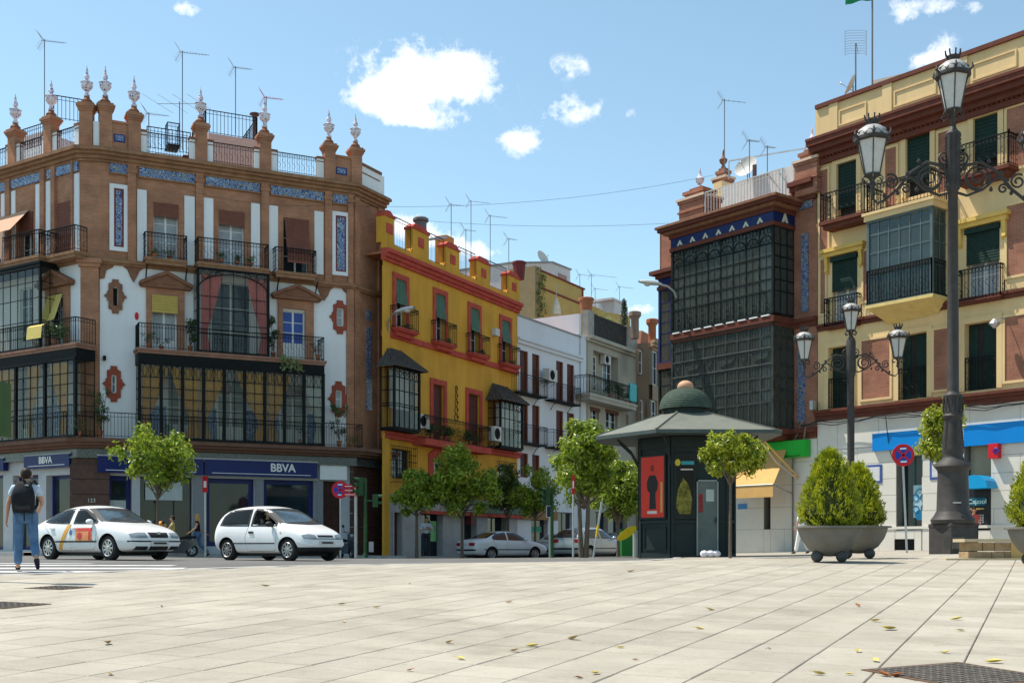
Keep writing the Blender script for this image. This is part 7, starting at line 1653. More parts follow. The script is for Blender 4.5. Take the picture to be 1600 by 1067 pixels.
taxi.patch('advert_band',mat('advert_red',(.62,.06,.06),.45),'side',[(0,.82),(.64,.82)],[(0,.75),(.64,.75)],off=.013,ny=1);taxi.patch('advert_disc',mat('advert_red',(.62,.06,.06),.45),'side',[(.15+.1*math.cos(t),.63+.09*math.sin(t))for t in steps(math.pi,0,8)],[(.15+.1*math.cos(t),.63-.09*math.sin(t))for t in steps(math.pi,0,8)],off=.014);taxi.patch('advert_band',mat('advert_red',(.62,.06,.06),.45),'side',[(.52,.75),(.62,.75)],[(.52,.52),(.62,.52)],off=.013,nx=3)
taxi.patch('door_crest',mat('crest_blue',(.12,.16,.32),.5,var=.4,scale=30),'side',[(-.24+.06*math.cos(t),.72+.08*math.sin(t))for t in steps(math.pi,0,8)],[(-.24+.06*math.cos(t),.72-.08*math.sin(t))for t in steps(math.pi,0,8)],off=.010)
for x_ in(-.12,-1.05):taxi.block('door_handle',CARW,x_-.08,x_+.08,.84,.885,.80,.835,both=True)
taxi.mirror(.62,.98,.80,CARW)
taxi.patch('headlight',HEADL,'front',[(.36,.70),(.58,.70),(.74,.67)],[(.36,.56),(.58,.56),(.74,.57)],off=.008);taxi.patch('headlight',HEADL,'front',[(-.74,.67),(-.58,.70),(-.36,.70)],[(-.74,.57),(-.58,.56),(-.36,.56)],off=.008)
taxi.patch('grille',BPL,'front',[(-.30,.70),(.30,.70)],[(-.26,.57),(.26,.57)],off=.01);taxi.patch('front_moulding',BPL,'front',[(-.78,.50),(.78,.50)],[(-.78,.465),(.78,.465)],off=.012,nx=20,ny=1)
for(a,c)in((-.66,-.34),(-.28,.28),(.34,.66)):taxi.patch('air_intake',BPL,'front',[(a,.36),(c,.36)],[(a,.27),(c,.27)],off=.008)
taxi.block('number_plate',PLATEM,2.25,2.275,-.26,.26,.385,.485);taxi.block('plate_characters',mat('plate_black',(.05,.05,.05),.5),2.276,2.279,-.2,.2,.41,.46);taxi.block('bonnet_badge',RIM,2.2,2.225,-.05,.05,.655,.72)
taxi.block('licence_plate_small',PLATEM,2.19,2.215,-.52,-.34,.33,.42)
taxi.inside(.05,.55,.95,.86)
# --- white hatchback with its driver
H_r=('side',[(-1.42,1.18),(-1.2,1.34),(-.3,1.37)],[(-1.5,.93),(-1.2,.91),(-.3,.90)]);H_f=('side',[(-.24,1.37),(.1,1.355),(.42,1.2),(.74,.98)],[(-.24,.90),(.1,.895),(.42,.89),(.74,.90)])
H_w=('front',[(-.58,1.35),(0,1.38),(.58,1.35)],[(-.70,.965),(0,.94),(.70,.965)]);H_b=('rear',[(-.5,1.3),(.5,1.3)],[(-.6,.95),(.6,.95)])
hx=place(436,30.8)
hatch=Car('white_hatchback','small white three door hatchback with its driver looking out of the window',CARW,3.55,1.64,[(-1.77,.36,.82,.98,.88,.70),(-1.68,.26,.88,1.14,.96,.74),(-1.45,.2,.9,1.36,1,.74),(-.9,.18,.9,1.445,1,.74),(-.2,.18,.89,1.46,1,.75),(.3,.18,.89,1.37,1,.74),(.68,.18,.88,1.15,1,.77),(.98,.18,.86,.97,1,.82),(1.3,.2,.80,.88,.98,.80),(1.62,.22,.68,.75,.92,.74),(1.76,.3,.56,.60,.82,.66),(1.79,.38,.50,.53,.72,.6)],(-1.16,1.16),.285,hx,rad(-36),(H_r,H_f),group='moving white cars on the road')
for(k,up,lo)in(H_r,H_f,H_w,H_b):
 if not(k=='side' and up is H_f[1]):hatch.patch('windscreen' if k=='front' else 'rear_window' if k=='rear' else 'side_window',GLASST if k=='side' else WSG,k,up,lo,off=.002 if k=='side' else .009)
 hatch.seal(k,up,lo)
hatch.line('side',[(.74,.90),(.78,.6),(.70,.26),(-.34,.25),(-.42,.6),(-.32,.90)]);hatch.patch('side_moulding',BPL,'side',[(-.95,.47),(.72,.47)],[(-.95,.44),(.72,.44)],off=.01,ny=1)
hatch.block('door_handle',BPL,-.27,-.1,.81,.835,.72,.77,both=True);hatch.mirror(.58,.95,.78,BPL)
hatch.patch('headlight',HEADL,'front',[(.34,.66),(.52,.69),(.70,.66)],[(.34,.56),(.52,.55),(.70,.57)],off=.008);hatch.patch('headlight',HEADL,'front',[(-.70,.66),(-.52,.69),(-.34,.66)],[(-.70,.57),(-.52,.55),(-.34,.56)],off=.008)
hatch.patch('grille',BPL,'front',[(-.28,.66),(.28,.66)],[(-.27,.61),(.27,.61)],off=.01);hatch.patch('lower_bumper',BPL,'front',[(-.74,.36),(.74,.36)],[(-.72,.22),(.72,.22)],off=.02,nx=22);hatch.patch('bumper_moulding',BPL,'front',[(-.45,.575),(.45,.575)],[(-.45,.56),(.45,.56)],off=.01,ny=1)
hatch.block('number_plate',PLATEM,1.79,1.815,-.26,.26,.42,.52);hatch.block('plate_characters',mat('plate_black',(.05,.05,.05),.5),1.816,1.819,-.2,.2,.445,.495);hatch.patch('indicator',AMB,'side',[(.90,.74),(.95,.74)],[(.90,.71),(.95,.71)],nx=2,ny=1)
hatch.inside(-.1,.52,.85,.82)
# --- parked cars: seen from behind
def sedan(name,label,paint,loc,rz,L=4.5,W=1.75,hatchy=False,low=0):
 if hatchy:st=[(-2.0,.34,.82,.95,.88,.7),(-1.9,.24,.88,1.12,.96,.72),(-1.6,.2,.92,1.34,1,.72),(-1.0,.18,.92,1.43,1,.74),(-.2,.18,.91,1.46,1,.74)]
 else:st=[(-2.24,.34,.80,.88,.88,.72),(-2.12,.24,.86,.96,.95,.76),(-1.75,.2,.9,1.0,1,.78),(-1.45,.2,.92,1.06,1,.74),(-.95,.18,.92,1.30,1,.72),(-.5,.18,.92,1.38,1,.73)]
 st+=[(.1,.18,.91,1.385 if not hatchy else 1.45,1,.73),(.45,.18,.91,1.27,1,.73),(.85,.18,.90,1.05,1,.77),(1.1,.18,.88,.96,1,.8),(1.6,.2,.8,.87,.97,.78),(2.05,.24,.68,.74,.9,.72),(2.2,.34,.56,.6,.78,.64)]
 c=Car(name,label,paint,L,W,st,(-1.25,1.3),.3,loc,rz,group='cars parked in the side street')
 if hatchy:
  c.patch('side_window',CARG,'side',[(-1.5,1.2),(-1.2,1.34),(-.4,1.37)],[(-1.5,.98),(-1.2,.95),(-.4,.94)]);c.patch('rear_window',CARG,'rear',[(-.56,1.33),(.56,1.33)],[(-.64,.98),(.64,.98)])
  zl=.92;xr=-1.95
 else:
  c.patch('side_window',CARG,'side',[(-1.15,1.08),(-.9,1.25),(-.35,1.31)],[(-1.15,.97),(-.9,.95),(-.35,.94)]);c.patch('rear_window',CARG,'rear',[(-.54,1.3),(.54,1.3)],[(-.66,1.03),(.66,1.03)])
  zl=.84;xr=-2.22
 c.patch('side_window',CARG,'side',[(-.27,1.31),(.2,1.29),(.5,1.16),(.82,.98)],[(-.27,.94),(.2,.93),(.5,.93),(.82,.94)]);c.patch('windscreen',CARG,'front',[(-.56,1.33),(.56,1.33)],[(-.7,.99),(.7,.99)])
 for sg in(1,-1):
  a,b_=sorted((sg*.38,sg*.76));c.patch('tail_light',TAILL,'rear',[(a,zl-.02),(b_,zl-.02)],[(a,zl-.17),(b_,zl-.17)],off=.008)
 c.patch('rear_moulding',BPL,'rear',[(-.8,.52),(.8,.52)],[(-.8,.44),(.8,.44)],off=.012,nx=20);c.patch('side_moulding',BPL,'side',[(-1.7,.52),(1.5,.52)],[(-1.7,.48),(1.5,.48)],off=.01,ny=1,nx=30)
 c.line('side',[(.84,.93),(.86,.6),(.78,.26),(-.34,.25),(-.36,.93)]);c.line('side',[(-.36,.25),(-.85,.3),(-1.0,.6),(-1.15,.95)])
 c.block('number_plate',PLATEM,xr-.03,xr,-.26,.26,zl-.17,zl-.06);c.mirror(.7,.98,.8,paint);return c
sedan('parked_sedan','white parked sedan, the nearest and leftmost in the side street',CARW,place(786,55.5),rad(36))
sedan('parked_sedan','silver parked car half hidden behind the green traffic light pole',CARS,place(880,60),rad(62))
sedan('parked_hatchback','silver white parked hatchback with red tail lights behind the double tree trunk',CARS,place(921,53),rad(54),hatchy=True,W=1.72)
sedan('parked_hatchback','dark parked car at the far right of the parked row, beside the green bin',CARD,place(962,62),rad(60),hatchy=True)
# ================================================================= people
SKIN=mat('skin',(.50,.27,.18),.55,var=.06,scale=12);HAIRD=mat('dark_hair',(.03,.02,.015),.6,var=.3,scale=30);HAIRB=mat('blonde_hair',(.55,.33,.12),.6,var=.3,scale=30)
JEANS=mat('blue_jeans',(.09,.17,.30),.85,var=.22,scale=9,bump=.4,bscale=60);SHIRTB=mat('pale_blue_shirt',(.50,.60,.72),.8,var=.12,scale=7,bump=.3);SHOE=mat('dark_shoes',(.02,.02,.03),.6);BLACKC=mat('black_cloth',(.015,.016,.02),.8,var=.3,scale=10,bump=.3);DKTR=mat('dark_trousers',(.03,.04,.05),.85,var=.2)
def skin_mesh(V,E,R_,name,m,parent,root=0,lv=1,sm=True):
 me=bpy.data.meshes.new('t');me.from_pydata([tuple(v)for v in V],E,[]);ob=bpy.data.objects.new('t',me);COL.objects.link(ob)
 ob.modifiers.new('k','SKIN');
 for i,d in enumerate(ob.data.skin_vertices[0].data):
  r=R_[i];d.radius=r if isinstance(r,tuple)else(r,r);d.use_root=(i==root)
 s=ob.modifiers.new('s','SUBSURF');s.levels=s.render_levels=lv
 out=eval_mesh(ob);bpy.data.objects.remove(ob);out.name=name;out.materials.clear();out.materials.append(m)
 out.polygons.foreach_set('use_smooth',[True]*len(out.polygons));o=bpy.data.objects.new(name,out);COL.objects.link(o);o.parent=parent;return o
def person(label,loc,rz,P,shirt,trousers,hair,sleeves=.55,hairlen=0,shoes=None,female=False,lower=True,face=0,group=None,k=1.0,fingers=True,lv=2):
 """P: joint positions in metres, x right, y forward, z up"""
 t=thing('person',label,'person',loc,rz,group);t.scale=(k,)*3
 V=[];E=[];R_=[]
 def add(p,r,par=None):V.append(Vector(p));R_.append(r);i=len(V)-1;(E.append((par,i))if par is not None else None);return i
 pel=add(P['pel'],(.12,.09));sp=add(P['spine'],(.115,.085),pel);ch=add(P['chest'],(.135,.095),sp);nk=add(P['neck'],.052,ch)
 hd=Vector(P['head']);h0=add(hd-Vector((0,0,.05)),(.062,.07),nk);h1=add(hd+Vector((0,.0,.03)),(.075,.092),h0);h2=add(hd+Vector((0,-.01,.1)),(.05,.06),h1)
 for sd in('l','r'):
  sh_=add(P['sh'+sd],.055,ch);el=add(P['el'+sd],.04,sh_);wr_=add(P['wr'+sd],.026,el)
  d=(Vector(P['wr'+sd])-Vector(P['el'+sd])).normalized();pm=add(Vector(P['wr'+sd])+d*.06,(.036,.018),wr_)
  if fingers:
   sx=Vector((0,1,0))if abs(d.z)>.5 else Vector((0,0,1));inw=Vector((1 if sd=='l' else-1,0,0))
   for q,ln in((-.03,.065),(-.01,.08),(.01,.075),(.03,.06)):a=add(Vector(P['wr'+sd])+d*.1+sx*q,.0095,pm);c_=add(V[a]+d*ln*.55+inw*.012,.0085,a);add(V[c_]+d*ln*.4+inw*.02,.007,c_)
   a=add(Vector(P['wr'+sd])+d*.04+sx*.045,.011,pm);add(V[a]+d*.045+sx*.012+inw*.015,.009,a)
  if lower:hp=add(P['hip'+sd],.082,pel);kn=add(P['kn'+sd],.055,hp);an=add(P['an'+sd],.036,kn);add(P['toe'+sd],.03,an)
 skin_mesh(V,E,R_,'body',SKIN,t,lv=lv)
 # face: nose, ears, eyes, mouth on a head turned by face
 Mh=Matrix.Translation(hd)@Matrix.Rotation(face,4,'Z');b=MB(M=Mh);b.v=[]
 b.prism([(-.012,-.01),(.012,-.01),(.006,.035),(-.006,.035)],.03,axis=1,a=.085);
 for sg in(-1,1):b.ball((sg*.082,0,.02),.026,6,sz=1.3)
 b.build('nose_and_ears',SKIN,t,smooth=True);b=MB(M=Mh)
 for sg in(-1,1):b.ball((sg*.03,.086,.04),.009,6)
 b.build('eyes',HAIRD,t);b=MB(M=Mh);b.box(-.022,.022,.084,.094,-.035,-.028);b.build('mouth',mat('lips',(.35,.1,.08),.6),t)
 b=MB(M=Mh);n_=14
 for j in range(9):
  ph=j/8*math.pi*.8
  for i in range(n_):
   th=2*math.pi*i/n_;fr=math.sin(th)>.3;pp=min(ph,1.0)if fr else min(ph,1.75)if math.sin(th)>-.2 else ph;rr=.1+rnd.uniform(-.004,.006);b.v.append(Mh@Vector((rr*.88*math.sin(pp)*math.cos(th),rr*1.12*math.sin(pp)*math.sin(th)-.008,.05+rr*1.05*math.cos(pp))))
 for j in range(8):
  for i in range(n_):b.f.append((j*n_+i,j*n_+(i+1)%n_,(j+1)*n_+(i+1)%n_,(j+1)*n_+i));b.mi.append(0)
 if hairlen:
  for i in range(16):a=math.pi*(1.05+.9*i/15);b.tube([Mh@Vector((.085*math.cos(a),.09*math.sin(a),.06)),Mh@Vector((.1*math.cos(a),.11*math.sin(a),-.08)),Mh@Vector((.09*math.cos(a),.12*math.sin(a),-hairlen+rnd.uniform(-.03,.03)))],[.03,.034,.014],5,raw=True)
 b.build('hair',hair,t,smooth=True,ang=70)
 V,E,R_=[],[],[];pel=add(Vector(P['pel'])+Vector((0,0,.02)),(.15,.12));sp=add(P['spine'],(.145,.115),pel);ch=add(P['chest'],(.16,.115),sp);c2=add(Vector(P['neck'])-Vector((0,0,.03)),.075,ch)
 for sd in('l','r'):sh_=add(P['sh'+sd],.075,ch);e_=add(Vector(P['sh'+sd]).lerp(Vector(P['el'+sd]),sleeves),.066,sh_)
 skin_mesh(V,E,R_,'shirt',shirt,t,lv=2)
 if lower:
  V,E,R_=[],[],[];pel=add(Vector(P['pel'])-Vector((0,0,.0)),(.155,.12))
  for sd in('l','r'):hp=add(P['hip'+sd],.105,pel);m_=add(Vector(P['hip'+sd]).lerp(Vector(P['kn'+sd]),.5),.095,hp);kn=add(P['kn'+sd],.078,m_);an=add(Vector(P['kn'+sd]).lerp(Vector(P['an'+sd]),.95),.072,kn)
  skin_mesh(V,E,R_,'trousers',trousers,t,lv=2)
  for sd in('l','r'):
   a,c_=Vector(P['an'+sd]),Vector(P['toe'+sd]);d=(c_-a);skin_mesh([a+Vector((0,0,.0)),a.lerp(c_,.25)-Vector((0,0,.01)),a.lerp(c_,.7),c_+d*.12],[(0,1),(1,2),(2,3)],[(.045,.05),(.05,.05),(.045,.035),(.035,.022)],'shoe',shoes or SHOE,t)
 return t
W=dict(pel=(0,0,.95),spine=(0,.01,1.12),chest=(0,.02,1.33),neck=(0,.02,1.5),head=(0,.05,1.62),shl=(-.19,.01,1.42),shr=(.19,.01,1.42))
mp=place(40,19.7);MZ=mp[2]+.006
man=person('man in pale blue shirt and jeans walking away across the crossing',(mp[0],mp[1],MZ),rad(14),dict(W,ell=(-.27,-.02,1.15),elr=(.25,.1,1.18),wrl=(-.31,.06,.92),wrr=(.18,.3,1.08),hipl=(-.1,0,.93),hipr=(.1,0,.93),knl=(-.12,.05,.50),knr=(.14,-.02,.50),anl=(-.13,.04,.085),anr=(.22,-.33,.24),toel=(-.15,.19,.045),toer=(.24,-.30,.06)),SHIRTB,JEANS,HAIRD,face=rad(6))
bp_=thing('backpack','black backpack worn by the man walking across the crossing','backpack',(mp[0],mp[1],MZ),rad(14));bp_.scale=(1.12,1.1,1.02)
b=MB();pr=[]
for j in range(9):
 t_=j/8;z_=.98+.52*t_;w=.17*(1-.45*max(0,t_-.55)**1.2*2.2)*(.9+.1*math.sin(t_*3));d=.16*math.sin(math.pi*(.18+.72*t_))+.02
 for i in range(12):a=2*math.pi*i/12;b.v.append(Vector((w*(abs(math.cos(a))**.6)*(1 if math.cos(a)>0 else-1),-.13-d*.55+d*.62*(abs(math.sin(a))**.7)*(1 if math.sin(a)>0 else-1),z_)))
for j in range(8):
 for i in range(12):b.f.append((j*12+i,j*12+(i+1)%12,j*12+12+(i+1)%12,j*12+12+i));b.mi.append(0)
b.f+=[tuple(range(12))[::-1],tuple(96+i for i in range(12))];b.mi+=[0,0]
b.build('bag',BLACKC,bp_,smooth=True,ang=60)
b=MB();b.box(-.11,.11,-.31,-.25,1.03,1.2);b.build('front_pocket',mat('dark_grey_cloth',(.03,.032,.036),.7),bp_)
for sg in(-1,1):b=MB();b.tube([(sg*.1,-.12,1.47),(sg*.13,-.04,1.525),(sg*.14,.09,1.47),(sg*.15,.13,1.3),(sg*.16,.06,1.12),(sg*.13,-.1,1.03)],.022,5);b.build('strap',BLACKC,bp_)
b=MB();b.tube([(0,-.2,1.5),(.0,-.24,1.54),(.03,-.2,1.5)],.012,5);b.tube([(.02,-.26,1.0),(.02,-.25,.84)],.012,4);b.build('handle',BLACKC,bp_);b=MB();b.box(.03,.08,-.262,-.25,1.42,1.445);b.build('buckle',RIM,bp_)
w1=place(309,44.3)
person('long haired blonde woman in a black top and jeans walking past the bank windows',w1[:2]+(w1[2]+.0,),rad(105),dict(W,ell=(-.2,.08,1.18),elr=(.22,-.06,1.16),wrl=(-.15,.3,1.02),wrr=(.3,-.28,1.0),hipl=(-.09,0,.93),hipr=(.09,0,.93),knl=(-.1,.2,.52),knr=(.1,-.1,.5),anl=(-.1,.32,.09),anr=(.1,-.45,.16),toel=(-.1,.46,.06),toer=(.1,-.34,.04)),BLACKC,JEANS,HAIRB,sleeves=.2,hairlen=.3,female=True,k=.94,lv=1)
w2=place(666,51.5)
person('man in light blue shirt and dark trousers standing before the yellow building',w2[:2]+(w2[2]+.13,),rad(200),dict(W,ell=(-.26,.08,1.16),elr=(.26,.08,1.16),wrl=(-.05,.26,1.25),wrr=(.06,.28,1.22),hipl=(-.1,0,.93),hipr=(.1,0,.93),knl=(-.11,.02,.50),knr=(.12,.03,.50),anl=(-.12,0,.08),anr=(.14,0,.08),toel=(-.14,.14,.04),toer=(.16,.14,.04)),SHIRTB,DKTR,HAIRD,sleeves=.95,lv=1)
w3=place(1252,38)
person('figure dressed in white standing behind the large planter',w3,rad(60),dict(W,ell=(-.25,.05,1.16),elr=(.25,.05,1.16),wrl=(-.26,.12,.95),wrr=(.28,.1,.95),hipl=(-.1,0,.93),hipr=(.1,0,.93),knl=(-.11,.1,.50),knr=(.12,-.08,.50),anl=(-.12,.18,.08),anr=(.14,-.25,.12),toel=(-.14,.32,.04),toer=(.16,-.12,.04)),WHITEP,WHITEP,mat('white_cap',(.7,.7,.68),.8),sleeves=.9,k=.9,lv=1)
w4=place(1521,40)
person('small figure in a red top at the cash machine beside the lamp post',w4,rad(180),dict(W,ell=(-.25,.05,1.16),elr=(.25,.05,1.16),wrl=(-.2,.2,1.1),wrr=(.2,.2,1.1),hipl=(-.1,0,.93),hipr=(.1,0,.93),knl=(-.11,.02,.50),knr=(.12,.02,.50),anl=(-.12,0,.08),anr=(.14,0,.08),toel=(-.14,.14,.04),toer=(.16,.14,.04)),mat('red_top',(.45,.08,.07),.8),DKTR,HAIRD,k=.86,lv=1)
# driver and a seated scooter rider
S_=dict(pel=(0,0,.12),spine=(0,-.04,.3),chest=(0,-.06,.5),neck=(0,-.05,.68),head=(0,-.02,.80),shl=(-.18,-.05,.6),shr=(.18,-.05,.6))
Md=Matrix.Translation(hx)@Matrix.Rotation(rad(-36),4,'Z');dl=Md@Vector((-.1+.12,-.37,.47))
person('dark haired driver of the small white hatchback looking out of the open window',tuple(dl),rad(-36-90),dict(S_,ell=(-.3,.12,.4),elr=(.3,.1,.38),wrl=(-.15,.42,.45),wrr=(.12,.42,.45),hipl=(-.1,.05,.1),hipr=(.1,.05,.1),knl=(-.12,.45,.16),knr=(.12,.45,.16),anl=(-.12,.65,-.1),anr=(.12,.65,-.1),toel=(-.12,.8,-.1),toer=(.12,.8,-.1)),BLACKC,DKTR,HAIRD,face=rad(-35),lv=1,k=.94)
def scooter(label,loc,rz,paint):
 t=thing('motor_scooter',label,'scooter',loc,rz)
 for nm,x in(('front_wheel',.62),('rear_wheel',-.58)):
  M_=Matrix.Translation((x,-.05,.24))@Matrix.Rotation(rad(-90),4,'X');b=MB(M=M_);b.lathe([(.15,0),(.22,0),(.24,.03),(.24,.07),(.22,.1),(.15,.1)],n=20,cap=False);w_=b.build(nm,TYRE,t,smooth=True)
  b=MB(M=M_);
  for k in range(5):a=k*1.2566;b.tube([(0,0,.05),(.15*math.cos(a),.15*math.sin(a),.05)],.016,4)
  b.lathe([(.15,.02),(.16,.05),(.15,.08)],n=16,cap=False);b.build('rim',RIM,w_)
 b=MB();b.prism([(.5,.3),(.62,.75),(.52,1.0),(.45,.98),(.42,.38),(.1,.3),(-.1,.32),(-.2,.62),(-.75,.68),(-.8,.5),(-.45,.3),(-.3,.2),(.4,.2)],.26,axis=1,a=-.13);b.build('body',paint,t)
 b=MB();b.prism([(-.72,.7),(-.12,.66),(-.1,.74),(-.4,.8),(-.76,.8)],.24,axis=1,a=-.12);b.build('saddle',BLACKC,t)
 b=MB();b.tube([(.62,0,.24),(.52,0,.95),(.48,0,1.05)],.03,6);b.tube([(.42,-.32,1.08),(.5,0,1.03),(.42,.32,1.08)],.018,6)
 for sg in(-1,1):b.tube([(.44,sg*.25,1.08),(.46,sg*.32,1.25)],.008,4);b.ball((.46,sg*.32,1.3),.06,6)
 b.build('handlebar',BPL,t);b=MB();b.ball((.6,0,.92),.08,8);b.build('headlight',HEADL,t,smooth=True);return t
scooter('dark scooter parked behind the round no stopping sign',place(541,46.5)[:2]+(place(541,46.5)[2]+.0,),rad(-60),CARD)
scooter('dark scooter parked in front of the bank entrance',place(275,43.8),rad(195),CARD)
r_=place(268,43.8);person('seated scooter rider in a yellow top in front of the bank entrance',(r_[0],r_[1],r_[2]+.66),rad(105),dict(S_,ell=(-.26,.14,.38),elr=(.26,.14,.38),wrl=(-.24,.4,.4),wrr=(.24,.4,.4),hipl=(-.1,.05,.1),hipr=(.1,.05,.1),knl=(-.14,.42,.1),knr=(.14,.42,.1),anl=(-.14,.4,-.4),anr=(.14,.4,-.4),toel=(-.14,.55,-.42),toer=(.14,.55,-.42)),mat('yellow_top',(.5,.4,.15),.8),DKTR,HAIRD,lv=1,k=.95)
hm=place(252,43.6);t=thing('motorcycle_helmet','orange helmet on a dark bollard left of the scooter rider','helmet',(hm[0],hm[1],hm[2]+1.05));b=MB();b.ball((0,0,.14),.16,12);b.build('shell',mat('orange_shell',(.7,.25,.02),.3),t,smooth=True);b=MB();b.prism([(.1,.08),(.165,.1),(.16,.2),(.1,.22)],.2,axis=1,a=-.1);b.build('visor',CARG,t)
t=thing('bollard','dark waist high bollard by the bank entrance with an orange helmet on it','bollard',hm);b=MB();b.lathe([(.09,0),(.09,.9),(.12,.92),(.12,.98),(.08,1.05)],n=10);b.build('post',IRON,t)
# ================================================================= trees
BARK=mat('bark_grey_brown',(.15,.115,.085),.9,var=.3,scale=14,bump=.6,bscale=60)
LFA=mat_leaf('orange_tree_leaves',(.09,.16,.012),(.42,.52,.045),.42,5);LFD=mat_leaf('dark_orange_tree_leaves',(.035,.075,.012),(.16,.22,.03),.3,5);LFY=mat_leaf('yellow_green_leaves',(.14,.20,.012),(.46,.50,.035),.4,5)
def tree(label,px,Y,pys,hw,n=2600,leaf=.16,m=None,trunks=1,lean=0,seed=1,base=None,irr=1.0,r=.07):
 """pys = (top of crown, bottom of crown) in the photograph at distance Y, hw half width in metres"""
 rng=random.Random(seed);x=at(px,Y);z=G(x,Y)+(base or 0);t=thing('orange_tree',label,'tree',(x,Y,z),0,'street orange trees')
 zt,zb=zat(pys[0],Y)-z,zat(pys[1],Y)-z;zc,hh=(zt+zb)/2,(zt-zb)/2;cl=[]
 for k in range(46):
  u=rng.uniform(-1,1);a=rng.uniform(0,6.283);q=math.sqrt(1-u*u);s=rng.uniform(.45,1.0)*(1+.16*irr*math.sin(3*a+seed)+rng.uniform(-.1,.12)*irr)
  cl.append((Vector((lean+hw*.86*q*math.cos(a)*s,hw*.86*q*math.sin(a)*s,zc+hh*.86*u*s-.1*hh*q*irr*(rng.random()))),min(hw,hh)*rng.uniform(.2,.36)))
 b=MB()
 for k in range(trunks):
  dx=(k-(trunks-1)/2)*.22;b.tube([(dx*.6,0,-.1),(dx,.02,zb*.3),(dx*1.3+lean*.2,-.02,zb*.75),(dx*1.5+lean*.5,0,zc-hh*.3)],[r*1.25,r,r*.85,r*.6],8)
 for(c,r0)in cl[::3]:
  st=Vector((lean*.5,0,zb*.85+rng.uniform(0,hh*.4)));mid=st.lerp(c,.5)+Vector((rng.uniform(-.1,.1),rng.uniform(-.1,.1),-.05));b.tube([st,mid,c],[r*.5,r*.32,.008],5)
 b.build('trunk',BARK,t,smooth=True,ang=60)
 v,f=leaves_mesh(cl,int(n*2.3),leaf*.95,rng);me=bpy.data.meshes.new('crown');me.from_pydata([tuple(p)for p in v],[],f);me.materials.append(m or LFA);me.update();o=bpy.data.objects.new('crown',me);COL.objects.link(o);o.parent=t
 return t
tree('orange tree with an open crown behind the taxi in front of the bank',246,42,(656,768),1.45,1900,.20,LFA,seed=3,irr=1.5,r=.055)
tree('low round orange tree left of the man standing at the yellow building',651,49.2,(728,800),1.35,2000,.19,seed=5,base=.1)
tree('tall dark orange tree in front of the middle of the yellow building',722,49.5,(690,806),1.5,3000,.19,LFA,seed=8,base=.1,irr=1.3)
tree('dark orange tree at the right corner of the yellow building',794,60,(720,806),1.1,1500,.19,LFD,seed=11)
tree('orange tree in front of the white house, left of the largest orange tree',836,58,(726,808),1.3,2000,.19,LFA,seed=13)
tree('largest orange tree with a double trunk in the middle of the street',912,40,(655,782),1.25,3600,.17,LFA,trunks=2,seed=21,irr=1.1,r=.09)
tree('orange tree between the largest orange tree and the kiosk',966,44,(706,822),1.2,2600,.18,LFA,seed=23,irr=1.2)
tree('small orange tree with a flat crown in front of the kiosk',1141,28.4,(668,742),1.0,2300,.13,LFY,seed=32,irr=.9,r=.035)
tree('orange tree with a lopsided crown behind the base of the big lamp post',1468,37,(614,728),.85,1800,.15,LFY,seed=37,irr=1.6,r=.05)
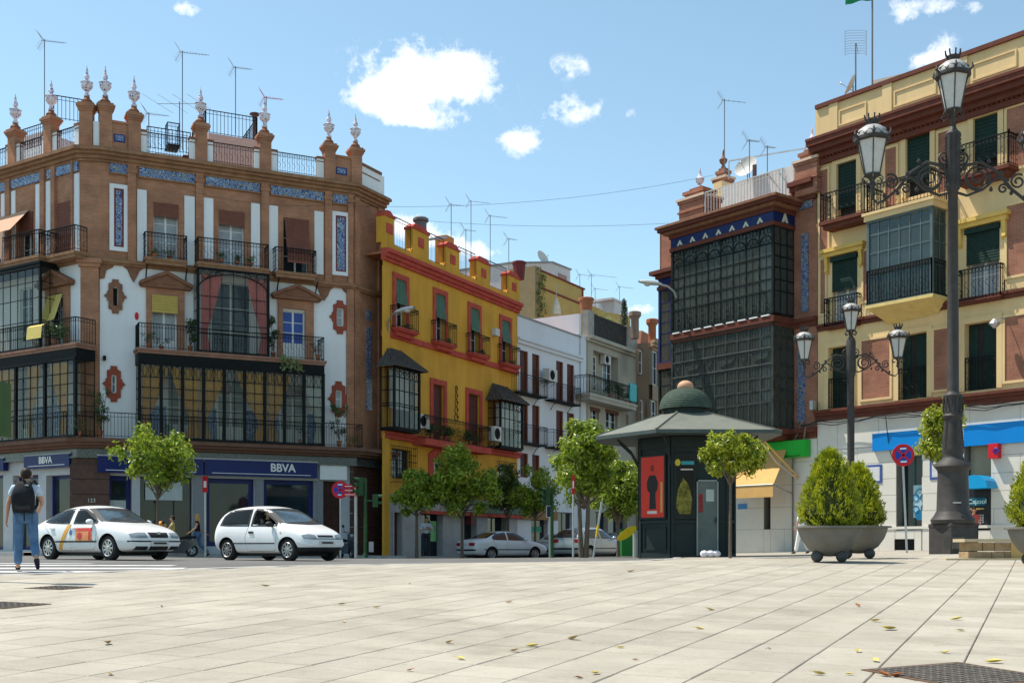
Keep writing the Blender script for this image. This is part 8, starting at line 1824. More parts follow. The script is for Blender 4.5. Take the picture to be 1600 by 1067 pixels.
# ================================================================= planters
PLC=mat('grey_cast_planter',(.165,.155,.135),.7,var=.15,scale=3,bump=.3);BALL=mat('dark_planter_ball',(.06,.06,.06),.55,var=.2)
CYP=mat_leaf('golden_cypress',(.15,.20,.008),(.50,.52,.025),.36,6)
def planter(px,py,k,label,seed,hb=1.62,wb=.62,rz=0,Y=None):
 Y=Y or 1.157/(.0376+(py-HY)/FP);x=at(px,Y);z=G(x,Y)+.026;t=thing('planter',label,'planter',(x,Y,z),rz,'round planters on wheels like balls')
 b=MB();b.lathe([(.16,.12),(.26,.15),(.42,.27),(.54,.44),(.60,.60),(.61,.665),(.69,.665),(.69,.70),(.58,.705),(.55,.63),(.02,.61)],n=40,cap=False);b.lathe([(.16,.12),(.02,.11)],n=20,cap=False);b.build('bowl',PLC,t,smooth=True,ang=40)
 b=MB();b.lathe([(.55,.63),(.3,.66),(.01,.67)],n=16,cap=False);b.build('soil',mat('soil',(.07,.05,.035),.95,var=.3,scale=20),t)
 for q in range(4):a=q*math.pi/2+.5;b=MB();b.ball((.33*math.cos(a),.33*math.sin(a),.115),.115,14);b.build('ball_foot',BALL,t,smooth=True)
 s=thing('cypress_bush',label.replace('planter','cypress bush growing in the planter')if False else 'golden green cypress bush in the '+label.split(' with')[0].replace('grey round ',''),'bush',(x,Y,z+.6),rz,'cypress bushes in the planters')
 rng=random.Random(seed);v=[];f=[]
 # upright feathery sprays on an egg shaped crown
 for i in range(620):
  u=rng.random()**.85;a=rng.uniform(0,6.283);R0=wb*min(1,.72+1.6*u)*max(0,1-max(0,u-.16)/.86)**.62*(1+.06*math.sin(3*a+seed))*rng.uniform(.86,1.05);z0=-.02+hb*.9*u
  base_=Vector((R0*math.cos(a),R0*math.sin(a),z0));out=Vector((math.cos(a),math.sin(a),0));L=rng.uniform(.14,.25)
  ax=(Vector((0,0,1))+out*rng.uniform(-.05,.45)+Vector((rng.uniform(-.2,.2),rng.uniform(-.2,.2),0))).normalized();nrm=out.cross(ax).normalized()
  for j in range(24):
   q=rng.random();w=.06*math.sin(math.pi*(q*.85+.12));p=base_-out*.03+ax*L*q+nrm*rng.uniform(-w,w)+out*rng.uniform(-w,w)
   d=(ax+nrm*rng.uniform(-.6,.6)+out*rng.uniform(-.2,.8)).normalized();sd=d.cross(Vector((rng.uniform(-1,1),rng.uniform(-1,1),rng.uniform(-1,1)))).normalized()*.014;ll=rng.uniform(.04,.07);k_=len(v);v+=[p-sd,p+sd,p+d*ll];f.append((k_,k_+1,k_+2))
 me=bpy.data.meshes.new('crown');me.from_pydata([tuple(p)for p in v],[],f);me.materials.append(CYP);me.update();o=bpy.data.objects.new('crown',me);COL.objects.link(o);o.parent=s
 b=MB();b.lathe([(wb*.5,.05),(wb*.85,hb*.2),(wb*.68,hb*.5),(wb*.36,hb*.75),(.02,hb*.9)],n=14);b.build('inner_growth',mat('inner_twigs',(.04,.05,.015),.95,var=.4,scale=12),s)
 b=MB();b.tube([(0,0,-.05),(0,0,.3)],.045,7);b.build('trunk',BARK,s)
planter(1296,879.5,1,'grey round nearest planter with a full golden cypress',41)
planter(1341,871,1,'grey round second planter partly hidden behind the nearest one',42,hb=1.45,wb=.55)
planter(1630,885,1,'grey round planter cut by the right edge with a golden cypress',43)
# ================================================================= ornate lamp posts
LMP=mat('cast_iron_grey',(.06,.055,.053),.55,metal=.1,var=.2,scale=5,bump=.25);LGL=mat('opal_lantern_glass',(.56,.54,.51),.25,var=.1,scale=5);LTOP=mat('lantern_white_top',(.42,.41,.39),.4,var=.25,scale=9)
def lantern(t,c,k,name='lantern'):
 """crowned lantern; c = bottom of the glass"""
 M_=Matrix.Translation(c)@Matrix.Scale(k,4);b=MB(M=M_)
 b.lathe([(.02,-.42),(.05,-.36),(.035,-.28),(.07,-.2),(.05,-.12),(.1,-.05),(.2,.0),(.2,.03)],n=10);b.lathe([(.36,.78),(.40,.80),(.40,.86),(.34,.9)],n=20)
 for q in range(6):
  a=q*math.pi/3+.3;ca,sa=math.cos(a),math.sin(a);b.tube([(.19*ca,.19*sa,.02),(.36*ca,.36*sa,.8)],.016,5)
  b.tube([(.2*ca,.2*sa,-.02),(.27*ca,.27*sa,-.1),(.22*ca,.22*sa,-.18),(.12*ca,.12*sa,-.14)],.016,4)
 for q in range(12):
  a=q*math.pi/6+.3;ca,sa=math.cos(a),math.sin(a)
  if q%2==0:b.prism([(-.05,0),(.05,0),(.07,.1),(0,.2),(-.07,.1)],.02,axis=1)if False else b.tube([(.38*ca,.38*sa,.84),(.46*ca,.46*sa,.92),(.45*ca,.45*sa,1.02)],[.035,.04,.012],5)
  a2=a+math.pi/6;b.tube([(.38*ca,.38*sa,.95 if q%2==0 else .88),(.33*math.cos((a+a2)/2),.33*math.sin((a+a2)/2),.99),(.38*math.cos(a2),.38*math.sin(a2),.88 if q%2==0 else .95)],.014,4)
 b.lathe([(.1,1.14),(.11,1.17),(.14,1.28),(.12,1.28),(.08,1.17)],n=12,cap=False)
 for q in range(8):a=q*math.pi/4;b.tube([(.11*math.cos(a),.11*math.sin(a),1.2),(.17*math.cos(a),.17*math.sin(a),1.33),(.18*math.cos(a),.18*math.sin(a),1.4)],[.028,.02,.024],4)
 o=b.build(name,LMP,t,smooth=True,ang=45)
 b=MB(M=M_);b.lathe([(.18,.03),(.34,.79)],n=6,a0=.3,a1=.3+2*math.pi);b.build('lantern_glass',LGL,o)
 b=MB(M=M_);b.lathe([(.365,.87),(.36,.95),(.31,1.05),(.2,1.13),(.1,1.16),(.01,1.165)],n=20,cap=False);b.build('lantern_cap',LTOP,o,smooth=True)
def arm_scroll(b,M_,L,H,k):
 """scrolled bracket in the plane of +x, from the mast at x=0 out to x=L; H = height where the lantern stands"""
 def q(p):return M_@Vector((p[0],0,p[1]))
 b.tube([q(p)for p in((.05*k,.1*k),(.3*k,.42*k),(.7*k,.5*k),(1.1*k,.24*k),(1.45*k,-.2*k),(1.8*k,-.5*k),(L-.14*k,-.58*k),(L,-.45*k),(L,H))],[.05*k,.045*k,.045*k,.04*k,.04*k,.04*k,.035*k,.03*k,.03*k],6,raw=True)
 b.tube([q(p)for p in((.05*k,-.25*k),(.35*k,-.35*k),(.75*k,-.2*k),(1.1*k,.1*k),(1.4*k,.02*k))],.035*k,6,raw=True)
 for(cx,cz,r0,tr,a0)in((.62,.08,.3,1.6,2.2),(.22,.62,.2,1.5,3.4),(1.62,-.02,.2,1.5,1.0),(1.25,-.2,.14,1.3,0)):
  b.tube([q(((cx+r0*(1-.75*t)*math.cos(a0+tr*6.283*t))*k,(cz+r0*(1-.75*t)*math.sin(a0+tr*6.283*t))*k))for t in steps(0,1,22)],.028*k,5,raw=True)
 b.tube([q((.62*k+.3*k*math.cos(t),.08*k+.3*k*math.sin(t)))for t in steps(0,6.283,18)],.03*k,5,raw=True)
 for(cx,cz)in((.9,.5),(1.2,.18),(1.45,-.32),(1.8,-.4),(L/k-.05,-.1),(.95,-.22),(.3,.35)):
  c=q((cx*k,cz*k));b.lathe([(.002,-.05*k),(.045*k,-.02*k),(.05*k,.03*k),(.01,.09*k)],tuple(c),5)
def big_lamp():
 Y=29.5;x=at(1489,Y);z=G(x,Y)+.03;t=thing('ornate_lamp_post','tall ornate cast iron street lamp with crowned lanterns, the largest on the square','street lamp',(x,Y,z));u=Y/FP
 Zp=lambda py:zat(py,Y)-z
 b=MB(M=Matrix.Rotation(rad(20),4,'Z'));r=.44
 b.lathe([(r*1.32,-.3),(r*1.32,Zp(824)),(r*1.36,Zp(823)),(r*1.36,Zp(819)),(r*1.2,Zp(817))],n=4,a0=math.pi/4,a1=math.pi/4+2*math.pi);b.build('pedestal',LMP,t)
 b=MB();b.lathe([(.52,Zp(818)),(.55,Zp(812)),(.46,Zp(805)),(.42,Zp(800)),(.40,Zp(798)),(.37,Zp(740)),(.38,Zp(735)),(.46,Zp(729)),(.42,Zp(723)),(.28,Zp(718)),(.24,Zp(712)),(.26,Zp(708)),(.27,Zp(700)),(.2,Zp(655)),(.27,Zp(650)),(.2,Zp(644)),(.22,Zp(625)),(.24,Zp(618)),(.16,Zp(614)),(.145,Zp(610)),(.14,Zp(500)),(.12,Zp(300)),(.17,Zp(296)),(.17,Zp(290)),(.19,Zp(280)),(.18,Zp(215)),(.2,Zp(210)),(.11,Zp(204)),(.07,Zp(198)),(.09,Zp(195))],n=18);b.build('column',LMP,t,smooth=True,ang=40)
 b=MB();
 for q in range(12):a=q*math.pi/6;b.tube([(.2*math.cos(a),.2*math.sin(a),Zp(652)),(.245*math.cos(a),.245*math.sin(a),Zp(640)),(.235*math.cos(a),.235*math.sin(a),Zp(620))],.018,4)
 for q in range(10):
  for s_ in range(6):a=s_*math.pi/3+.4;z_=Zp(702)+q*.075;rr=.265-.006*q;b.tube([(rr*math.cos(a),rr*math.sin(a),z_),(rr*math.cos(a+.22),rr*math.sin(a+.22),z_+.07)],.014,3);b.tube([(rr*math.cos(a),rr*math.sin(a),z_),(rr*math.cos(a-.22),rr*math.sin(a-.22),z_+.07)],.014,3)
 for q in range(14):
  for s_ in range(8):a=s_*math.pi/4;z_=Zp(292)+q*(Zp(212)-Zp(292))/14;b.tube([(.19*math.cos(a),.19*math.sin(a),z_),(.2*math.cos(a+.25),.2*math.sin(a+.25),z_+.07)],.014,3)
 b.build('cast_leaf_relief',LMP,t,kind='stuff')
 b=MB(M=Matrix.Rotation(rad(-14),4,'Z'));b.box(-.28,.2,-.56,-.54,.12,.42);b.build('relief_plate',mat('iron_plate',(.11,.1,.085),.5,var=.5,scale=26,bump=.8),t)
 b=MB();b.box(-.16,.04,-.44,-.40,Zp(787),Zp(785));b.build('hatch_handle',RIM,t)
 for k,a in enumerate((rad(184),rad(-4),rad(94),rad(-86))):
  M_=Matrix.Translation((0,0,Zp(285)))@Matrix.Rotation(a,4,'Z');L=2.12
  if k>1:continue
  b=MB();arm_scroll(b,M_,L,-.3,1.0);b.build('scrolled_arm',LMP,t,smooth=True,ang=50)
  p=M_@Vector((L,0,.12));lantern(t,p,1.1)
 lantern(t,Vector((0,0,Zp(174))),1.1,'top_lantern')
 return t
big_lamp()
def small_lamp():
 Y=40;x=at(1329.5,Y);z=G(x,Y);t=thing('ornate_lamp_post','smaller three lantern ornate street lamp rising behind the cypress bushes','street lamp',(x,Y,z));Zp=lambda py:zat(py,Y)-z
 b=MB();b.lathe([(.3,-.1),(.3,.5),(.34,.52),(.26,.6),(.24,1.1),(.28,1.15),(.16,1.25),(.12,1.4),(.125,Zp(590)),(.15,Zp(585)),(.17,Zp(580)),(.16,Zp(533)),(.12,Zp(529)),(.06,Zp(524)),(.08,Zp(520))],n=14);b.build('column',LMP,t,smooth=True,ang=40)
 for k,a in enumerate((rad(172),rad(-8))):
  M_=Matrix.Translation((0,0,Zp(570)))@Matrix.Rotation(a,4,'Z');L=1.58;b=MB();arm_scroll(b,M_,L,-.12,.72);b.build('scrolled_arm',LMP,t,smooth=True,ang=50);lantern(t,M_@Vector((L,0,.2)),.84)
 lantern(t,Vector((0,0,Zp(517))),.82,'top_lantern')
small_lamp()
# cobra head street lights on the walls
def wall_light(F,px,n0,py0,path,head,label):
 p=F.pt(F.s(px,n0),n0,F.z(px,py0,n0));t=thing('wall_street_light',label,'street light',p)
 b=MB();P_=[Vector(q)for q in path];b.tube([tuple(q)for q in P_],.045,6);b.build('curved_arm',GALV,t,smooth=True)
 e=P_[-1];d=Vector(head).normalized();sd=d.cross(Vector((0,0,1))).normalized();b=MB();n_=9
 for j in range(n_):
  q=j/(n_-1);w=.2*math.sin(math.pi*(.08+.84*q))**.6;hgt=.13*math.sin(math.pi*(.1+.8*q))**.7;c=e+d*(q*1.05-.1)
  for i in range(10):a=2*math.pi*i/10;b.v.append(c+sd*w*math.cos(a)+Vector((0,0,hgt*math.sin(a)*(1 if math.sin(a)>0 else .5))))
 for j in range(n_-1):
  for i in range(10):b.f.append((j*10+i,j*10+(i+1)%10,j*10+10+(i+1)%10,j*10+10+i));b.mi.append(0)
 b.build('lamp_head',mat('lamp_head_grey',(.6,.62,.62),.4),t,smooth=True);b=MB();c=e+d*.55;b.ball((c.x,c.y,c.z-.05),.16,10,sz=.6);b.build('lamp_lens',LGL,t,smooth=True)
wall_light(FY,606,0,530,[(0,0,0),(.05,-.4,.7),(.3,-.9,.95),(.55,-1.2,1.0)],(.9,-.55,.1),'cobra head street light on the left end of the yellow facade')
q0=FQ.s(1056,nb);wall_light(FQ,1056,nb+.05,465,[(0,0,0),(-.1,-.1,.25),(-.4,-.2,.45),(-.75,-.3,.5)],(-1,-.25,.08),'cobra head street light on the corner of the glazed brick gallery')
# ================================================================= kiosk
def kiosk():
 Y=33.0;px=1080;x=at(px,Y);z=G(x,Y)+.02;t=thing('kiosk','dark green octagonal kiosk with a domed roof, posters and a wide eave','kiosk',(x,Y,z),0)
 KG=mat('kiosk_green',(.022,.031,.03),.6,var=.15,scale=4);KR=mat('kiosk_roof',(.165,.17,.14),.6,var=.1);KS=mat('shingle_green',(.06,.085,.065),.8,var=.25,scale=8)
 H=3.35;R0=1.2;vt=[(-1.48,-.15),(-.73,-1.1),(.87,-1.1),(1.07,-.85),(1.07,1.2),(-.8,1.3),(-1.4,.7)];NV=len(vt)
 ev=[(-2.75,-.05),(-1.27,-2.1),(1.95,-2.0),(2.25,-1.5),(2.2,2.1),(-1.6,2.3),(-2.5,1.4)];cx,cy=-.15,.1
 for k in range(NV):
  p,q=Vector((*vt[k],0)),Vector((*vt[(k+1)%NV],0));b=MB();d=(q-p);n=Vector((d.y,-d.x,0)).normalized();
  Fk=Frame.__new__(Frame);Fk.o=p;Fk.u=d.normalized();Fk.n=n;Fk.ang=0;L=d.length
  b=MB();b.F=None
  def bx(b,s0,s1,n0,n1,z0,z1):
   i=len(b.v)
   for zz in(z0,z1):
    for(s_,n_)in((s0,n0),(s1,n0),(s1,n1),(s0,n1)):b.v.append(Fk.pt(s_,n_,zz))
   for f in((0,3,2,1),(4,5,6,7),(0,1,5,4),(1,2,6,5),(2,3,7,6),(3,0,4,7)):b.f.append(tuple(i+c for c in f));b.mi.append(0)
  bx(b,0,L,-.06,0,0,H);bx(b,0,.07,0,.05,0,H);bx(b,L-.07,L,0,.05,0,H);bx(b,.07,L-.07,0,.04,0,.12);bx(b,.07,L-.07,0,.04,.95,1.03);bx(b,.07,L-.07,0,.04,H-.3,H)
  if k not in(1,):
   for(z0,z1)in((.2,.87),):bx(b,.17,.2,0,.03,z0,z1);bx(b,L-.2,L-.17,0,.03,z0,z1);bx(b,.2,L-.2,0,.03,z0,z0+.03);bx(b,.2,L-.2,0,.03,z1-.03,z1)
  w_=b.build('wall_panel',KG,t)
  if k in(0,1):
   m_=mat('red_poster',(.62,.035,.02),.4,var=.1)if k==0 else mat('dark_poster',(.02,.02,.018),.3)
   s0,s1=(.12,L-.2)if k==0 else(.13,.62);z0,z1=1.12,2.82
   b=MB();bx(b,s0-.05,s1+.05,.03,.07,z0-.05,z1+.05);pf=b.build('poster_case',KG,w_);b=MB();bx(b,s0,s1,.07,.078,z0,z1);po=b.build('poster',m_,w_)
   sm=(s0+s1)/2
   def flat(nm,pts,m,off):b=MB();b.v=[Fk.pt(a,off,c)for a,c in pts];b.f=[tuple(range(len(pts)))];b.mi=[0];b.build(nm,m,w_)
   if k==0:
    flat('poster_figure',[(sm-.2,1.9),(sm-.22,2.1),(sm-.12,2.3),(sm+.12,2.3),(sm+.22,2.1),(sm+.2,1.9),(sm+.12,1.8),(sm+.14,1.35),(sm-.12,1.35),(sm-.1,1.8)],mat('poster_black',(.015,.012,.012),.4),.081)
    flat('poster_head',[(sm+.075*math.cos(a),2.5+.1*math.sin(a))for a in steps(0,6.2,10)],mat('poster_dark_face',(.2,.02,.015),.4),.081)
    flat('poster_caption',[(sm-.2,1.3),(sm+.18,1.3),(sm+.18,1.22),(sm-.2,1.22)],mat('poster_pale',(.6,.5,.45),.4),.081);flat('poster_bar',[(s1-.13,2.1),(s1-.05,2.1),(s1-.05,1.25),(s1-.13,1.25)],mat('poster_gold',(.6,.3,.08),.4),.081)
   else:
    flat('poster_figure',[(sm-.25,1.4),(sm-.2,1.85),(sm-.05,2.2),(sm+.1,2.0),(sm+.2,1.6),(sm+.15,1.2),(sm-.15,1.2)],mat('poster_olive',(.18,.16,.03),.4,var=.7,scale=9),.081)
    flat('poster_badge',[(sm-.2+.08*math.cos(a),2.62+.1*math.sin(a))for a in steps(0,6.2,8)],mat('poster_yellow',(.55,.45,.04),.4),.081);flat('poster_title',[(sm-.1,2.66),(sm+.25,2.66),(sm+.25,2.56),(sm-.1,2.56)],mat('poster_teal',(.05,.3,.35),.4),.081);flat('poster_caption',[(sm-.12,2.45),(sm+.22,2.45),(sm+.22,2.41),(sm-.12,2.41)],mat('poster_pale',(.6,.5,.45),.4),.081)
  if k==1:
   GD=mat('grey_green_door',(.12,.145,.135),.45,var=.12);s0,s1=.70,1.3;b=MB();bx(b,s0,s1,.0,.05,.05,2.1);do=b.build('door',GD,w_);b=MB();bx(b,s0-.0,s0+.04,.05,.08,.05,2.14);bx(b,s1-.04,s1,.05,.08,.05,2.14);bx(b,s0,s1,.05,.08,2.1,2.14);b.build('door_frame',mat('door_frame_grey',(.25,.28,.27),.5),w_)
   b=MB();bx(b,s0+.26,s0+.48,.05,.056,1.55,1.88);b.build('notice',mat('notice_paper',(.4,.45,.42),.6),w_);b=MB();bx(b,s0+.05,s0+.17,.05,.058,1.25,1.75);b.build('sticker',mat('sticker_red',(.25,.03,.03),.5,var=.5,scale=20),w_);b=MB();bx(b,s1-.1,s1-.07,.08,.1,.95,1.1);b.build('handle',BPL,w_)
 ze=H;rg=[]
 for(x_,y_)in ev:a=math.atan2(y_-cy,x_-cx);rg.append((cx+.7*math.cos(a),cy+.7*math.sin(a)))
 for k in range(NV):
  (x0,y0),(x1,y1),(x2,y2),(x3,y3)=ev[k],ev[(k+1)%NV],rg[(k+1)%NV],rg[k];b=MB();b.poly([(x0,y0,ze+.1),(x1,y1,ze+.1),(x2,y2,ze+.74),(x3,y3,ze+.74)]);b.tube([(x0,y0,ze+.11),(x3,y3,ze+.75)],.03,4);b.build('roof_panel',KR,t)
  b=MB();(w0,w1),(w2,w3)=vt[k],vt[(k+1)%NV];b.poly([(x0,y0,ze+.1),(x1,y1,ze+.1),(x1,y1,ze),(x0,y0,ze)]);b.poly([(x0,y0,ze),(x1,y1,ze),(w2,w3,ze+.02),(w0,w1,ze+.02)]);b.build('eave',mat('eave_green',(.07,.09,.085),.5),t)
  b=MB();b.tube([(w0,w1,H-.8),(w0+(x0-w0)*.2,w1+(y0-w1)*.2,H-.35),(w0+(x0-w0)*.5,w1+(y0-w1)*.5,H+.0)],.03,5);b.build('eave_bracket',KG,t)
 b=MB();b.lathe([(.62,ze+.68),(.62,ze+.86),(.73,ze+.88)],(cx,cy,0),n=24);b.build('drum',KG,t)
 b=MB();nr=12
 for j in range(nr):
  q0_,q1_=j/nr,(j+1)/nr;ra=.74*math.cos(q0_*1.28)**.8+.02;rb=.74*math.cos(q1_*1.28)**.8;za,zb=ze+.88+.62*math.sin(q0_*1.28),ze+.88+.62*math.sin(q1_*1.28);b.lathe([(ra,za),(rb+.012,zb)],(cx,cy,0),n=26,cap=False);b.lathe([(rb+.022,zb),(rb,zb+.002)],(cx,cy,0),n=26,cap=False)
 b.build('dome',KS,t,smooth=True,ang=30);b=MB();b.ball((cx,cy,ze+1.53),.235,16,sz=.8);b.build('roof_ball',mat('tan_ball',(.52,.30,.18),.6),t,smooth=True)
 b=MB();b.prism([(x_*1.03,y_*1.03)for x_,y_ in vt],.16,axis=2,a=-.1);b.build('plinth',mat('kiosk_plinth',(.05,.05,.05),.8),t)
kiosk()
# ================================================================= signs, lights, bins
def pole(b,h,r=.035):b.tube([(0,0,-.1),(0,0,h)],r,8)
def sign(name,label,px,Y,fn,lean=0,dz=0,cat='road sign',rz=0):x=at(px,Y);t=thing(name,label,cat,(x,Y,G(x,Y)+dz),rz);t.rotation_euler=(0,lean,rz);fn(t,lambda py:zat(py,Y)-G(x,Y)-dz);return t
def no_stop(t,h,r=.3,top=None,zc=2.3):
 b=MB();pole(b,zc+.1,.03);b.build('pole',GALV,t)
 Mx=Matrix.Translation((0,-.05,zc))@Matrix.Rotation(rad(90),4,'X')
 b=MB(M=Mx);b.lathe([(r,0),(r,.015)],n=32);d=b.build('sign_disc',REDP,t);b=MB(M=Mx);b.lathe([(r*.72,.015),(r*.72,.02)],n=32);b.build('blue_field',BLUEP,d)
 for a in(45,-45):
  b=MB(M=Mx@Matrix.Rotation(rad(a),4,'Z'));b.box(-r*.74,r*.74,-r*.085,r*.085,.02,.025);b.build('red_bar',REDP,d)
 for sg in(-1,1):b=MB(M=Mx);b.box(-r*.28,r*.28,sg*r*.58-r*.07,sg*r*.58+r*.07,.02,.024);b.build('white_arrow',WHITEP,d)
sign('no_stopping_sign','round red and blue no stopping sign on a leaning pole by the planters',1417,33,lambda t,h:no_stop(t,h,.32,zc=h(711)),lean=rad(-2.5))
sign('no_stopping_sign','round red and blue no stopping sign behind the white hatchback',532,43.6,lambda t,h:no_stop(t,h,.33,zc=h(765)),dz=.13)
def red_marker(t,h,tp,bt,w=.1):
 b=MB();pole(b,h(tp),.035);b.build('pole',GALV,t);b=MB();b.box(-w,w,-.06,-.04,h(bt),h(tp));s=b.build('red_plate',REDP,t);b=MB();m=(h(bt)+h(tp))/2;b.box(-w*.5,w*.5,-.068,-.06,m-.12,m+.12);b.build('white_patch',WHITEP,s)
sign('red_marker_sign','narrow red sign with a white patch on a thin pole beside the bank entrance',321,43.5,lambda t,h:red_marker(t,h,744,769),dz=.13)
sign('red_marker_sign','narrow red and white sign on a thin pole left of the double tree trunk',895.5,38,lambda t,h:red_marker(t,h,742,772,.045))
def leaning(t,h):
 b=MB();pole(b,h(782),.035);b.build('pole',GALV,t);b=MB();b.tube([(0,0,h(838)),(0,0,h(820))],.045,8);b.build('yellow_band',mat('yellow_paint',(.7,.5,.03),.5),t)
sign('leaning_pole','thin grey pole leaning right with a yellow band beside the double tree trunk',927,38,leaning,lean=rad(8.5),cat='pole')
def oval(t,h):
 b=MB();b.tube([(0,0,-.1),(0,0,h(828))],.13,12);b.build('pole',mat('grey_pole',(.3,.32,.3),.5,var=.15),t);b=MB(M=Matrix.Translation((-.32,-.08,h(833)))@Matrix.Rotation(rad(-35),4,'Y')@Matrix.Rotation(rad(90),4,'X'));b.prism([(.36*math.cos(a),.13*math.sin(a))for a in steps(0,6.283,24)[:-1]],.03,axis=2);b.build('yellow_oval',mat('yellow_sign',(.72,.52,.02),.4),t)
sign('oval_yellow_sign','tilted yellow oval sign on a thick grey post left of the kiosk',995,36,oval)
def p_sign(t,h):
 b=MB();b.tube([(0,0,-.1),(0,0,h(788))],.04,8);b.build('pole',GALV,t);b=MB();b.box(-.14,.14,-.07,-.05,h(808),h(790));s=b.build('plate',WHITEP,t);b=MB();b.box(-.12,.12,-.08,-.07,h(807.3),h(790.7));b.build('dark_field',mat('dark_blue_field',(.03,.03,.06),.4),s)
 text_obj('P',.26,WHITEP,s,Matrix.Translation((0,-.085,h(799))),name='letter_p',bold=.01)
sign('parking_sign','parking sign with a white letter P beside the green traffic light pole',859,46,p_sign)
GRT=mat('traffic_light_green',(.035,.085,.035),.5,var=.12)
def tlight(t,h,zt,zb,side=0,ped=False):
 b=MB();b.tube([(0,0,-.1),(0,0,.1),(0,0,h(zt)-.02)],[.12,.065,.06],10);b.build('pole',GRT,t)
 def head(cx,z1,z0,n,ang_):
  M_=Matrix.Translation((cx,0,0))@Matrix.Rotation(ang_,4,'Z');b=MB(M=M_);b.box(-.13,.13,-.2,-.02,z0,z1);o=b.build('signal_head',GRT,t);k=(z1-z0)/n
  for q in range(n):
   zc=z0+k*(q+.5);b=MB(M=M_@Matrix.Translation((0,-.2,zc))@Matrix.Rotation(rad(90),4,'X'));b.lathe([(.1,0),(.1,.012)],n=14);b.build('signal_lens',mat('unlit_lens',(.03,.035,.03),.2),o)
   b=MB(M=M_@Matrix.Translation((0,-.2,zc))@Matrix.Rotation(rad(90),4,'X'));b.lathe([(.115,0),(.115,.17)],n=10,a0=rad(0),a1=rad(180),cap=False);b.build('visor',GRT,o)
 for a in([(-.12,zt,zb,3,rad(-55))]if not ped else[(-.12,zt,zb,2,rad(-30))]):head(a[0],h(a[1]),h(a[2]),a[3],a[4])
 return head
def tl1(t,h):
 hd=tlight(t,h,746,774);hd(.26,h(772),h(792),2,rad(100));b=MB();b.box(.0,.25,-.03,.03,h(782)-.03,h(782)+.03);b.build('bracket',GRT,t);b=MB();b.box(.14,.3,-.1,.1,h(862),h(846));b.build('control_box',mat('grey_box',(.35,.36,.34),.6),t)
sign('traffic_light','green traffic light post in front of the brown corner of the bank building',571,43.4,tl1,dz=.13,cat='traffic light')
sign('traffic_light','green traffic light post in front of the parked silver cars',862.5,42,lambda t,h:tlight(t,h,762,790),cat='traffic light')
def tl0(t,h):
 b=MB();b.tube([(0,0,-.1),(0,0,h(690))],.06,8);b.build('pole',GRT,t);b=MB();b.box(.0,.25,-.12,.12,h(683),h(598));o=b.build('signal_head',mat('olive_green_case',(.045,.085,.03),.5,var=.15),t)
 for q in range(3):b=MB(M=Matrix.Translation((.12,.12,h(609+q*28)))@Matrix.Rotation(rad(-90),4,'X'));b.lathe([(.1,0),(.1,.02)],n=12);b.build('signal_lens',mat('unlit_lens',(.03,.035,.03),.2),o)
sign('traffic_light','green traffic light cut by the left edge of the photo, high above the walking man',-15,16.8,tl0,cat='traffic light')
def dirs(t,h):
 b=MB();b.tube([(0,0,-.1),(0,0,h(755))],.06,10);b.build('pole',GALV,t)
 for k in range(3):b=MB();z1=h(757+k*6.5);b.prism([(-.55,z1-.06),(-.48,z1),(.1,z1),(.1,z1-.12),(-.48,z1-.12)],.02,axis=1,a=-.08);s=b.build('direction_arm',REDP,t);b=MB();b.box(-.4,0,-.085,-.08,z1-.075,z1-.05);b.build('pale_lettering',WHITEP,s)
sign('direction_signpost','grey post with three small red direction arms next to the no stopping sign',556,43.6,dirs,dz=.13,cat='signpost')
# green bin
x=at(988,50);t=thing('green_container','green recycling container behind the tilted yellow oval sign','bin',(x,50,G(x,50)));b=MB();b.prism([(-.5,0),(.5,0),(.5,1.1),(.3,1.3),(-.5,1.2)],.9,axis=1,a=-.45);b.build('bin_body',mat('bin_green',(.02,.16,.03),.5),t);b=MB();b.box(-.52,.52,-.47,.47,1.15,1.2);b.build('lid_rim',mat('bin_green_dark',(.01,.08,.02),.5),t)
# papers by the kiosk
x=at(1110,30.5);t=thing('paper_bundle','small bundle of white bags on the ground before the kiosk door','bags',(x,30.5,G(x,30.5)+.02));
for k in range(3):b=MB();b.ball((k*.16-.16,0,.1),.12,8,sz=.8);b.build('white_bag',mat('bag_white',(.7,.68,.72),.6,var=.15,scale=12,bump=.8),t,smooth=True,ang=25)
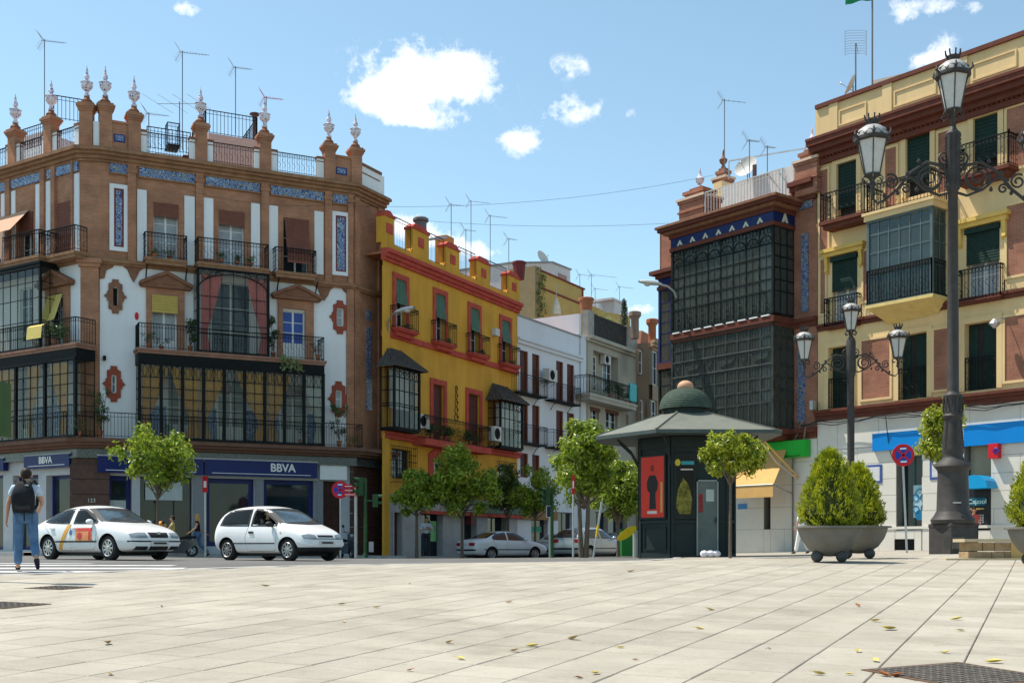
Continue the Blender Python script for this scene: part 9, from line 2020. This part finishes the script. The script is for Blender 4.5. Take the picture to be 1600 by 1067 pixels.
# stone bench and paving edge
def bench():
 Y=24.3;x0,x1=at(1505,Y),at(1700,Y);z=G(x0,Y);SB=mat('rough_bench_stone',(.34,.24,.14),.9,var=.35,scale=4,bump=1.0,bscale=9);SC_=mat('bench_cap_stone',(.50,.42,.28),.85,var=.15,scale=5)
 t=thing('stone_bench','low rough stone bench with a smooth tan cap at the foot of the big lamp','bench',(x0,Y,z))
 L=x1-x0;s=0;k=0;rows=((0,.17),(.175,.36))
 for(z0,z1)in rows:
  s=0
  while s<L-.05:
   w=rnd.uniform(.22,.5);w=min(w,L-s);b=MB();e=rnd.uniform(-.012,.015);b.box(s+.006,s+w-.006,-.25+e,.25-e,z0+rnd.uniform(0,.008),z1-rnd.uniform(.002,.012));b.build('stone',SB,t);s+=w
 s=-.1
 while s<L:w=.78;b=MB();b.box(s+.003,min(s+w,L+.1)-.003,-.32,.32,.365,.43);b.build('cap_stone',SC_,t);s+=w
 b=MB();b.box(L*.34,L*.6,-.27,-.245,.02,.35);b.build('tan_facing',mat('tan_facing',(.55,.36,.14),.8,var=.1),t)
 # low edging
 t2=thing('tan_edging','tan stone edging set in the paving before the stone bench','edging',(x0,Y-.9,G(x0,Y-.9)));s=-.75
 while s<L:w=.6;b=MB();b.box(s+.004,s+w-.004,-.12,.16,0,.055+rnd.uniform(-.004,.004));b.build('edging_stone',SC_,t2);s+=w
bench()
# overhead wires
def wire(a,b_,sag,label):
 A,B=Vector(a),Vector(b_);t=thing('overhead_wire',label,'wire',A,0);b=MB();b.tube([tuple(A.lerp(B,q)-A-Vector((0,0,sag*4*q*(1-q))))for q in steps(0,1,20)],.007,4);b.build('cable',mat('dark_cable',(.03,.03,.03),.6),t)
P1=FY.pt(.3,0,FY.z(600,338));P2=FQ.pt(QS(1045,nb),nb,FQ.z(1045,349,nb));wire(P1,P2,.25,'thin cable strung from the yellow house to the glazed brick building')
P1=FR.pt(S(545),0,Z(545,322));P2=FQ.pt(QS(1115,-3),-3,FQ.z(1115,274,-3));wire(P1,P2,.5,'faint upper cable across the sky between the corner building and the brick building')
P1=FR.pt(S(300,.3),.3,Z(300,300,.3));P2=FR.pt(S(560,.3),.3,Z(560,316,.3));wire(P1,P2,.35,'loose cable drooping along the frieze of the corner building')
# top-level empties without a category or kind are marked as groups
for o in bpy.data.objects:
 if o.type=='EMPTY' and o.parent is None and 'category' not in o.keys()and o.get('kind')is None:o['kind']='group'
